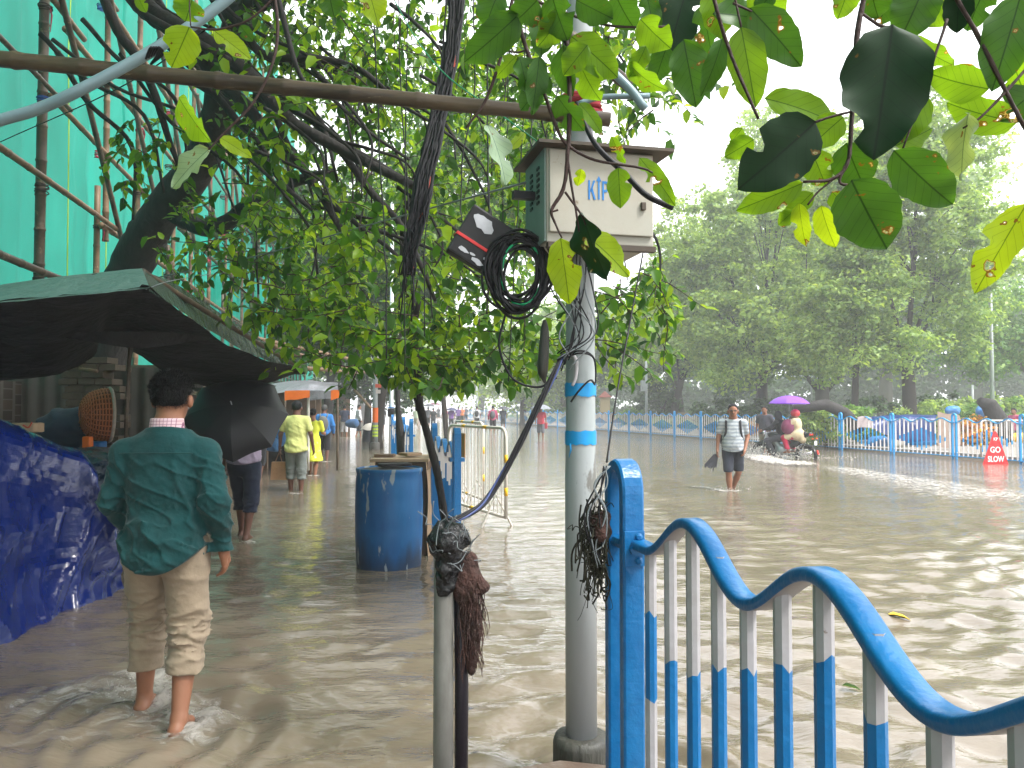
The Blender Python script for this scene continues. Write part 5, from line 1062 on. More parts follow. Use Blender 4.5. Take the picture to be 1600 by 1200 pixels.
# dark cloth bundle & bits
def bndl(P): return ell(P, (0, 0, 0), (.26, .14, .20)) + .05 * wob(P, 9, 4) - .03 * (1 - np.abs(wob(P, 16, 5)) * 2.4).clip(0)
o = sdf('cloth_bundle', bndl, (-.4, -.3, -.35), (.4, .3, .35), .02, cloth('navy_bundle', (.012, .03, .05)), None, Matrix.Translation(at(100, 672, 7.0))); tag(o, 'dark navy cloth bundle hanging in front of the brick pier', 'bundle')
for k, (px, py, Y, dim, m_, lb) in enumerate(((42, 668, 5.6, (.16, .10, .05), 'ply', 'pale folded paper on top of the blue tarpaulin'), (137, 692, 6.7, (.05, .04, .09), 'orangecloth', 'small orange bag hanging below the basket'), (150, 697, 6.8, (.12, .08, .06), 'drum', 'small blue plastic tub under the wicker basket'))):
    o = sdf('bag', lambda P: np.maximum(np.abs(P[0]) - dim[0] / 2, np.maximum(np.abs(P[1]) - dim[1] / 2, np.abs(P[2]) - dim[2] / 2)) - .01 + .006 * wob(P, 40, k), [-d for d in dim], [d for d in dim], .01, M[m_], None, Matrix.Translation(at(px, py, Y))); tag(o, lb, 'bag')
wire('pink cord trailing off the top of the blue tarpaulin', [(36, 664, 5.4, .006), (44, 668, 5.4, .006), (50, 660, 5.4, .005)], 'redrope' if False else 'cablered')
# second stall: whitish clear sheet
s2 = thing('market_stall', 'small stall behind under a whitish plastic sheet roof', 'market stall', (-4.2, 9.5, 0))
sheet([[(165, 588, 10.5), (215, 577, 10.5), (275, 592, 11.3), (300, 603, 12)], [(172, 596, 9.3), (215, 604, 9.3), (262, 596, 10), (292, 612, 11)], [(178, 606, 8.9), (212, 634, 8.9), (262, 628, 9.6), (296, 640, 10.5)]], 30, 14, .02, 4, 31).build('roof', M['whitetarp'], s2, True)
bamboo_pole('post', at(236, 612, 9.6), at(240, 760, 9.6), .02, M['bambood'], s2)
sheet([[(178, 606, 9.0), (240, 640, 9.6), (296, 640, 10.5)], [(178, 640, 9.1), (240, 690, 9.7), (296, 700, 10.6)]], 16, 6, .02, 4, 33).build('side_sheet', M['blacktarp'], s2, True)
# third stall: orange valance
s3 = thing('market_stall', 'stall with grey plastic roof and orange and white valance', 'market stall', at(480, 640, 17))
sheet([[(415, 600, 20), (470, 595, 20), (527, 598, 20)], [(424, 612, 17), (478, 598, 17), (528, 606, 17)], [(424, 617, 16.4), (478, 609, 16.4), (529, 611, 16.4)]], 30, 12, .04, 3, 41).build('roof', M['whitetarp'], s3, True)
for k, (xa, xb, m_) in enumerate(((445, 484, 'orangecloth'), (484, 517, 'whitetarp'), (517, 530, 'orangecloth'))):
    sheet([[(xa, 611 - (k == 0) * 0, 16.4), ((xa + xb) / 2, 610, 16.4), (xb, 611, 16.4)], [(xa, 626, 16.4), ((xa + xb) / 2, 624, 16.4), (xb, 622, 16.4)]], 12, 4, .02, 6, 43 + k).build('valance', M[m_], s3, True)
for px in (482, 527): bamboo_pole('post', at(px, 610, 16.5), at(px, 735, 16.5), .03, M['rail_w'] if px == 482 else M['bambood'], s3)
mb = MB().box(at(440, 700, 19.5), (.9, .5, 1.3), None, .02); mb.build('counter', M['black'], s3)
M['lightblue'] = mat('light_blue_plastic', (.03, .16, .42), .5, noise=(.12, .26, .45), nscale=5)
def lump(P): return ell(P, (0, 0, -.05), (.46, .32, .34)) + .11 * wob(P, 6, 3) - .03 * (1 - np.abs(wob(P, 10, 4)) * 2.5).clip(0)
for k, (px, py, Y, sc_k) in enumerate(((427, 672, 17.5, .9), (425, 692, 17.3, .5))):
    o = sdf('sack', lump, (-.6, -.5, -.6), (.6, .5, .6), .04, M['lightblue'], None, Matrix.Translation(at(px, py, Y)) @ Matrix.Scale(sc_k, 4)); tag(o, ['light blue plastic sack piled on the stall counter', 'smaller blue plastic sack lower on the stall front'][k], 'sack')
# dark stalls further along
for k, (xa, xb, y0, Y) in enumerate(((-7.6, -5.6, 1.9, 14), (-8.9, -6.5, 2.0, 22), (-11, -8.3, 2.3, 30), (-14, -10.4, 2.5, 38), (-18, -11.2, 3.0, 50))):
    s_ = thing('market_stall', ['dark closed stall just behind the black umbrella', 'dark stall to the left of the orange valance', 'shadowy stall in which the man in navy stands', 'farthest dark stall but one, under the roadside tree', 'last dark stall at the far end of the footpath'][k], 'market stall', (xa, Y, 0))
    mb = MB(); mb.grid([[(xa + (xb - xa) * i / 12, Y + j * 1.0, y0 + .25 * math.sin(math.pi * i / 12) + .05 * math.sin(i * 2 + j)) for i in range(13)] for j in range(6)]); mb.build('roof', M['darkgreentarp'], s_, True)
    MB().box(((xa + xb) / 2 - .3, Y + 4.6, y0 / 2), (xb - xa, .1, y0)).build('back', M['wood'], s_); MB().box(((xa + xb) / 2 - .4, Y + 1.5, .45), ((xb - xa) * .6, 1.2, 1.1), None, .03).build('counter', M['black'], s_)
    for xx in (xa, xb):
        bamboo_pole('post', (xx, Y, -.2), (xx, Y, y0), .04, M['bambood'], s_)
for k, (px, py, Y, sc_k, lb) in enumerate(((551, 660, 39, .9, 'blue sack bundle lying behind the man in navy'), (600, 695, 26, 1.0, 'white sheet topped bin beside the striped lamp post'))):
    if k == 0: o = sdf('sack', lump, (-.6, -.5, -.6), (.6, .5, .6), .05, cloth('bluesack', (.04, .10, .22)), None, Matrix.Translation(at(px, py, Y)) @ Matrix.Scale(.75, 4)); tag(o, lb, 'sack')
bn = thing('covered_bin', 'dark tub under a white cloth beside the striped lamp post', 'bin', (gnd(577, 690).x, gnd(577, 690).y, 0)); q = gnd(578, 691)
MB().lathe([(.42, -.2), (.40, .3), (.34, .62), (.3, .66)], (q.x, q.y + .4, 0), 18).build('tub', mat('dark_tub', (.03, .04, .06), .6), bn, True)
mb = MB(); mb.grid([[(q.x + r_ * math.cos(a), q.y + .4 + r_ * math.sin(a), .78 - .25 * (r_ / .5) ** 3 + .03 * math.sin(5 * a + r_)) for a in [2 * math.pi * i / 24 for i in range(25)]] for r_ in (.01, .15, .3, .42, .5)]); mb.build('cover', mat('offwhite_cloth', (.42, .38, .33), .8), bn, True)

# ================================================================== LAMP POSTS, POLES FURTHER ON
q = gnd(586, 702); ps = thing('lamp_post', 'lamp post with orange band and small lime notices near railing', 'lamp post', (q.x, q.y, 0)); zz = lambda y: CAMZ + (637 - y) / 1200 * q.y
MB().lathe([(.17, -.2), (.17, .22), (.13, .25)], (q.x, q.y, 0), 18).build('base', M['concrete'], ps, True)
MB().lathe([(.10, .2), (.085, 2), (.075, 7.5)], (q.x, q.y, 0), 16).build('shaft', M['pole'], ps, True)
MB().lathe([(.104, zz(660)), (.104, zz(637))], (q.x, q.y, 0), 16, cap=False).build('orange_band', mat('orange_band', (.75, .13, .01), .5), ps, True)
M['lime'] = mat('lime_notice', (.45, .60, .05), .6)
for k, y in enumerate((664, 669, 674, 679)): MB().lathe([(.103, zz(y + 3.2)), (.103, zz(y))], (q.x, q.y, 0), 16, cap=False).build('notice', M['lime'], ps, True)
M['posterw'] = mat('poster_white', (.6, .5, .48), .6); M['posterr'] = mat('poster_red', (.6, .08, .04), .6)
for k in range(9): p = (q.x + .12, q.y - .1, zz(612 - k * 9)); MB().box(p, (.16 + .06 * math.sin(k * 2.2), .02, .13), Matrix.Rotation(.2 * math.sin(k * 3), 3, 'Y')).build('flag', M['posterr'] if k % 2 else M['posterw'], ps)
q = gnd(611, 716); ps = thing('lamp_post', 'slim white lamp post with a blue edged square box', 'lamp post', (q.x, q.y, 0)); zz = lambda y: CAMZ + (637 - y) / 1200 * q.y
MB().lathe([(.065, -.2), (.06, 2), (.05, 7.5)], (q.x, q.y, 0), 14).build('shaft', mat('white_post', (.6, .62, .65), .4), ps, True)
MB().box((q.x + .01, q.y - .1, zz(645)), (.19, .12, .23), None, .01).build('box', M['black'], ps); MB().box((q.x + .01, q.y - .1, zz(637)), (.2, .13, .03), None, .01).build('box_top', M['blue'], ps)
for k, (px, py, Y, h_, r_, lb) in enumerate(((1010, 655, 47, 5.0, .09, 'thin grey lamp post with a small box behind the park railing'), (1551, 650, 33, 7.5, .09, 'tall slim concrete pole at the right of the park'), (1520, 640, 38, 2.6, .07, 'short pale post beyond the orange shrub'), (1268, 640, 50, 3.4, .07, 'thin pinkish post behind the purple umbrella'), (745, 640, 95, 5.5, .10, 'distant thin lamp post in the middle of the street'), (845, 640, 75, 9, .09, 'thin far lamp post near the park corner'), (693, 640, 110, 3.5, .3, 'tiny far white column in the haze'))):
    p = at(px, py, Y); o_ = thing('pole', lb, 'pole', (p.x, Y, 0)); MB().lathe([(r_, 0), (r_ * .8, h_)], (p.x, Y, 0), 8).build('shaft', M['pole'], o_, True)
    if k == 0: MB().box((p.x - .15, Y - .1, CAMZ + (637 - 603) / 1200 * Y), (.4, .2, .65)).build('box', M['pole'], o_)
    if k in (4, 5): MB().tube([(p.x, Y, h_), (p.x + .7, Y, h_ + .25), (p.x + 1.3, Y, h_ + .2)], .05, 6).build('arm', M['pole'], o_, True)
# leaning bamboo sticks
o = bamboo_pole('bamboo_stick', at(554, 610, 26), at(579, 637, 24), .05, M['bamboo'], None); tag(o, 'orange brown bamboo stick leaning by the dark trunk', 'bamboo pole')
# white barrier drum stub in the fence, dark wires post
o = thing('tree_stump', 'thin dark dead trunk bound with wire behind the drum', 'tree stump', at(630, 700, 13)); MB().tube([at(631, 760, 13), at(628, 700, 13), at(622, 640, 13), at(621, 600, 13)], [.09, .08, .05, .04], 8, jit=.15).build('trunk', M['bark'], o, True)
# ================================================================== PARK: kiosk, flowers, tarp
ks = thing('kiosk', 'small red brown kiosk behind the park railing', 'kiosk', at(945, 630, 62)); p = at(945, 630, 62); MB().box((p.x, 62, 1.2), (.75, .75, 2.2)).build('wall', mat('kiosk_wall', (.35, .27, .15), .7), ks); MB().lathe([(.75, 0), (.05, .5)], (p.x, 62, 2.3), 4, Matrix.Rotation(R(45), 3, 'Z')).build('roof', mat('kiosk_roof', (.25, .07, .05), .7), ks)
o = MB().box((at(1075, 645, 60).x + 1, 60, .7), (18, .3, .8)).build('park_wall', mat('park_wall', (.15, .11, .08), .8)); tag(o, 'low red brown wall inside the park far behind railing', 'wall')
o = sheet([[(1355, 652, 26.2), (1400, 649, 26.2), (1465, 648, 26)], [(1358, 660, 25.8), (1410, 656, 25.8), (1462, 656, 25.6)], [(1360, 668, 25.6), (1410, 690, 25.6), (1458, 690, 25.6)]], 40, 20, .06, 2.2, 51, dirv=(0, -1, .4), fold=.05)
tag(o.build('blue_tarpaulin', M['parktarp'], None, True), 'dark blue tarpaulin draped low behind the park railing', 'tarpaulin')
o = sheet([[(1340, 652, 25.5), (1350, 650, 25.5), (1362, 652, 25.5)], [(1340, 668, 25.5), (1350, 668, 25.5), (1362, 668, 25.5)]], 6, 6, .03, 3, 52); tag(o.build('white_cloth', M['offw'] if 'offw' in M else cloth('pinkish_cloth', (.5, .42, .42)), None, True), 'pale cloth hanging left of the blue park tarpaulin', 'cloth')
o = sheet([[(1465, 646, 24), (1480, 648, 24), (1500, 650, 24)], [(1465, 696, 24), (1482, 700, 24), (1502, 700, 24)]], 10, 10, .06, 3, 53, fold=.04); tag(o.build('canvas_sheet', cloth('brown_canvas', (.34, .25, .2)), None, True), 'beige canvas sheet hanging behind the park railing', 'cloth')
for k, (px, py, Y, sc_k, m_, lb) in enumerate(((1372, 690, 26.6, .8, 'lightblue', 'bright blue sack heap under the dark park tarpaulin'), (1446, 668, 26.2, .35, 'orangecloth', 'small orange bundle on the blue sacks'), (1437, 690, 26.4, 1.0, 'lightblue', 'rounded blue sack pile right of the sack heap'), (1592, 682, 24.5, .5, 'rail_y', 'yellow helmet like tub behind the white barrier'), (1560, 690, 25.4, .8, 'ply', 'brown bundle behind the crowd barrier'), (1297, 650, 28, .3, 'lightblue', 'blue cap shaped bundle above the railing post'), (1488, 640, 25.5, .5, 'lightblue', 'pale blue drum shape beside the orange shrub'), (1540, 640, 27, .7, 'lightblue', 'pale blue cloth heap behind the orange shrub'))):
    o = sdf('bundle', lump, (-.6, -.5, -.6), (.6, .5, .6), .05, M[m_], None, Matrix.Translation(at(px, py, Y)) @ Matrix.Scale(sc_k, 4)); tag(o, lb, 'bundle')
# ================================================================== TREES ACROSS THE STREET
far_tree('broad mature tree left of the park with dense drooping crown', 13.2, 41, [(0, 0, 9.5, 4.2, 4, 3.6), (-2.8, 0, 6.3, 3, 3, 2.8), (3.3, -1, 6.5, 3.2, 3, 3), (1.0, 0, 13.0, 3.4, 3.2, 2.8), (0, -2, 5, 3.6, 2.5, 2.2), (-3.0, 0, 10.5, 2.6, 2.6, 2.6), (4.3, 0, 10.5, 2.4, 2.4, 2.4), (1.2, 0, 15.3, 2.8, 3, 2.2), (-4.6, 0, 8.6, 1.8, 2, 2), (0, -2.5, 3.3, 4.2, 2, 1.2)], (.28, 3.4), 34000, .20, 'farleaf', 101, clus=.75)
far_tree('large park tree with thick dark trunk right of the purple umbrella', 16.6, 32, [(0, 0, 8.2, 3.9, 3.6, 3), (-3.0, 0, 5.6, 2.2, 2.4, 2.2), (2.0, 0, 5.2, 2.0, 2.4, 2.2), (.4, 0, 11.2, 3.2, 3, 2.3), (2.6, 0, 8, 2, 2, 2), (.2, 0, 13.2, 2.6, 2.6, 1.8), (-2.4, 0, 10.5, 2, 2, 2), (-1.5, -1.5, 3.6, 2.0, 1.5, .9)], (.28, 3.8), 30000, .17, 'farleaf', 102, clus=.65)
far_tree('slim park tree standing between the two big crowns', 14.0, 31.5, [(0, 0, 6.0, 2.0, 2.2, 2.2), (-.9, 0, 3.8, 1.5, 1.5, 1.2), (.8, 0, 8.2, 1.8, 2, 1.6), (0, 0, 10.2, 1.6, 1.8, 1.4)], (.15, 3.2), 9000, .16, 'farleaf', 103, clus=.55)
far_tree('dark green tree with low canopy behind the motorbike', 19, 47, [(0, 0, 6.3, 4.4, 3, 2.8), (-4, 0, 5.5, 2.8, 2.6, 2.4), (4, 0, 5.8, 3, 3, 2.4)], (.5, 2.4), 12000, .24, 'darkleaf', 104, clus=.9)
far_tree('dense dark tree at the far right of the park', 27.5, 40, [(0, 0, 5.8, 4.5, 4, 2.4), (-2.8, 0, 4.4, 2.2, 2.4, 1.5), (3.6, 0, 6.6, 3.4, 3.5, 2.3)], (.45, 2.8), 14000, .20, 'brightleaf', 105, clus=.8)
far_tree('tall pale tree rising behind the park trees', 33, 68, [(0, 0, 17, 6, 5, 5.5), (-7, 0, 16, 5.5, 5, 5.5), (7, 0, 15, 6, 5, 5), (-1, 0, 24, 5.5, 5, 4.5), (-8, 0, 24, 4, 4, 3), (6, 0, 23, 5, 4, 4), (0, 0, 10, 8, 5, 5)], (.6, 8), 24000, .36, 'farleaf', 106, clus=1.5)
far_tree('hazy tall tree between the cabinet and park trees', 19.5, 60, [(0, 0, 15.0, 4.5, 4, 4.5), (-4, 0, 10, 4, 4, 4), (3.5, 0, 19.5, 4, 4, 3.6), (4, 0, 11, 4, 4, 4)], (.5, 7), 18000, .32, 'farleaf', 107, clus=1.3)
far_tree('dark tree behind the red brown kiosk', 14, 64, [(0, 0, 8, 4.5, 3.5, 4), (-4.5, 0, 5.5, 3, 3, 3), (4.5, 0, 5.5, 3.3, 3, 3.2)], (.45, 4), 13000, .30, 'darkleaf', 108, clus=1.1)
far_tree('mid green tree on the street corner behind the pale pole', 5.5, 78, [(0, 0, 8, 5.5, 4, 4.5), (-4.5, 0, 6, 3.5, 3, 3.5), (5, 0, 7.5, 4, 4, 4.5)], (.5, 4), 12000, .36, 'farleaf', 109, clus=1.3)
far_tree('far hazy tree closing the street view', -5, 120, [(0, 0, 8, 8, 5, 5), (-9, 0, 9, 7, 5, 6), (8, 0, 8, 7, 5, 5.5)], (.6, 4), 11000, .55, 'farleaf', 110, clus=1.9)
far_tree('far hazy tree left of the street end', -22, 112, [(0, 0, 9, 8, 5, 6), (7, 0, 8, 6, 5, 5), (-9, 0, 11, 7, 5, 7)], (.6, 4), 11000, .55, 'farleaf', 111, clus=1.9)
far_tree('distant tree mass at the far end of park', 48, 80, [(0, 0, 10, 9, 6, 7), (-10, 0, 9, 8, 6, 6), (10, 0, 11, 9, 6, 7)], (.7, 4), 12000, .5, 'darkleaf', 112, clus=1.9)
far_tree('round dark clipped tree by the grey lamp post box', 9.9, 52, [(0, 0, 2.5, 1.5, 1.5, 1.7), (0, 0, 1.4, 1.7, 1.5, 1.2)], (.2, 1.2), 3500, .18, 'darkleaf', 113, clus=.45)
far_tree('mid height park tree filling the gap right of the grey pole', 10.6, 51, [(0, 0, 7.5, 3.2, 3, 3.4), (1.6, 0, 11.5, 2.8, 3, 2.6), (-1.8, 0, 4.6, 2.2, 2, 2.0), (2.4, 0, 4.8, 2.2, 2, 2.2)], (.25, 3), 12000, .22, 'farleaf', 340, clus=.8)
far_tree('pale green tree behind the street corner left of the grey pole', 1.0, 66, [(0, 0, 6.5, 4, 3, 3.5), (3.5, 0, 5.5, 3, 3, 3), (0, 0, 3, 4, 2, 1.8)], (.3, 3), 9000, .30, 'farleaf', 341, clus=1.1)
# roadside trees above the stalls
far_tree('roadside tree with dark trunk growing beyond the orange stall', -4.95, 28, [(0, 0, 5.6, 2.8, 3, 2.2), (-2.2, 0, 3.9, 1.8, 2, 1.0), (1.6, 0, 6.8, 2.0, 2.5, 2.2), (-2, 0, 8, 2.5, 3, 2.5)], (.20, 3.0), 15000, .17, 'darkleaf', 114, clus=.6)
far_tree('second roadside tree further down the footpath', -10.6, 44, [(0, 0, 6.5, 4, 4, 3), (3.6, 0, 7.5, 3, 4, 3), (-3.5, 0, 9, 4, 4, 4), (2.5, 0, 12, 4, 4, 3.5)], (.28, 3.4), 14000, .26, 'leaf', 115, clus=.9)
far_tree('tall roadside tree whose crown arches above the street', -2.2, 26, [(0, 0, 8.5, 3.2, 3.4, 2.4), (3.2, 1, 8.0, 2.4, 3, 1.8), (-2.2, 0, 6.6, 2.0, 2.6, 1.5), (1.5, 0, 11, 3.4, 3.5, 2.0)], (.09, 5.0), 20000, .15, 'leaf', 116, clus=.6)
for k_, (x_, y_, lb_) in enumerate(((-34, 98, 'far dark tree band left of the street end'), (10, 104, 'far dark tree behind the kiosk clearing'), (26, 98, 'far dark tree behind the broad park tree'), (43, 92, 'far dark tree behind the thick trunk'), (60, 86, 'far dark tree at the right end of the park'), (78, 84, 'far dark tree past the right edge of the park'))):
    far_tree(lb_, x_, y_, [(0, 0, 5, 9.5, 4, 5), (-5, -3, 3, 6, 3, 3.2), (5, -3, 3, 6, 3, 3.2), (0, 0, 9.5, 7, 4, 4)], (.4, 2), 9000, .55, 'darkleaf', 300 + k_, clus=1.6)
far_tree('great street tree arching over the spot where the photographer stands', 2.6, -6, [(-3, 4, 7.5, 4.5, 4.5, 1.3), (-6.5, 9, 7.6, 3.5, 4.5, 1.2), (-5.5, 13, 9.5, 3.5, 4.5, 1.2), (2, 0, 7, 4, 4, 2), (-7, 2, 6.5, 4.5, 5, 2), (-2, 10, 9, 4, 4, 1.2)], (.4, 5), 4200, .40, 'leaf', 320, z0=0, clus=1.0)  # tree out of view, put in to block skylight over the footpath
far_tree('dark leafy tree overhanging the farthest stalls', -9.2, 49, [(0, 0, 4.6, 3.4, 3, 2.6), (1.6, 0, 2.4, 1.8, 1.6, 1.5), (-2, 0, 2.6, 2, 1.6, 1.6), (0, 0, 8, 3.5, 3, 2.6)], (.25, 2.0), 8000, .22, 'darkleaf', 330, z0=0, clus=.7)
# shrubs in the park
for k, (px, Y, w_, h_, lf, lb) in enumerate(((1290, 27.5, 1.2, 1.1, 'farleaf', 'leafy bush at the foot of the slim tree'), (1452, 30, 1.5, 1.25, 'farleaf', 'rounded green bush right of the thick trunk'), (1322, 28.5, 1.3, 1.2, 'brightleaf', 'bright bush left of the thick trunk'), (1575, 29, 1.9, 1.3, 'brightleaf', 'bright yellow green bush beside the bent log'), (1512, 25.6, .7, .7, 'orangeleaf', 'orange and red leaved croton shrub'), (1375, 30, 1.0, .8, 'darkleaf', 'low dark bush behind the blue tarpaulin'), (1180, 35.5, .7, .55, 'orangeleaf', 'small orange flowered shrub behind the walking man'), (1150, 40, 2.5, 1.4, 'darkleaf', 'dark hedge like bush left of the motorbike'), (1085, 46, 2.6, .7, 'brightleaf', 'low bright shrub on the park lawn'), (1200, 44, 2.4, 1.5, 'darkleaf', 'shadowed bush under the broad tree'), (1240, 42, 2.2, 1.3, 'darkleaf', 'dark bush behind the purple umbrella'), (900, 66, 3, 1.6, 'brightleaf', 'bright distant shrub near the street corner'), (990, 54, 1.1, .9, 'brightleaf', 'small bright shrub near the kiosk'), (1420, 36, 4, 1.6, 'darkleaf', 'wide dark thicket behind the thick trunk'), (1500, 34, 3, 1.4, 'farleaf', 'wide green thicket behind the orange shrub'), (1600, 34, 3.2, 1.8, 'farleaf', 'green thicket at the far right'))):
    x = (px - 800) / 1200 * Y; far_tree(lb, x, Y, [(0, 0, h_ * .55, w_, w_ * .6, h_ * .7), (w_ * .5, 0, h_ * .8, w_ * .5, w_ * .5, h_ * .5), (-w_ * .5, 0, h_ * .6, w_ * .5, w_ * .5, h_ * .5)], (.05, .5), 2600, .11 if Y < 32 else .17, lf, 200 + k, z0=.2, name='shrub', cat='shrub', clus=.32)
# bent log and trunk
o = MB().tube([at(1240, 640, 27), at(1290, 632, 27), at(1318, 645, 27), at(1345, 672, 27)], [.16, .2, .24, .24], 9, jit=.12).build('fallen_branch', M['bark'], None, True); tag(o, 'dark arched branch reaching over railing behind the motorbike', 'branch')
o = MB().tube([at(1568, 690, 25.5), at(1558, 655, 25.5), at(1545, 632, 25.5), at(1530, 626, 25.5)], [.35, .33, .26, .14], 10, jit=.12).build('tree_stump', M['bark'], None, True); tag(o, 'bent dark tree stump beside the orange shrub', 'tree stump')

# ================================================================== THE NEAR STREET TREE
nt_ = thing('street_tree', 'big dark limbed street tree leaning across the footpath', 'tree', at(205, 640, 10)); rt = random.Random(17)
mb = MB()
def limb(pts, jit=.10, n=9): P = pxtube(mb, pts, n, 6, jit=jit); return P
limb([(150, 640, 11, .34), (185, 480, 10.8, .30), (212, 400, 10.4, .27), (255, 330, 10, .24), (305, 265, 9.6, .22), (335, 200, 9.2, .19), (350, 120, 8.8, .17), (372, 40, 8.4, .16), (400, -60, 8.2, .14)], .07, 14)
limb([(262, 330, 10, .13), (330, 358, 9.4, .11), (385, 325, 9, .09), (440, 290, 8.6, .07), (520, 270, 8, .05)])
limb([(195, -30, 6.4, .09), (225, 10, 6.3, .088), (265, 38, 6.2, .085), (320, 66, 6.1, .075), (385, 112, 6, .06), (450, 185, 5.9, .05), (530, 232, 5.8, .042), (590, 262, 5.7, .036), (650, 292, 5.6, .03)])
limb([(155, -20, 7, .045), (185, 50, 7, .045), (212, 88, 7, .042), (240, 142, 7, .036), (262, 212, 7, .028), (279, 258, 7, .02)])
limb([(300, 66, 6.2, .06), (335, 118, 6.2, .055), (385, 165, 6.1, .05), (430, 222, 6, .042), (470, 258, 6, .036), (505, 310, 5.9, .03), (535, 362, 5.8, .024)])
limb([(285, 118, 6.5, .035), (335, 148, 6.5, .033), (372, 190, 6.4, .03), (405, 225, 6.3, .026), (440, 285, 6.2, .022), (500, 338, 6.1, .016)])
limb([(330, -10, 6.3, .04), (375, 40, 6.2, .036), (415, 86, 6.2, .034), (500, 92, 6.1, .03), (560, 108, 6, .026), (602, 140, 5.9, .02)])
limb([(380, 60, 6.6, .035), (430, 95, 6.6, .032), (520, 105, 6.6, .03), (570, 130, 6.5, .026), (600, 175, 6.4, .02)])
limb([(400, 150, 6.3, .045), (475, 178, 6.2, .042), (537, 228, 6.1, .036), (600, 262, 6, .03), (650, 296, 5.9, .022)])
limb([(430, -20, 5, .02), (470, 120, 5, .016), (520, 155, 5.1, .014), (575, 205, 5.2, .012), (640, 250, 5.3, .01)])
limb([(420, 150, 6.8, .03), (452, 230, 6.7, .028), (500, 300, 6.6, .026), (560, 352, 6.5, .022), (620, 400, 6.4, .018), (640, 450, 6.4, .014)])
limb([(530, 232, 5.9, .03), (580, 300, 5.9, .028), (625, 350, 5.8, .026), (660, 420, 5.8, .02), (680, 470, 5.8, .012)])
limb([(560, 352, 6.5, .018), (620, 370, 6.5, .016), (700, 400, 6.4, .012), (760, 440, 6.4, .01)])
limb([(350, 20, 7.5, .09), (410, 5, 7.2, .08), (480, -30, 7, .07)])
limb([(205, -10, 6, .04), (222, 20, 6.0, .03), (300, 62, 5.9, .03), (360, 95, 5.9, .025)])
limb([(655, 640, 9.0, .05), (655, 560, 8.6, .045), (645, 480, 8.2, .04), (630, 400, 7.8, .035), (640, 300, 7.4, .03), (700, 180, 7, .03)])
limb([(709, 905, 6.6, .034), (692, 790, 6.6, .034), (680, 725, 6.6, .034), (664, 665, 6.6, .034), (650, 610, 6.5, .034), (640, 540, 6.4, .03), (655, 470, 6.3, .02)], .12)
for k in range(16):
    x0 = rt.uniform(60, 420); y0 = rt.uniform(-60, 90); Y0 = rt.uniform(6.2, 8.5); a = rt.uniform(.55, 1.0); Ln = rt.uniform(260, 460); r0 = rt.uniform(.016, .032)
    limb([(x0, y0, Y0, r0), (x0 + Ln * .3 * math.cos(a), y0 + Ln * .32 * math.sin(a), Y0 - .1, r0 * .85), (x0 + Ln * .65 * math.cos(a - .1), y0 + Ln * .66 * math.sin(a - .1), Y0 - .2, r0 * .7), (x0 + Ln * math.cos(a + .15), y0 + Ln * math.sin(a + .15), Y0 - .3, r0 * .4)], .1, 6)
for k in range(26):
    x0 = rt.uniform(380, 950); y0 = rt.uniform(-20, 330); Y0 = rt.uniform(5.2, 7.5); a = rt.uniform(.1, 1.1); Ln = rt.uniform(120, 260)
    limb([(x0, y0, Y0, .016), (x0 + Ln * .35 * math.cos(a), y0 + Ln * .3 * math.sin(a), Y0 - .1, .013), (x0 + Ln * .7 * math.cos(a), y0 + Ln * .75 * math.sin(a), Y0 - .2, .010), (x0 + Ln * math.cos(a + .3), y0 + Ln * math.sin(a + .3), Y0 - .3, .006)], .1, 5)
mb.build('trunk', M['bark'], nt_, True)
# foliage: twigs carrying alternate leaves, grown through the crown volume
def canopy(parent, regions, seed, m='leaf', per=11, ls=.102, name='crown'):
    """regions: (poly px, n twigs, Ymin, Ymax)"""
    rs = np.random.RandomState(seed); B = []; Dv = []; Nv = []; Lv = []; tw = MB()
    def inside(p, poly):
        c = False; j = len(poly) - 1
        for i in range(len(poly)):
            if (poly[i][1] > p[1]) != (poly[j][1] > p[1]) and p[0] < (poly[j][0] - poly[i][0]) * (p[1] - poly[i][1]) / (poly[j][1] - poly[i][1]) + poly[i][0]: c = not c
            j = i
        return c
    for poly, nT, Y0, Y1 in regions:
        xs = [p[0] for p in poly]; ys = [p[1] for p in poly]; k = 0
        while k < nT:
            p = (rs.uniform(min(xs), max(xs)), rs.uniform(min(ys), max(ys)))
            if not inside(p, poly): continue
            k += 1; Y = rs.uniform(Y0, Y1); a = at(p[0], p[1], Y); d = Vector((rs.normal(.25, .7), rs.normal(-.1, .6), rs.normal(-.35, .55))).normalized(); Ln = rs.uniform(.28, .65)
            P = [a]; 
            for i in range(5): d = (d + Vector((rs.normal(0, .18), rs.normal(0, .18), rs.normal(-.10, .15)))).normalized(); P.append(P[-1] + d * Ln / 5)
            lf_ = .02 + .10 * rs.rand() ** 2
            for i in range(6):
                lim = 1.47 + lf_ * P[i].y
                if P[i].z < lim: P[i].z = lim + (lim - P[i].z) * .3
            tw.tube(P, [.0055, .0045, .004, .003, .0025, .0015], 4)
            for i in range(per):
                u = (i + .6) / per * 5; k0 = int(min(u, 4)); q = P[k0].lerp(P[k0 + 1], u - k0); sd_ = d.cross(Vector((rs.normal(), rs.normal(), rs.normal()))).normalized()
                if q.z < 1.47 + .024 * q.y: continue
                B.append(tuple(q)); dd = (sd_ * 1.0 + d * .5 + Vector((0, 0, -.35))).normalized(); Dv.append(tuple(dd)); nn = Vector((rs.normal(0, .45), rs.normal(-.25, .45), 1)).normalized(); Nv.append(tuple(nn)); Lv.append(ls * rs.uniform(.6, 1.35))
    L_ = np.array(Lv); V, F = leafmesh(np.array(B), np.array(Dv), np.array(Nv), L_, L_ * .62, True)
    addobj(name, npmesh(name, V, F), M[m], parent, False); tag(tw.build('twigs', M['twig'], parent), kind='stuff')
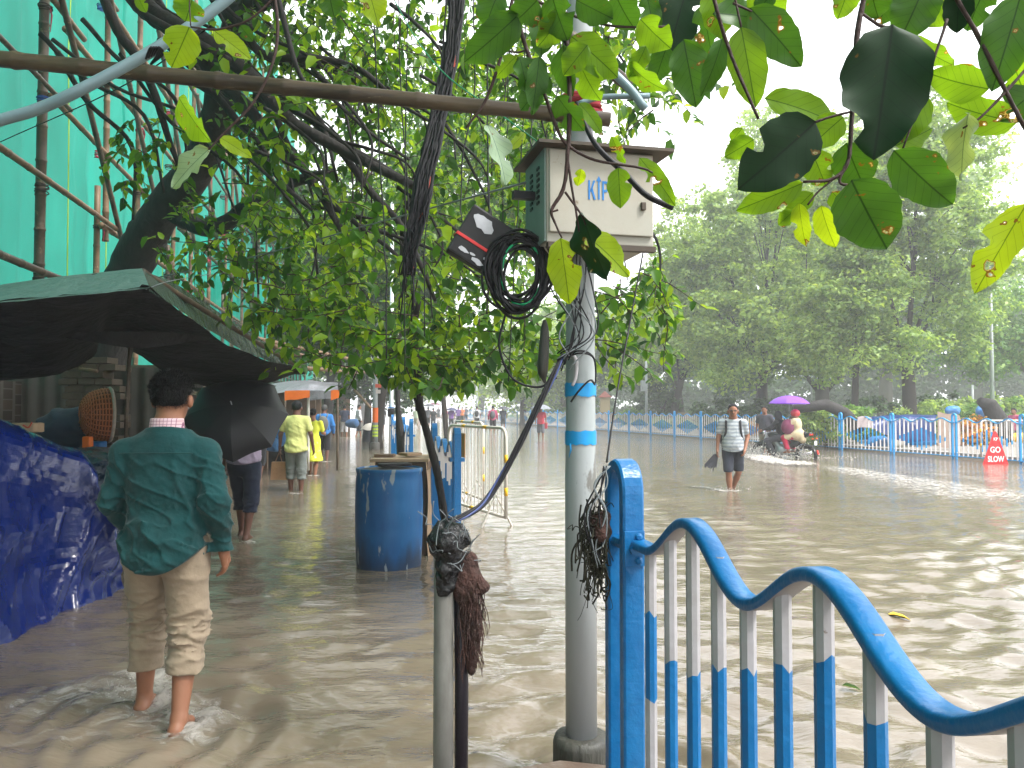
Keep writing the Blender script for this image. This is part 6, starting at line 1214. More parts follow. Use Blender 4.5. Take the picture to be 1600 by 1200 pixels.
core = [(430, -40), (1010, -40), (1020, 140), (960, 230), (830, 300), (820, 420), (860, 500), (760, 560), (700, 590), (630, 560), (560, 500), (450, 470), (360, 420), (390, 280), (330, 180), (340, 60)]
leftp = [(180, 190), (260, 150), (340, 190), (400, 300), (470, 440), (420, 480), (330, 420), (250, 400), (190, 330), (150, 240)]
low = [(320, 360), (470, 440), (600, 500), (760, 560), (860, 480), (1040, 400), (1060, 470), (1000, 520), (860, 560), (760, 590), (680, 610), (600, 600), (560, 600), (470, 530), (380, 470)]
rightp = [(930, 40), (1040, 60), (1060, 160), (990, 200), (930, 180)]
botc = [(560, 540), (700, 560), (800, 540), (760, 600), (700, 620), (620, 610), (580, 600)]
topl = [(330, 20), (480, -20), (620, 20), (640, 160), (500, 200), (400, 180)]
canopy(nt_, [(core, 560, 5.2, 9.5), (leftp, 42, 6, 8.5), (low, 170, 5.0, 8.0), (rightp, 26, 5, 7), (botc, 55, 5.5, 7), (topl, 130, 6, 10)], 5)
ot = thing('tree_sprays', 'deeper layer of leafy branches filling behind the hanging cables', 'tree', at(650, 200, 12), 0)
ot['category'] = 'tree'
core2 = [(480, 150), (560, 60), (700, 20), (900, 60), (860, 420), (800, 520), (560, 520), (430, 460), (420, 320)]
canopy(ot, [(core2, 290, 9.5, 14)], 6, ls=.12, per=12)

# ================================================================== OVERHANGING BROAD LEAVES
ba = thing('leafy_branch', 'broad leaved branch hanging in front of the cabinet', 'leafy branch', at(870, 100, 1.9)); Yb = 1.75
def twig(parent, lst):
    for pts in lst: mb = MB(); pxtube(mb, [(p[0], p[1], p[2] if len(p) > 2 else Yb, p[3] if len(p) > 3 else .0032) for p in pts], 6, 6, jit=.12); mb.build('twig', M['twig'], parent, True)
twig(ba, [[(866, -15, Yb, .0065), (884, 60, Yb, .006), (890, 150, Yb, .0055), (887, 240, Yb, .005), (880, 295, Yb, .0045), (862, 328, Yb, .004), (868, 350, Yb, .0025), (878, 372, Yb, .002)],
          [(802, -10, Yb, .0045), (790, 60, Yb, .004), (776, 110, Yb, .004), (757, 160, Yb, .0035), (728, 200, Yb, .0025)],
          [(804, 10, Yb, .005), (822, 75, Yb, .005), (845, 130, Yb, .0045), (866, 190, Yb, .004), (885, 225, Yb, .004), (930, 250, Yb, .0035), (1000, 262, Yb, .003), (1020, 270, Yb, .002)],
          [(886, 240, Yb, .003), (893, 290, Yb, .003), (900, 330, Yb, .0025), (905, 362, Yb, .002)], [(883, 300, Yb, .003), (908, 335, Yb, .0025), (915, 352, Yb, .002)],
          [(785, 78, Yb, .002), (808, 82, Yb, .002), (822, 78, Yb, .002)], [(820, -5, Yb, .0035), (940, 38, Yb, .003), (1045, 42, Yb, .0025)], [(872, 328, Yb, .0025), (860, 332, Yb, .002)]])
LB = [((812, 22), (726, 100), 56, 'mid', .3), ((806, 88), (773, 122), 28, 'bright', .2), ((812, 88), (826, 148), 32, 'mid', .9), ((843, 88), (832, 180), 34, 'mid', .3), ((878, 70), (888, 152), 34, 'mid', .9),
      ((893, 56), (968, 120), 52, 'bright', .2), ((862, -6), (885, 64), 52, 'mid', .4), ((1075, -25), (1042, 92), 72, 'dark', .1), ((1068, 62), (1088, 168), 60, 'mid', .1), ((1042, 72), (1022, 130), 38, 'mid', .3), ((1098, 5), (1112, 92), 40, 'mid', .3),
      ((763, 194), (796, 288), 30, 'pale', 1.2), ((876, 372), (890, 476), 52, 'yellow', .2), ((908, 360), (988, 430), 44, 'yellow', .5), ((908, 332), (945, 440), 42, 'dark', 1.1), ((966, 262), (970, 326), 38, 'bright', .2), ((955, 213), (976, 258), 18, 'bright', .3),
      ((1000, 246), (1058, 322), 30, 'bright', .2), ((908, 264), (902, 292), 18, 'yellow', .2), ((797, 232), (822, 206), 16, 'yellow', .2), ((905, 160), (945, 210), 22, 'bright', .5), ((925, 10), (935, -30), 30, 'mid', .2), ((840, 20), (850, 90), 40, 'mid', .6), ((1010, -10), (1025, 60), 34, 'mid', .3), ((980, 100), (1040, 150), 30, 'bright', .8), ((880, 20), (842, 75), 44, 'bright', .5), ((900, 0), (958, 30), 48, 'mid', .2), ((918, 70), (880, 118), 40, 'bright', .3), ((860, 120), (812, 172), 42, 'mid', .5), ((870, 150), (912, 206), 40, 'mid', .6), ((905, 100), (936, 160), 44, 'bright', .6), ((840, 0), (800, 40), 50, 'mid', .3), ((960, -10), (990, 48), 52, 'mid', .4), ((1000, 30), (1048, 78), 50, 'bright', .3), ((780, -15), (755, 48), 46, 'mid', .3), ((1010, 72), (985, 122), 28, 'bright', .5)]
for i, (b_, t_, w_, k_, tl) in enumerate(LB): big_leaf(ba, b_, t_, w_, Yb + rt.uniform(-.08, .08), k_, tl * rt.choice((-1, 1)), seed=i, bite=rt.choice((0, 1, 2)), curl=rt.uniform(.05, .35))
bb = thing('leafy_branch', 'broad leaved branch hanging low at the upper right', 'leafy branch', at(1350, 100, 1.5)); Yc = 1.45
Yb = Yc
twig(bb, [[(1352, -15, Yc, .0055), (1340, 50, Yc, .0055), (1334, 120, Yc, .005), (1330, 200, Yc, .0045), (1324, 255, Yc, .004), (1300, 280, Yc, .0035), (1255, 284, Yc, .0025)],
          [(1112, -15, Yc, .004), (1130, 50, Yc, .004), (1152, 110, Yc, .0035), (1185, 186, Yc, .003)], [(1148, -5, Yc, .0025), (1158, 42, Yc, .002)], [(1145, 5, Yc, .0025), (1175, 18, Yc, .002)],
          [(1490, -10, Yc, .0045), (1530, 60, Yc, .0045), (1575, 150, Yc, .004), (1610, 215, Yc, .004)], [(1610, 100, Yc, .003), (1570, 145, Yc, .003), (1530, 185, Yc, .0025), (1505, 200, Yc, .002)], [(1480, 30, Yc, .003), (1460, 90, Yc, .0028), (1450, 118, Yc, .0025), (1432, 140, Yc, .002)],
          [(1328, 175, Yc, .0025), (1300, 182, Yc, .0025), (1270, 192, Yc, .0025)], [(1345, 20, Yc, .003), (1375, 40, Yc, .003), (1392, 42, Yc, .0025)], [(1320, 260, Yc, .003), (1312, 285, Yc, .003), (1335, 290, Yc, .0025)], [(1452, 118, Yc, .002), (1410, 235, Yc, .002)], [(1300, 282, Yc, .002), (1278, 300, Yc, .002), (1262, 320, Yc, .002)]])
LC = [((1158, 42), (1181, 168), 58, 'bright', .1, 0), ((1172, 12), (1255, 104), 60, 'mid', .2, 0), ((1276, 190), (1156, 296), 98, 'dark', .15, -.06), ((1395, 36), (1366, 248), 128, 'dark', .1, -.12), ((1330, 282), (1386, 392), 96, 'mid', .1, -.02), ((1396, 236), (1490, 326), 74, 'mid', .2, -.03),
      ((1255, 286), (1150, 330), 44, 'bright', .2, .02), ((1196, 152), (1320, 192), 44, 'bright', .5, .06), ((1318, 182), (1262, 232), 48, 'bright', .2, .05), ((1178, 218), (1132, 246), 34, 'bright', .1, .04), ((1160, 200), (1140, 225), 22, 'bright', .1, .04), ((1248, 318), (1258, 388), 28, 'yellow', .3, .04), ((1282, 322), (1304, 390), 34, 'yellow', .3, .05), ((1268, 236), (1292, 292), 46, 'bright', .2, .08),
      ((1322, 224), (1350, 296), 64, 'mid', .2, .07), ((1545, 140), (1450, 118), 56, 'bright', .4, .05), ((1590, 192), (1478, 165), 54, 'bright', .4, .08), ((1596, -10), (1552, 140), 74, 'mid', .1, -.03), ((1446, -25), (1408, 62), 72, 'mid', .2, -.02), ((1500, -20), (1494, 52), 44, 'dark', .2, 0), ((1362, -10), (1372, 30), 44, 'mid', .2, .03),
      ((1512, 176), (1498, 282), 40, 'pale', 1.15, 0), ((1604, 318), (1522, 458), 58, 'yellow', .3, -.03), ((1450, 150), (1392, 226), 52, 'bright', .2, .06), ((1400, 228), (1460, 200), 36, 'bright', .3, .08), ((1115, 20), (1205, 30), 40, 'mid', .6, .05), ((1560, 20), (1600, 80), 60, 'mid', .3, .03), ((1240, 330), (1215, 352), 24, 'bright', .4, .06), ((1300, 300), (1330, 330), 30, 'bright', .4, .08), ((1345, 150), (1430, 190), 40, 'bright', .4, .09), ((1130, 60), (1100, 150), 34, 'mid', .5, .05), ((1180, -25), (1222, 30), 56, 'bright', .3, .04), ((1110, -20), (1132, 62), 50, 'bright', .3, .07), ((1330, -30), (1310, 30), 40, 'bright', .3, .06), ((1420, 60), (1490, 108), 34, 'bright', .6, .08), ((1480, -10), (1440, 40), 60, 'bright', .4, .05), ((1540, -20), (1510, 48), 56, 'mid', .3, .02), ((1570, 60), (1600, 150), 60, 'bright', .3, .07), ((1210, -15), (1180, 22), 30, 'mid', .4, .02), ((1398, -20), (1372, 40), 50, 'mid', .4, .05), ((1620, 140), (1560, 190), 60, 'mid', .3, .06), ((1380, 120), (1440, 150), 44, 'bright', .5, .09), ((1270, 300), (1225, 345), 30, 'bright', .3, .05)]
for i, (b_, t_, w_, k_, tl, dy) in enumerate(LC): big_leaf(bb, b_, t_, w_, Yc + dy, k_, tl * rt.choice((-1, 1)), seed=50 + i, bite=rt.choice((0, 0, 1)), curl=rt.uniform(.05, .3))
bc = thing('leafy_branch', 'sparse twig with broad yellow green leaves at upper left', 'leafy branch', at(330, 80, 2.2)); Yd = 2.2; Yb = Yd
twig(bc, [[(428, -15, Yd, .005), (434, 50, Yd, .005), (422, 110, Yd, .0045), (392, 165, Yd, .004), (350, 208, Yd, .0035), (326, 234, Yd, .0025)], [(430, -5, Yd, .0035), (390, 30, Yd, .003), (340, 46, Yd, .003), (298, 42, Yd, .0025)], [(298, 40, Yd, .002), (296, 0, Yd, .002), (300, -20, Yd, .002)]])
for i, (b_, t_, w_, k_, tl) in enumerate([((296, 42), (268, 106), 54, 'yellow', .1), ((335, 48), (392, 92), 30, 'yellow', .3), ((343, 214), (394, 246), 22, 'yellow', .2), ((326, 232), (266, 292), 30, 'pale', 1.0), ((278, 152), (326, 224), 34, 'bright', 1.1), ((300, 0), (290, 34), 46, 'bright', .2), ((512, -20), (522, 28), 40, 'mid', .2), ((575, -20), (592, 42), 38, 'yellow', .2), ((375, 40), (395, 65), 20, 'mid', .2), ((215, -6), (228, 20), 18, 'bright', .2)]): big_leaf(bc, b_, t_, w_, Yd + .02 * i, k_, tl * rt.choice((-1, 1)), seed=90 + i, bite=1)
# floating leaves
for k, (px, py, s_, c_, lb) in enumerate(((1405, 967, .13, 'yellow', 'yellow fallen leaf floating on the road side water'), (1332, 1080, .08, 'bright', 'small green leaf floating behind the wavy rail'), (470, 748, .0, 'yellow', ''),)):
    if not s_: continue
    g = gnd(px, py, .0); s_ *= 1.2; V, F = leafmesh(np.array([[g.x - s_ / 2, g.y + .02, .024]]), np.array([[1, -.35, 0.]]), np.array([[0, 0, 1.]]), np.array([s_]), np.array([s_ * .5])); o = addobj('floating_leaf', npmesh('l', V, F), mat('fallen_yellow', (.62, .42, .01), .5) if c_ == 'yellow' else M['big_' + c_]); tag(o, lb, 'leaf')
# ================================================================== PEOPLE
C_ = cloth
def ext_hero(o, J, xf):
    sc = o['sc']; H = J['head']
    def colf(P):
        c = vadd(J['neck'], (0, .0, .03)); f = cap(P, vadd(c, (0, -.010, -.06)), vadd(c, (0, -.006, .03)), .084, .074); return np.maximum(np.maximum(f, P[2] - c[2] - .026), -cap(P, vadd(c, (0, 0, -.1)), vadd(c, (0, .0, .1)), .060, .060))
    m = mat('checked_collar', (.55, .33, .36), .8); t = m.node_tree; tc = nd(t, 'ShaderNodeTexCoord'); ck = nd(t, 'ShaderNodeTexBrick'); ck.inputs['Scale'].default_value = 22; ck.inputs['Color1'].default_value = (.62, .42, .44, 1); ck.inputs['Color2'].default_value = (.6, .45, .5, 1); ck.inputs['Mortar'].default_value = (.22, .08, .14, 1); ck.offset = 0; ck.inputs['Brick Width'].default_value = .35; ck.inputs['Row Height'].default_value = .35; ck.inputs['Mortar Size'].default_value = .025
    mp = nd(t, 'ShaderNodeMapping'); mp.inputs['Rotation'].default_value = (R(90), 0, 0); t.links.new(tc.outputs['Object'], mp.inputs[0]); t.links.new(mp.outputs[0], ck.inputs['Vector']); t.links.new(ck.outputs[0], t.nodes['Principled BSDF'].inputs['Base Color'])
    sdf('collar', colf, (-.16, -.18, 1.36), (.16, .16, 1.54), .006, m, o, xf)
    # strands of hair standing off the scalp
    hr = [c_ for c_ in o.children if c_.name.startswith('hair')][0]; co = np.zeros(len(hr.data.vertices) * 3, np.float32); no = np.zeros_like(co); hr.data.vertices.foreach_get('co', co); hr.data.vertex_normals.foreach_get('vector', no); co = co.reshape(-1, 3); no = no.reshape(-1, 3)
    rs_ = np.random.RandomState(3); ix = rs_.randint(0, len(co), 9000); hc_ = np.array(xf @ Vector(H)); up_ = (co[ix, 2] - hc_[2]); B = co[ix] + rs_.normal(size=(9000, 3)) * .003; D = no[ix] * .7 + np.stack([0 * up_, -.1 + 0 * up_, np.where(up_ > .05, .25, -.9)], 1) + rs_.normal(size=(9000, 3)) * .35
    Ls = np.where(up_ > .04, .018, .011) * rs_.uniform(.6, 1.4, 9000); V, F = leafmesh(B, D, rs_.normal(size=(9000, 3)), Ls, Ls * .10, False); addobj('hair_strands', npmesh('hs', V, F), M['hair'], o, False, world=False)
    # yoke seam, cuff button
    mb = MB(); mb.tube([xf @ Vector((x, -.128 - .0 * x + .10 * abs(x) ** 1.6 * 1.6, 1.335 - .05 * x * x)) for x in np.linspace(-.17, .17, 18)], .0022, 4); mb.build('seam', bpy.data.materials['green_shirt'], o, True, world=False)
g1 = gnd(281, 1133)
person('man in dark green shirt and rolled khaki trousers wading away barefoot', (-1.625, 3.62, 0), R(2), 1.66, .04, .0075, hair='short', shirt=C_('green_shirt', (.003, .048, .050), bump=.8, bscale=16, n=.35), sleeve='long', bulk=1.02, legw=1.06,
       trousers=C_('khaki', (.30, .235, .165), bump=.6, bscale=18, n=.2), hem=(.235, .295), hemz=.775, detail=True, wr=.0066,
       pose=dict(lsh=(-.188, -.005, 1.325), rsh=(.188, -.005, 1.325), lel=(-.245, -.03, 1.10), lwr=(-.195, .14, .93), rel=(.245, -.06, 1.11), rwr=(.262, .04, .865), lkn=(-.150, .19, .53), lan=(-.190, .24, .085), rkn=(.10, .06, .49), ran=(.115, -.10, .105), neck=(.004, .0, 1.44), head=(.010, .035, 1.585)), extra=ext_hero)
bm_ = gnd(388, 842)
person('man in mauve shirt and navy shorts walking under a black umbrella', (bm_.x - .09, bm_.y + .1, 0), R(-3), 1.68, .06, .014, skin=M['skindark'], shirt=C_('mauve_shirt', (.27, .22, .30)), sleeve='short', trousers=C_('navy_trousers', (.012, .018, .04)), hem=.36, hemz=.90, wr=.005,
       pose=dict(rel=(.23, .08, 1.12), rwr=(.12, .22, 1.25), ran=(.10, -.16, .12), lkn=(-.10, .16, .5), lan=(-.1, .2, .1)))
umbrella('open black umbrella tilted back over the man in mauve', at(362, 632, 7.4), Vector((.12, -.84, .50)), .50, .24, mat('black_umbrella', (.010, .010, .014), .5, spec=.5), 8, .8, rz=.2)
# re-seat canopy: face of the umbrella turns to the camera
g = gnd(462, 766)
def bagx(o, J, xf):
    w = xf @ Vector(J['lwr']); mb = MB(); c = w + Vector((-.03, .02, -.42)); mb.extr([c + Vector(p) for p in ((-.13, -.04, -.17), (.15, -.04, -.17), (.13, -.04, .15), (-.11, -.04, .15))], (0, .1, 0)); b_ = mb.build('bag', C_('jute_bag', (.33, .18, .09)), None); b_.name = 'shopping_bag'
    A = Matrix.Translation(o.location) @ Matrix.Rotation(o.rotation_euler.z, 4, 'Z'); b_.data.transform(A); tag(b_, 'tan jute shopping bag held by the man in yellow shirt', 'bag')
    mb = MB(); hp = A @ (w + Vector((-.02, .03, -.10)))
    for s_ in (-1, 1): mb.tube([A @ (c + Vector((s_ * .06, .01, .15))), hp], .008, 5)
    mb.build('handle', C_('jute_handle', (.25, .13, .07)), b_)
person('man in pale yellow shirt and grey rolled trousers wading away', (g.x, g.y, 0), 0, 1.74, .15, .016, skin=M['skindark'], shirt=C_('yellow_shirt', (.60, .62, .22), n=.12), trousers=C_('grey_trousers', (.20, .22, .21)), hem=.34, hemz=.80, wr=.005, pose=dict(lel=(-.27, .0, 1.12), lwr=(-.29, .03, .90), rel=(.26, -.02, 1.12), rwr=(.29, .03, .89), lkn=(-.10, .06, .5), lan=(-.10, .05, .09), rkn=(.10, .02, .5), ran=(.10, -.05, .1)), extra=bagx)
g = gnd(488, 741); m = mat('yellow_floral', (.62, .66, .05), .8, noise2=(.75, .75, .65), n2scale=9, n2thr=.58)
person('woman in lime yellow floral dress beside the man in yellow', (g.x, g.y, 0), 0, 1.6, .15, .02, dress=m, hair='bun', female=True, pose=dict(rel=(.22, .1, 1.12), rwr=(.22, .25, 1.1)))
def backpack(col, z=1.16, w_=.15, side=0, strap=True):
    def f_(o, J, xf):
        def bf(P): return np.maximum(ell(P, (side, -.20, z), (w_, .11, .23)), -(P[1] + .34)) + .004 * wob(P, 20, 1)
        sdf('backpack_tmp', bf, (side - .3, -.4, z - .35), (side + .3, .1, z + .35), .02, col, None, Matrix.Translation(o.location) @ Matrix.Rotation(o.rotation_euler.z, 4, 'Z') @ xf)
        b_ = bpy.context.scene.objects['backpack_tmp']; b_.name = 'backpack'; tag(b_, o['label'].split(' ')[0] + ' backpack'); b_['owner'] = 1
        sd_ = MB(); A = Matrix.Translation(o.location) @ Matrix.Rotation(o.rotation_euler.z, 4, 'Z') @ xf
        for s_ in (-1, 1): sd_.tube([A @ Vector((side + s_ * .08, -.14, z + .15)), A @ Vector((side + s_ * .11, -.04, z + .30)), A @ Vector((side + s_ * .13, .10, z + .18)), A @ Vector((side + s_ * .14, .10, z - .05)), A @ Vector((side + s_ * .14, -.12, z - .15))], .018, 5)
        sd_.build('strap', col, b_, True); f_.last = b_
    return f_
def pk(lbl, px, py, head, H=1.65, sink=.15, h=.025, group=None, bp=None, bplabel=None, **k):
    g = gnd(px, py); cb_ = backpack(bp) if bp else None
    r_ = person(lbl, (g.x, g.y, 0), head, H, sink, h, extra=cb_, group=group, **k)
    if cb_: cb_.last['label'] = bplabel; cb_.last['category'] = 'backpack'
    return r_
NV = C_('navy', (.02, .025, .05)); BK = C_('blackcloth', (.015, .015, .018)); GY = C_('greycloth', (.10, .10, .12)); WH = C_('whitecloth', (.55, .55, .58)); RD = C_('redcloth2', (.42, .03, .06)); PK = C_('pinkred', (.42, .06, .14)); PU = C_('purplecloth', (.22, .10, .38)); OR = C_('orangecloth2', (.60, .16, .04)); BL = C_('royalblue', (.03, .16, .42)); PG = C_('palegreen', (.35, .42, .30)); KH = C_('khaki2', (.30, .27, .20)); DG = C_('olive', (.12, .14, .10))
pk('man in blue shirt with grey backpack near the orange stall', 506, 718, R(5), 1.70, skin=M['skindark'], haircol=M['greyhair'], shirt=BL, sleeve='long', trousers=BK, hem=.42, bp=C_('grey_pack', (.12, .12, .11)), bplabel='grey brown backpack worn by the man in blue', h=.02)
pk('person in pale green shirt partly hidden by the black umbrella', 403, 745, 0, 1.6, .1, .02, skin=M['skindark'], shirt=PG, trousers=BK, hem=.36, bp=BK, bplabel='black shoulder bag beside the black umbrella')
pk('man in navy shirt and pale trousers under the roadside tree', 538, 681, R(20), 1.68, .1, shirt=NV, trousers=WH, hem=.3)
pk('man in white shirt and black shorts facing the roadside stall', 560, 681, R(-60), 1.72, .1, shirt=WH, trousers=BK, hem=.35, sleeve='long')
pk('person in grey standing behind the striped lamp post', 597, 672, 0, 1.7, shirt=GY, trousers=BK)
WK = [dict(lkn=(-.10, .16, .5), lan=(-.1, .2, .1)), dict(lkn=(-.10, .02, .49), lan=(-.1, -.16, .12), rkn=(.1, .12, .5), ran=(.1, .14, .09)), {}]
far = [(650, 667, 1.62, PG, KH, 'person in pale green shirt far down the street', 0), (669, 666, 1.68, GY, BK, 'figure in dark grey walking beyond the median railing', 1), (677, 668, 1.6, BK, NV, 'slight figure in black further down the street', 0), (695, 664, 1.62, RD, BK, 'small figure in red shirt in mid street', 0), (705, 668, 1.64, PU, BK, 'person in purple top near the barrier', 1), (716, 662, 1.7, PU, NV, 'person in lilac shirt beside the orange shirt', 2), (722, 660, 1.7, OR, BK, 'person in orange shirt in mid street', 0), (728, 658, 1.72, GY, BK, 'tall figure in grey beyond the orange shirt', 1), (685, 655, 1.7, BK, BK, 'distant dark figure left of the red shirt', 0), (655, 656, 1.7, OR, BK, 'distant person in orange beyond the median', 0), (663, 653, 1.7, WH, BK, 'distant person in white beyond the median', 0), (710, 653, 1.7, WH, NV, 'far off person in white in the haze', 0), (760, 652, 1.7, WH, BK, 'faint far person in white by the corner', 0), (735, 651, 1.65, NV, BK, 'faint far person in navy by the corner', 0)]
for i, (px, py, H_, sh, tr, lb, wk) in enumerate(far): pk(lb, px, py, rt.choice((0, math.pi, .3)), H_, .15, .035, shirt=sh, trousers=tr, hem=.4, pose=WK[wk])
pk('man in white shirt with black backpack walking up the street', 745, 668, 0, 1.72, .15, .03, shirt=WH, trousers=BK, hem=.4, pose=WK[0], bp=BK, bplabel='black backpack on the man in white')
pk('person in crimson top with grey backpack striding up the street', 770, 675, 0, 1.74, .15, .03, shirt=PK, sleeve='long', trousers=BK, hem=.4, pose=WK[1], bp=GY, bplabel='grey backpack on the person in crimson')
pk('figure in dark clothes under a small dark umbrella', 786, 668, 0, 1.65, .15, .03, shirt=NV, trousers=BK, hem=.4, pose=WK[2])
pk('person in red shirt carrying a red bag under grey umbrella', 845, 684, math.pi, 1.66, .15, .028, shirt=RD, trousers=GY, hem=.4, pose=WK[0])
for px, py, lb, c_, r_ in ((787, 638, 'small dark umbrella over the figure in dark clothes', (.03, .03, .04), .45), (846, 635, 'grey umbrella held over the person in red', (.18, .19, .22), .5), (671, 634, 'dark umbrella above the walker beyond the median', (.05, .05, .06), .5), (680, 632, 'maroon umbrella in the distant crowd', (.12, .02, .04), .6), (706, 640, 'small navy umbrella beside the barrier', (.03, .03, .08), .45)):
    foot = {787: 668, 846: 684, 671: 666, 680: 660, 706: 668}[px]; Y = gnd(px, foot).y; umbrella(lb, at(px, py - 3, Y), Vector((.05, -.05, 1)), r_, .2, mat('umb%d' % px, c_, .6), 8, .7, spoke=False)
p = at(851, 665, gnd(845, 684).y); o = MB().box(p, (.28, .12, .3), None, .04).build('handbag', RD, None, True); tag(o, 'dark red handbag held by the person in red', 'handbag')
# the man walking towards us on the road
g = gnd(1146, 765)
def ext_man(o, J, xf):
    H = J['head']
    m = mat('moustache', (.008, .007, .007), .7)
    sdf('moustache', lambda P: ell(P, vadd(H, (0, .106, -.045)), (.030, .010, .008)), vadd(H, (-.06, .06, -.08)), vadd(H, (.06, .14, -.01)), .005, m, o, xf)
    mb = MB(); mb.tube([xf @ Vector(vadd(H, q)) for q in ((-.078, 0, .014), (-.066, .10, .014), (.066, .10, .014), (.078, 0, .014))], .0025, 4)
    for s_ in (-1, 1): mb.tube([xf @ Vector(vadd(H, (s_ * .031 + .024 * math.cos(a), .112, .005 + .017 * math.sin(a)))) for a in [2 * math.pi * i / 12 for i in range(13)]], .0022, 4, cap=False)
    mb.build('glasses', M['black'], o, True, world=False)
    mb = MB()
    for s_ in (-1, 1): mb.lathe([(.0, 0), (.012, .002), (.0, .004)], xf @ Vector(vadd(H, (s_ * .030, .092, .010))), 8, Matrix.Rotation(R(-90), 3, 'X'))
    mb.build('eyes', M['black'], o, True, world=False)
    mb = MB()
    for s_ in (-1, 1): mb.tube([xf @ Vector((s_ * .12, -.13, 1.28)), xf @ Vector((s_ * .12, -.02, 1.462)), xf @ Vector((s_ * .12, .10, 1.38)), xf @ Vector((s_ * .125, .136, 1.22)), xf @ Vector((s_ * .16, .06, 1.06))], .02, 6, squash=.5)
    A = Matrix.Translation(o.location) @ Matrix.Rotation(o.rotation_euler.z, 4, 'Z'); bp_ = sdf('backpack', lambda P: ell(P, (.03, -.20, 1.10), (.19, .10, .27)), (-.3, -.4, .75), (.35, .0, 1.45), .02, BK, None, A @ xf); tag(bp_, 'black backpack on the man wading towards the railing', 'backpack')
    mb.v = [tuple(A @ Vector(v)) for v in mb.v]; mb.build('strap', BK, bp_, True)
    # folded umbrella in his right hand (photo left)
    w = A @ xf @ Vector(J['rwr']); u_ = thing('umbrella', 'folded black umbrella hanging from the wading mans hand', 'umbrella', w); mb = MB(); rq_ = random.Random(2)
    for k in range(7):
        a = 2 * math.pi * k / 7; b0 = w + Vector((-.02, 0, -.09)); tipp = w + Vector((-.13 + .11 * math.cos(a), .04 * math.sin(a), -.36 - .05 * math.sin(a * 2)))
        a2 = a + .9; tip2 = w + Vector((-.13 + .11 * math.cos(a2), .04 * math.sin(a2), -.34)); mb.add([b0 + Vector((.04, 0, .02)), b0 + Vector((-.05, .0, .0)), tipp, (tipp + tip2) / 2 + Vector((0, .01, .06)), tip2], [(0, 1, 2, 3), (0, 3, 4)])
    mb.build('canopy', mat('black_umbrella_cloth', (.03, .03, .04), .45), u_); MB().tube([w + Vector((.02, 0, -.05)), w + Vector((-.12, 0, -.42))], .006, 5).build('shaft', M['metal'], u_)
st_m = mat('striped_shirt', (.46, .50, .53), .85, bump=.4, bscale=20, bdist=.01); t = st_m.node_tree; tc = nd(t, 'ShaderNodeTexCoord'); wv = nd(t, 'ShaderNodeTexWave'); wv.bands_direction = 'Z'; wv.inputs['Scale'].default_value = 5.0; wv.inputs['Distortion'].default_value = .8; mxc = nd(t, 'ShaderNodeMix', data_type='RGBA'); mxc.inputs['A'].default_value = (.38, .41, .43, 1); mxc.inputs['B'].default_value = (.22, .25, .28, 1)
t.links.new(tc.outputs['Object'], wv.inputs['Vector']); t.links.new(wv.outputs[0], mxc.inputs['Factor']); t.links.new(mxc.outputs['Result'], t.nodes['Principled BSDF'].inputs['Base Color'])
person('man in pale striped shirt and navy shorts wading towards the camera', (g.x, g.y, 0), math.pi + R(-12), 1.74, .20, .013, hair='short', shirt=st_m, trousers=C_('navy_shorts', (.018, .022, .035)), hem=.52, hemz=.86, detail=True, wr=.005,
       pose=dict(head=(.0, .06, 1.57), rel=(.25, -.01, 1.12), rwr=(.27, .05, .90), lel=(-.25, -.04, 1.12), lwr=(-.19, .10, .90), lkn=(-.09, -.0, .50), lan=(-.0, -.22, .18), rkn=(.09, .14, .51), ran=(.06, .08, .1)), extra=ext_man)
# head and shoulders of the man beyond the motorbike
g = gnd(1197, 712); person('man in dark grey shirt bending forward beyond the motorbike', (g.x, g.y, 0), R(150), 1.68, .15, .02, shirt=C_('dkgrey', (.07, .07, .085)), trousers=KH, hem=.4, lean=R(-6))
for px, py, c_, lb in ((1422, 640, RD, 'person in red standing in the park by thick trunk'), (1494, 646, BL, 'person in blue beside the orange shrub'), (1585, 652, PK, 'person in pink at the far right of the park')):
    p = at(px, py, 34 if px < 1500 else 28); person(lb, (p.x, p.y, .2), rt.uniform(0, 6), 1.6, .35, .035, shirt=c_, trousers=BK)

# ================================================================== MOTORBIKE AND RIDERS
g = gnd(1226, 716); mbk = thing('motorcycle', 'black motorcycle with red tail lamp ploughing through the flood', 'motorcycle', (g.x, g.y, 0), 0)
ang = R(140)                                   # bike forward axis (photo: heading left and away)
A = Matrix.Translation((g.x, g.y + .1, -.20)) @ Matrix.Rotation(ang, 4, 'Z')
def BP(x, y, z): return A @ Vector((x, y, z))   # x forward, y left, z up
M['tyre'] = mat('tyre_rubber', (.012, .012, .012), .7); M['bikeblk'] = mat('bike_black', (.012, .012, .014), .2, coat=.5); M['redlamp'] = mat('red_lens', (.75, .03, .01), .2)
rA = A.to_3x3()
for nm_, x in (('rear_wheel', -.66), ('front_wheel', .66)):
    w_ = MB(); R_, r_ = .27, .055; P = [BP(x + R_ * math.cos(a), 0, .31 + R_ * math.sin(a)) for a in [2 * math.pi * i / 28 for i in range(29)]]; w_.tube(P, r_, 8, cap=False); wo_ = w_.build('wheel', M['tyre'], mbk, True)
    rm = MB(); rm.tube([BP(x + .21 * math.cos(a), 0, .31 + .21 * math.sin(a)) for a in [2 * math.pi * i / 24 for i in range(25)]], .02, 6, cap=False)
    for k in range(5): a = 2 * math.pi * k / 5; rm.tube([BP(x, 0, .31), BP(x + .2 * math.cos(a), 0, .31 + .2 * math.sin(a))], .014, 5)
    rm.build('rim', M['metal'], wo_, True)
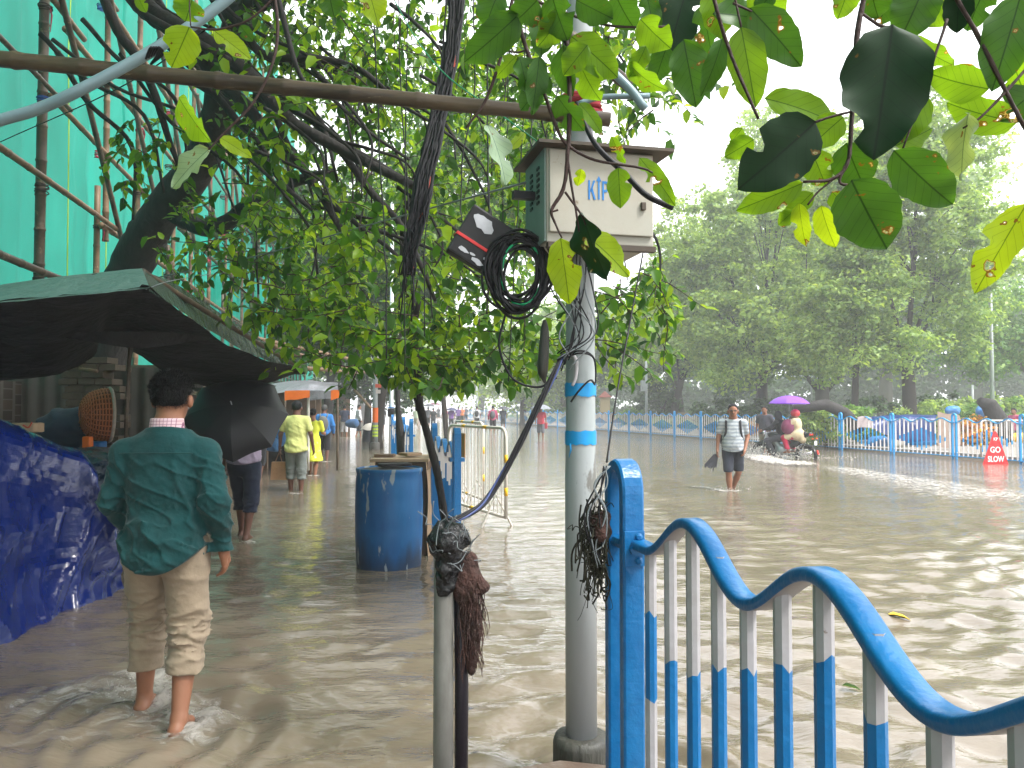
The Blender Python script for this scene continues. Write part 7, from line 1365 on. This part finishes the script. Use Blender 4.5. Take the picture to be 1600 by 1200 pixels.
def bsdf(nm_, f, lo, hi, m, h=.018): return sdf(nm_, f, lo, hi, h, m, mbk, Matrix.Translation(-mbk.location) @ A)
bsdf('tank', lambda P: smin(ell(P, (.2, 0, .88), (.26, .14, .12)), cap(P, (.3, 0, .8), (.1, 0, .75), .12, .1), .05), (-.15, -.25, .6), (.55, .25, 1.1), M['bikeblk'])
bsdf('seat', lambda P: smin(cap(P, (.0, 0, .82), (-.35, 0, .84), .09, .1), cap(P, (-.35, 0, .88), (-.62, 0, .92), .10, .07), .05), (-.8, -.2, .65), (.2, .2, 1.1), M['black'])
bsdf('tail_cowl', lambda P: smin(cap(P, (-.3, 0, .74), (-.78, 0, .92), .09, .055), cap(P, (-.3, 0, .6), (-.5, 0, .7), .1, .08), .05), (-1, -.25, .4), (0, .25, 1.1), M['bikeblk'])
bsdf('engine', lambda P: smin(ell(P, (.05, 0, .42), (.2, .15, .17)), cap(P, (.1, 0, .5), (.25, 0, .68), .09, .09), .04) + .006 * np.sin(P[2] * 200), (-.25, -.25, .15), (.45, .25, .85), M['metal'])
MB().tube([BP(-.62, .0, .5), BP(-.9, 0, .46), BP(-.98, 0, .28)], [.08, .07, .05], 8, squash=.4).build('mudguard', M['bikeblk'], mbk, True)
MB().tube([BP(.66, 0, .68), BP(.5, 0, .63), BP(.85, 0, .6)], .06, 8).build('front_mudguard', M['bikeblk'], mbk, True)
MB().tube([BP(.1, -.16, .3), BP(-.3, -.18, .28), BP(-.75, -.2, .36)], [.03, .045, .05], 9).build('exhaust', M['chrome'], mbk, True)
mb = MB()
for s_ in (-1, 1): mb.tube([BP(.66, s_ * .08, .31), BP(.45, s_ * .08, .95)], .025, 7)
mb.build('fork', M['metal'], mbk, True)
MB().tube([BP(.30, .36, 1.04), BP(.42, .18, 1.06), BP(.44, 0, 1.0), BP(.42, -.18, 1.06), BP(.30, -.36, 1.04)], .014, 7).build('handlebar', M['black'], mbk, True)
for s_ in (-1, 1):
    mr_ = MB().tube([BP(.40, s_ * .24, 1.06), BP(.42, s_ * .30, 1.22)], .007, 5).build('mirror', M['black'], mbk, True); MB().lathe([(.001, 0), (.055, .005), (.05, .02), (.001, .03)], BP(.42, s_ * .31, 1.26), 14, rA @ Matrix.Rotation(R(-90), 3, 'Y')).build('glass', M['chrome'], mr_, True)
MB().lathe([(.001, 0), (.08, .02), (.09, .08), (.001, .09)], BP(.50, 0, .92), 16, rA @ Matrix.Rotation(R(90), 3, 'Y')).build('headlight', M['chrome'], mbk, True)
for s_ in (-1, 1): MB().box(BP(-.80, s_ * .055, .90), (.06, .07, .045), rA @ Matrix.Rotation(R(s_ * 20), 3, 'Z'), .01).build('tail_light', M['redlamp'], mbk)
MB().box(BP(-.93, 0, .66), (.01, .2, .12), rA).build('number_plate', M['signwhite'], mbk); MB().box(BP(-.99, 0, .40), (.02, .1, .12), rA @ Matrix.Rotation(R(15), 3, 'Y'), .01).build('reflector', M['redlamp'], mbk)
MB().tube([BP(.15, -.22, .36), BP(.15, .22, .36)], .013, 6).build('footpeg', M['black'], mbk); MB().tube([BP(-.25, -.26, .42), BP(-.25, .26, .42)], .013, 6).build('footpeg', M['black'], mbk)
for s_ in (-1, 1): MB().tube([BP(-.9, s_ * .13, .78), BP(-.9, s_ * .2, .79)], .022, 6).build('indicator', M['orangecloth'], mbk)
# riders (figure space faces +Y; bike faces +x of A) 
ph_ = ang - R(90)
def rider(label, x, seatz, H, pose, **k):
    p = BP(x, 0, 0); return person(label, (p.x, p.y, p.z + seatz - .88 + .0), ph_, H, 0, .016, pose=pose, hem=k.pop('hem', .1), hemz=k.pop('hemz', .8), **k)
rp = dict(pel=(0, 0, .95), lhip=(-.1, .02, .93), rhip=(.1, .02, .93), lkn=(-.20, .42, .80), rkn=(.20, .42, .80), lan=(-.17, .24, .44), ran=(.17, .24, .44), chest=(0, .06, 1.25), neck=(0, .10, 1.44), head=(0, .14, 1.57), lsh=(-.18, .10, 1.39), rsh=(.18, .10, 1.39), lel=(-.27, .28, 1.20), rel=(.27, .28, 1.20), lwr=(-.30, .50, 1.12), rwr=(.30, .50, 1.12))
rider('motorcycle rider dressed in black with a dark headscarf', .02, .82, 1.62, rp, shirt=BK, sleeve='long', trousers=C_('dk_trouser', (.04, .04, .05)), hair='hijab', haircol=BK, female=True)
pp = dict(pel=(0, 0, .95), lhip=(-.1, .02, .93), rhip=(.1, .02, .93), lkn=(-.22, .34, .86), rkn=(.22, .34, .80), lan=(-.22, .22, .46), ran=(.22, .20, .46), chest=(0, .02, 1.25), neck=(0, .04, 1.44), head=(0, .07, 1.57), lsh=(-.18, .04, 1.39), rsh=(.18, .04, 1.39), lel=(-.26, .18, 1.20), rel=(.26, .12, 1.22), lwr=(-.14, .32, 1.18), rwr=(.16, .20, 1.42))
def ext_pass(o, J, xf):
    def f_(P):
        ch, pe = J['chest'], J['pel']; f = smin(ell(P, ch, (.19, .145, .22)), ell(P, pe, (.22, .2, .2)), .06)
        for s_ in 'lr': f = smin(f, cap(P, J[s_ + 'sh'], J[s_ + 'el'], .075, .062), .03); f = smin(f, cap(P, J[s_ + 'el'], np.array(J[s_ + 'wr']) * .8 + np.array(J[s_ + 'el']) * .2, .06, .05), .02); f = smin(f, cap(P, J[s_ + 'hip'], np.array(J[s_ + 'kn']) * .85 + np.array(J[s_ + 'hip']) * .15, .12, .10), .05)
        f = smin(f, cap(P, (0, -.08, .95), (0, -.14, .80), .15, .12), .05)
        return np.maximum(f, P[2] - 1.455) + .004 * wob(P, 24, 2)
    m = mat('cream_kurta', (.50, .41, .26), .8, noise2=(.4, .10, .10), n2scale=13, n2thr=.62); sdf('kurta', f_, (-.45, -.4, .6), (.45, .6, 1.55), .016, m, o, xf)
    H = J['head']
    sdf('helmet', lambda P: np.maximum(ell(P, vadd(H, (0, -.005, .03)), (.125, .145, .135)), (H[2] - .06) - P[2]), vadd(H, (-.2, -.2, -.15)), vadd(H, (.2, .2, .22)), .012, mat('red_helmet', (.50, .015, .03), .25, coat=.5), o, xf)
rider('passenger in cream spotted kurta and red helmet on the motorcycle', -.42, .88, 1.60, pp, shirt=None, trousers=C_('red_leggings', (.45, .015, .06)), hair=None, female=True, hem=.50, extra=ext_pass)
p = BP(-.22, .22, 1.12)
def hb(P): return np.maximum(ell(P, (0, 0, 0), (.19, .13, .22)), -9) + .006 * wob(P, 18, 2)
o = sdf('handbag', hb, (-.3, -.25, -.35), (.3, .25, .35), .018, C_('maroon_bag', (.16, .025, .07)), None, Matrix.Translation(p)); tag(o, 'maroon shoulder bag hanging between the two riders', 'handbag')
umbrella('purple umbrella held above the motorcycle riders', at(1233, 618, g.y + .1), Vector((.02, .02, 1)), .58, .24, mat('purple_umbrella', (.26, .09, .62), .6, transl=.35), 8, .85, rz=.3)

# ================================================================== FOAM AND SPLASH
def gp(*l): return [tuple(gnd(x, y))[:2] for x, y in l]
foam('curved foamy wake spreading behind the man in green', gp((10, 1165), (90, 1090), (200, 1085), (300, 1130), (380, 1180)), (.5, .6, .8, .7, .45), .78)
foam('churned foam round the left foot of the man in green', gp((165, 1075), (200, 1055), (240, 1060), (255, 1095), (215, 1110)), (.16, .28, .28, .26, .16), 1.0, hump=.014)
foam('small foam ring at the right ankle of the man in green', gp((255, 1140), (290, 1152), (320, 1125), (300, 1105)), (.14, .2, .2, .14), .95, hump=.010)
foam('foam streaks drifting at the bottom left of the water', gp((-40, 1180), (80, 1150), (200, 1140), (330, 1195)), (.4, .6, .5, .3), .5)
foam('faint swirl of bubbles right of the wading man', gp((380, 1120), (440, 1130), (470, 1160), (400, 1180)), (.15, .25, .2, .1), .42)
foam('long white wake trailing right behind the motorcycle', gp((1255, 722), (1330, 736), (1420, 752), (1520, 772), (1640, 800)), (.7, 1.6, 2.4, 3.2, 3.8), .82, hump=.02, na=90)
foam('broken foam between the wake and the sign', gp((1420, 738), (1500, 745), (1600, 760)), (.5, 1.0, 1.4), .6, hump=.01)
foam('bow foam thrown left of the motorcycle front wheel', gp((1165, 712), (1180, 716), (1210, 724), (1250, 728), (1280, 724)), (.5, 1.1, 1.2, 1.0, .6), 1.1, hump=.07)
foam('foam trail left of the wading mans legs', gp((1060, 760), (1100, 762), (1135, 768), (1165, 765)), (.10, .3, .4, .25), .9, hump=.01)
for k, (px, py) in enumerate(((388, 846), (462, 770), (490, 742), (508, 720), (540, 682), (562, 683), (770, 677), (845, 687), (746, 670))):
    foam('foam at the %s feet in the queue of waders' % ('umbrella mans', 'yellow shirts', 'lime dresss', 'blue shirts', 'navy shirts', 'white shirts', 'crimson tops', 'red shirts', 'backpacked mans')[k], gp((px - 14, py + 1), (px, py + 2), (px + 16, py + 1)), (.15, .4, .2), .85, hump=.01, na=20)
for k, l_ in enumerate((gp((400, 790), (480, 800), (540, 795)), gp((520, 730), (560, 735), (600, 728)), gp((420, 755), (440, 757), (450, 753)))): foam(['thin foam streaks behind the man in yellow', 'thin foam streaks near the striped post', 'foam patch below the jute bag'][k], l_, (.2, .5, .2), .5)
q = BP(.7, 0, 0); q2 = BP(-.5, 0, 0); q3 = BP(.2, .5, 0)
drops('white spray thrown up by the motorcycle wheels', [((q.x - .1, q.y, .16), (.16, .25, .16), 500, .004, .028), ((q.x - .35, q.y - .2, .1), (.25, .3, .13), 500, .004, .028), ((q3.x, q3.y - .1, .06), (.4, .2, .07), 450, .004, .024), ((q2.x, q2.y - .1, .15), (.12, .15, .14), 350, .004, .022), ((q2.x + .6, q2.y - .2, .03), (.5, .2, .04), 300, .004, .02)], 1)
drops('splash drops round the feet of the man in green', [((gnd(205, 1080).x, gnd(205, 1080).y, .015), (.07, .10, .02), 90, .0012, .0045), ((gnd(300, 1120).x, gnd(300, 1120).y, .01), (.07, .05, .015), 60, .0012, .004), ((gnd(235, 1050).x, gnd(235, 1050).y, .03), (.03, .03, .035), 50, .0012, .004)], 2)
drops('splash drops at the knees of the wading man', [((gnd(1135, 766).x, gnd(1135, 766).y, .02), (.22, .05, .02), 140, .003, .010)], 3)

# ================================================================== HAZE
mb = MB().box((0, 320, 19.5), (1420, 780, 41.0)); hz = mb.build('haze', None); hz['kind'] = 'stuff'
hm = bpy.data.materials.new('haze'); hm.use_nodes = True; t = hm.node_tree; t.nodes.remove(t.nodes['Principled BSDF']); v_ = nd(t, 'ShaderNodeVolumePrincipled'); v_.inputs['Density'].default_value = .0025; v_.inputs['Color'].default_value = (.95, .97, 1, 1); v_.inputs['Anisotropy'].default_value = .2; t.links.new(v_.outputs[0], t.nodes['Material Output'].inputs['Volume']); hz.data.materials.append(hm)
for o_ in S.objects:
    if 'sc' in o_: del o_['sc']
    if 'owner' in o_: del o_['owner']
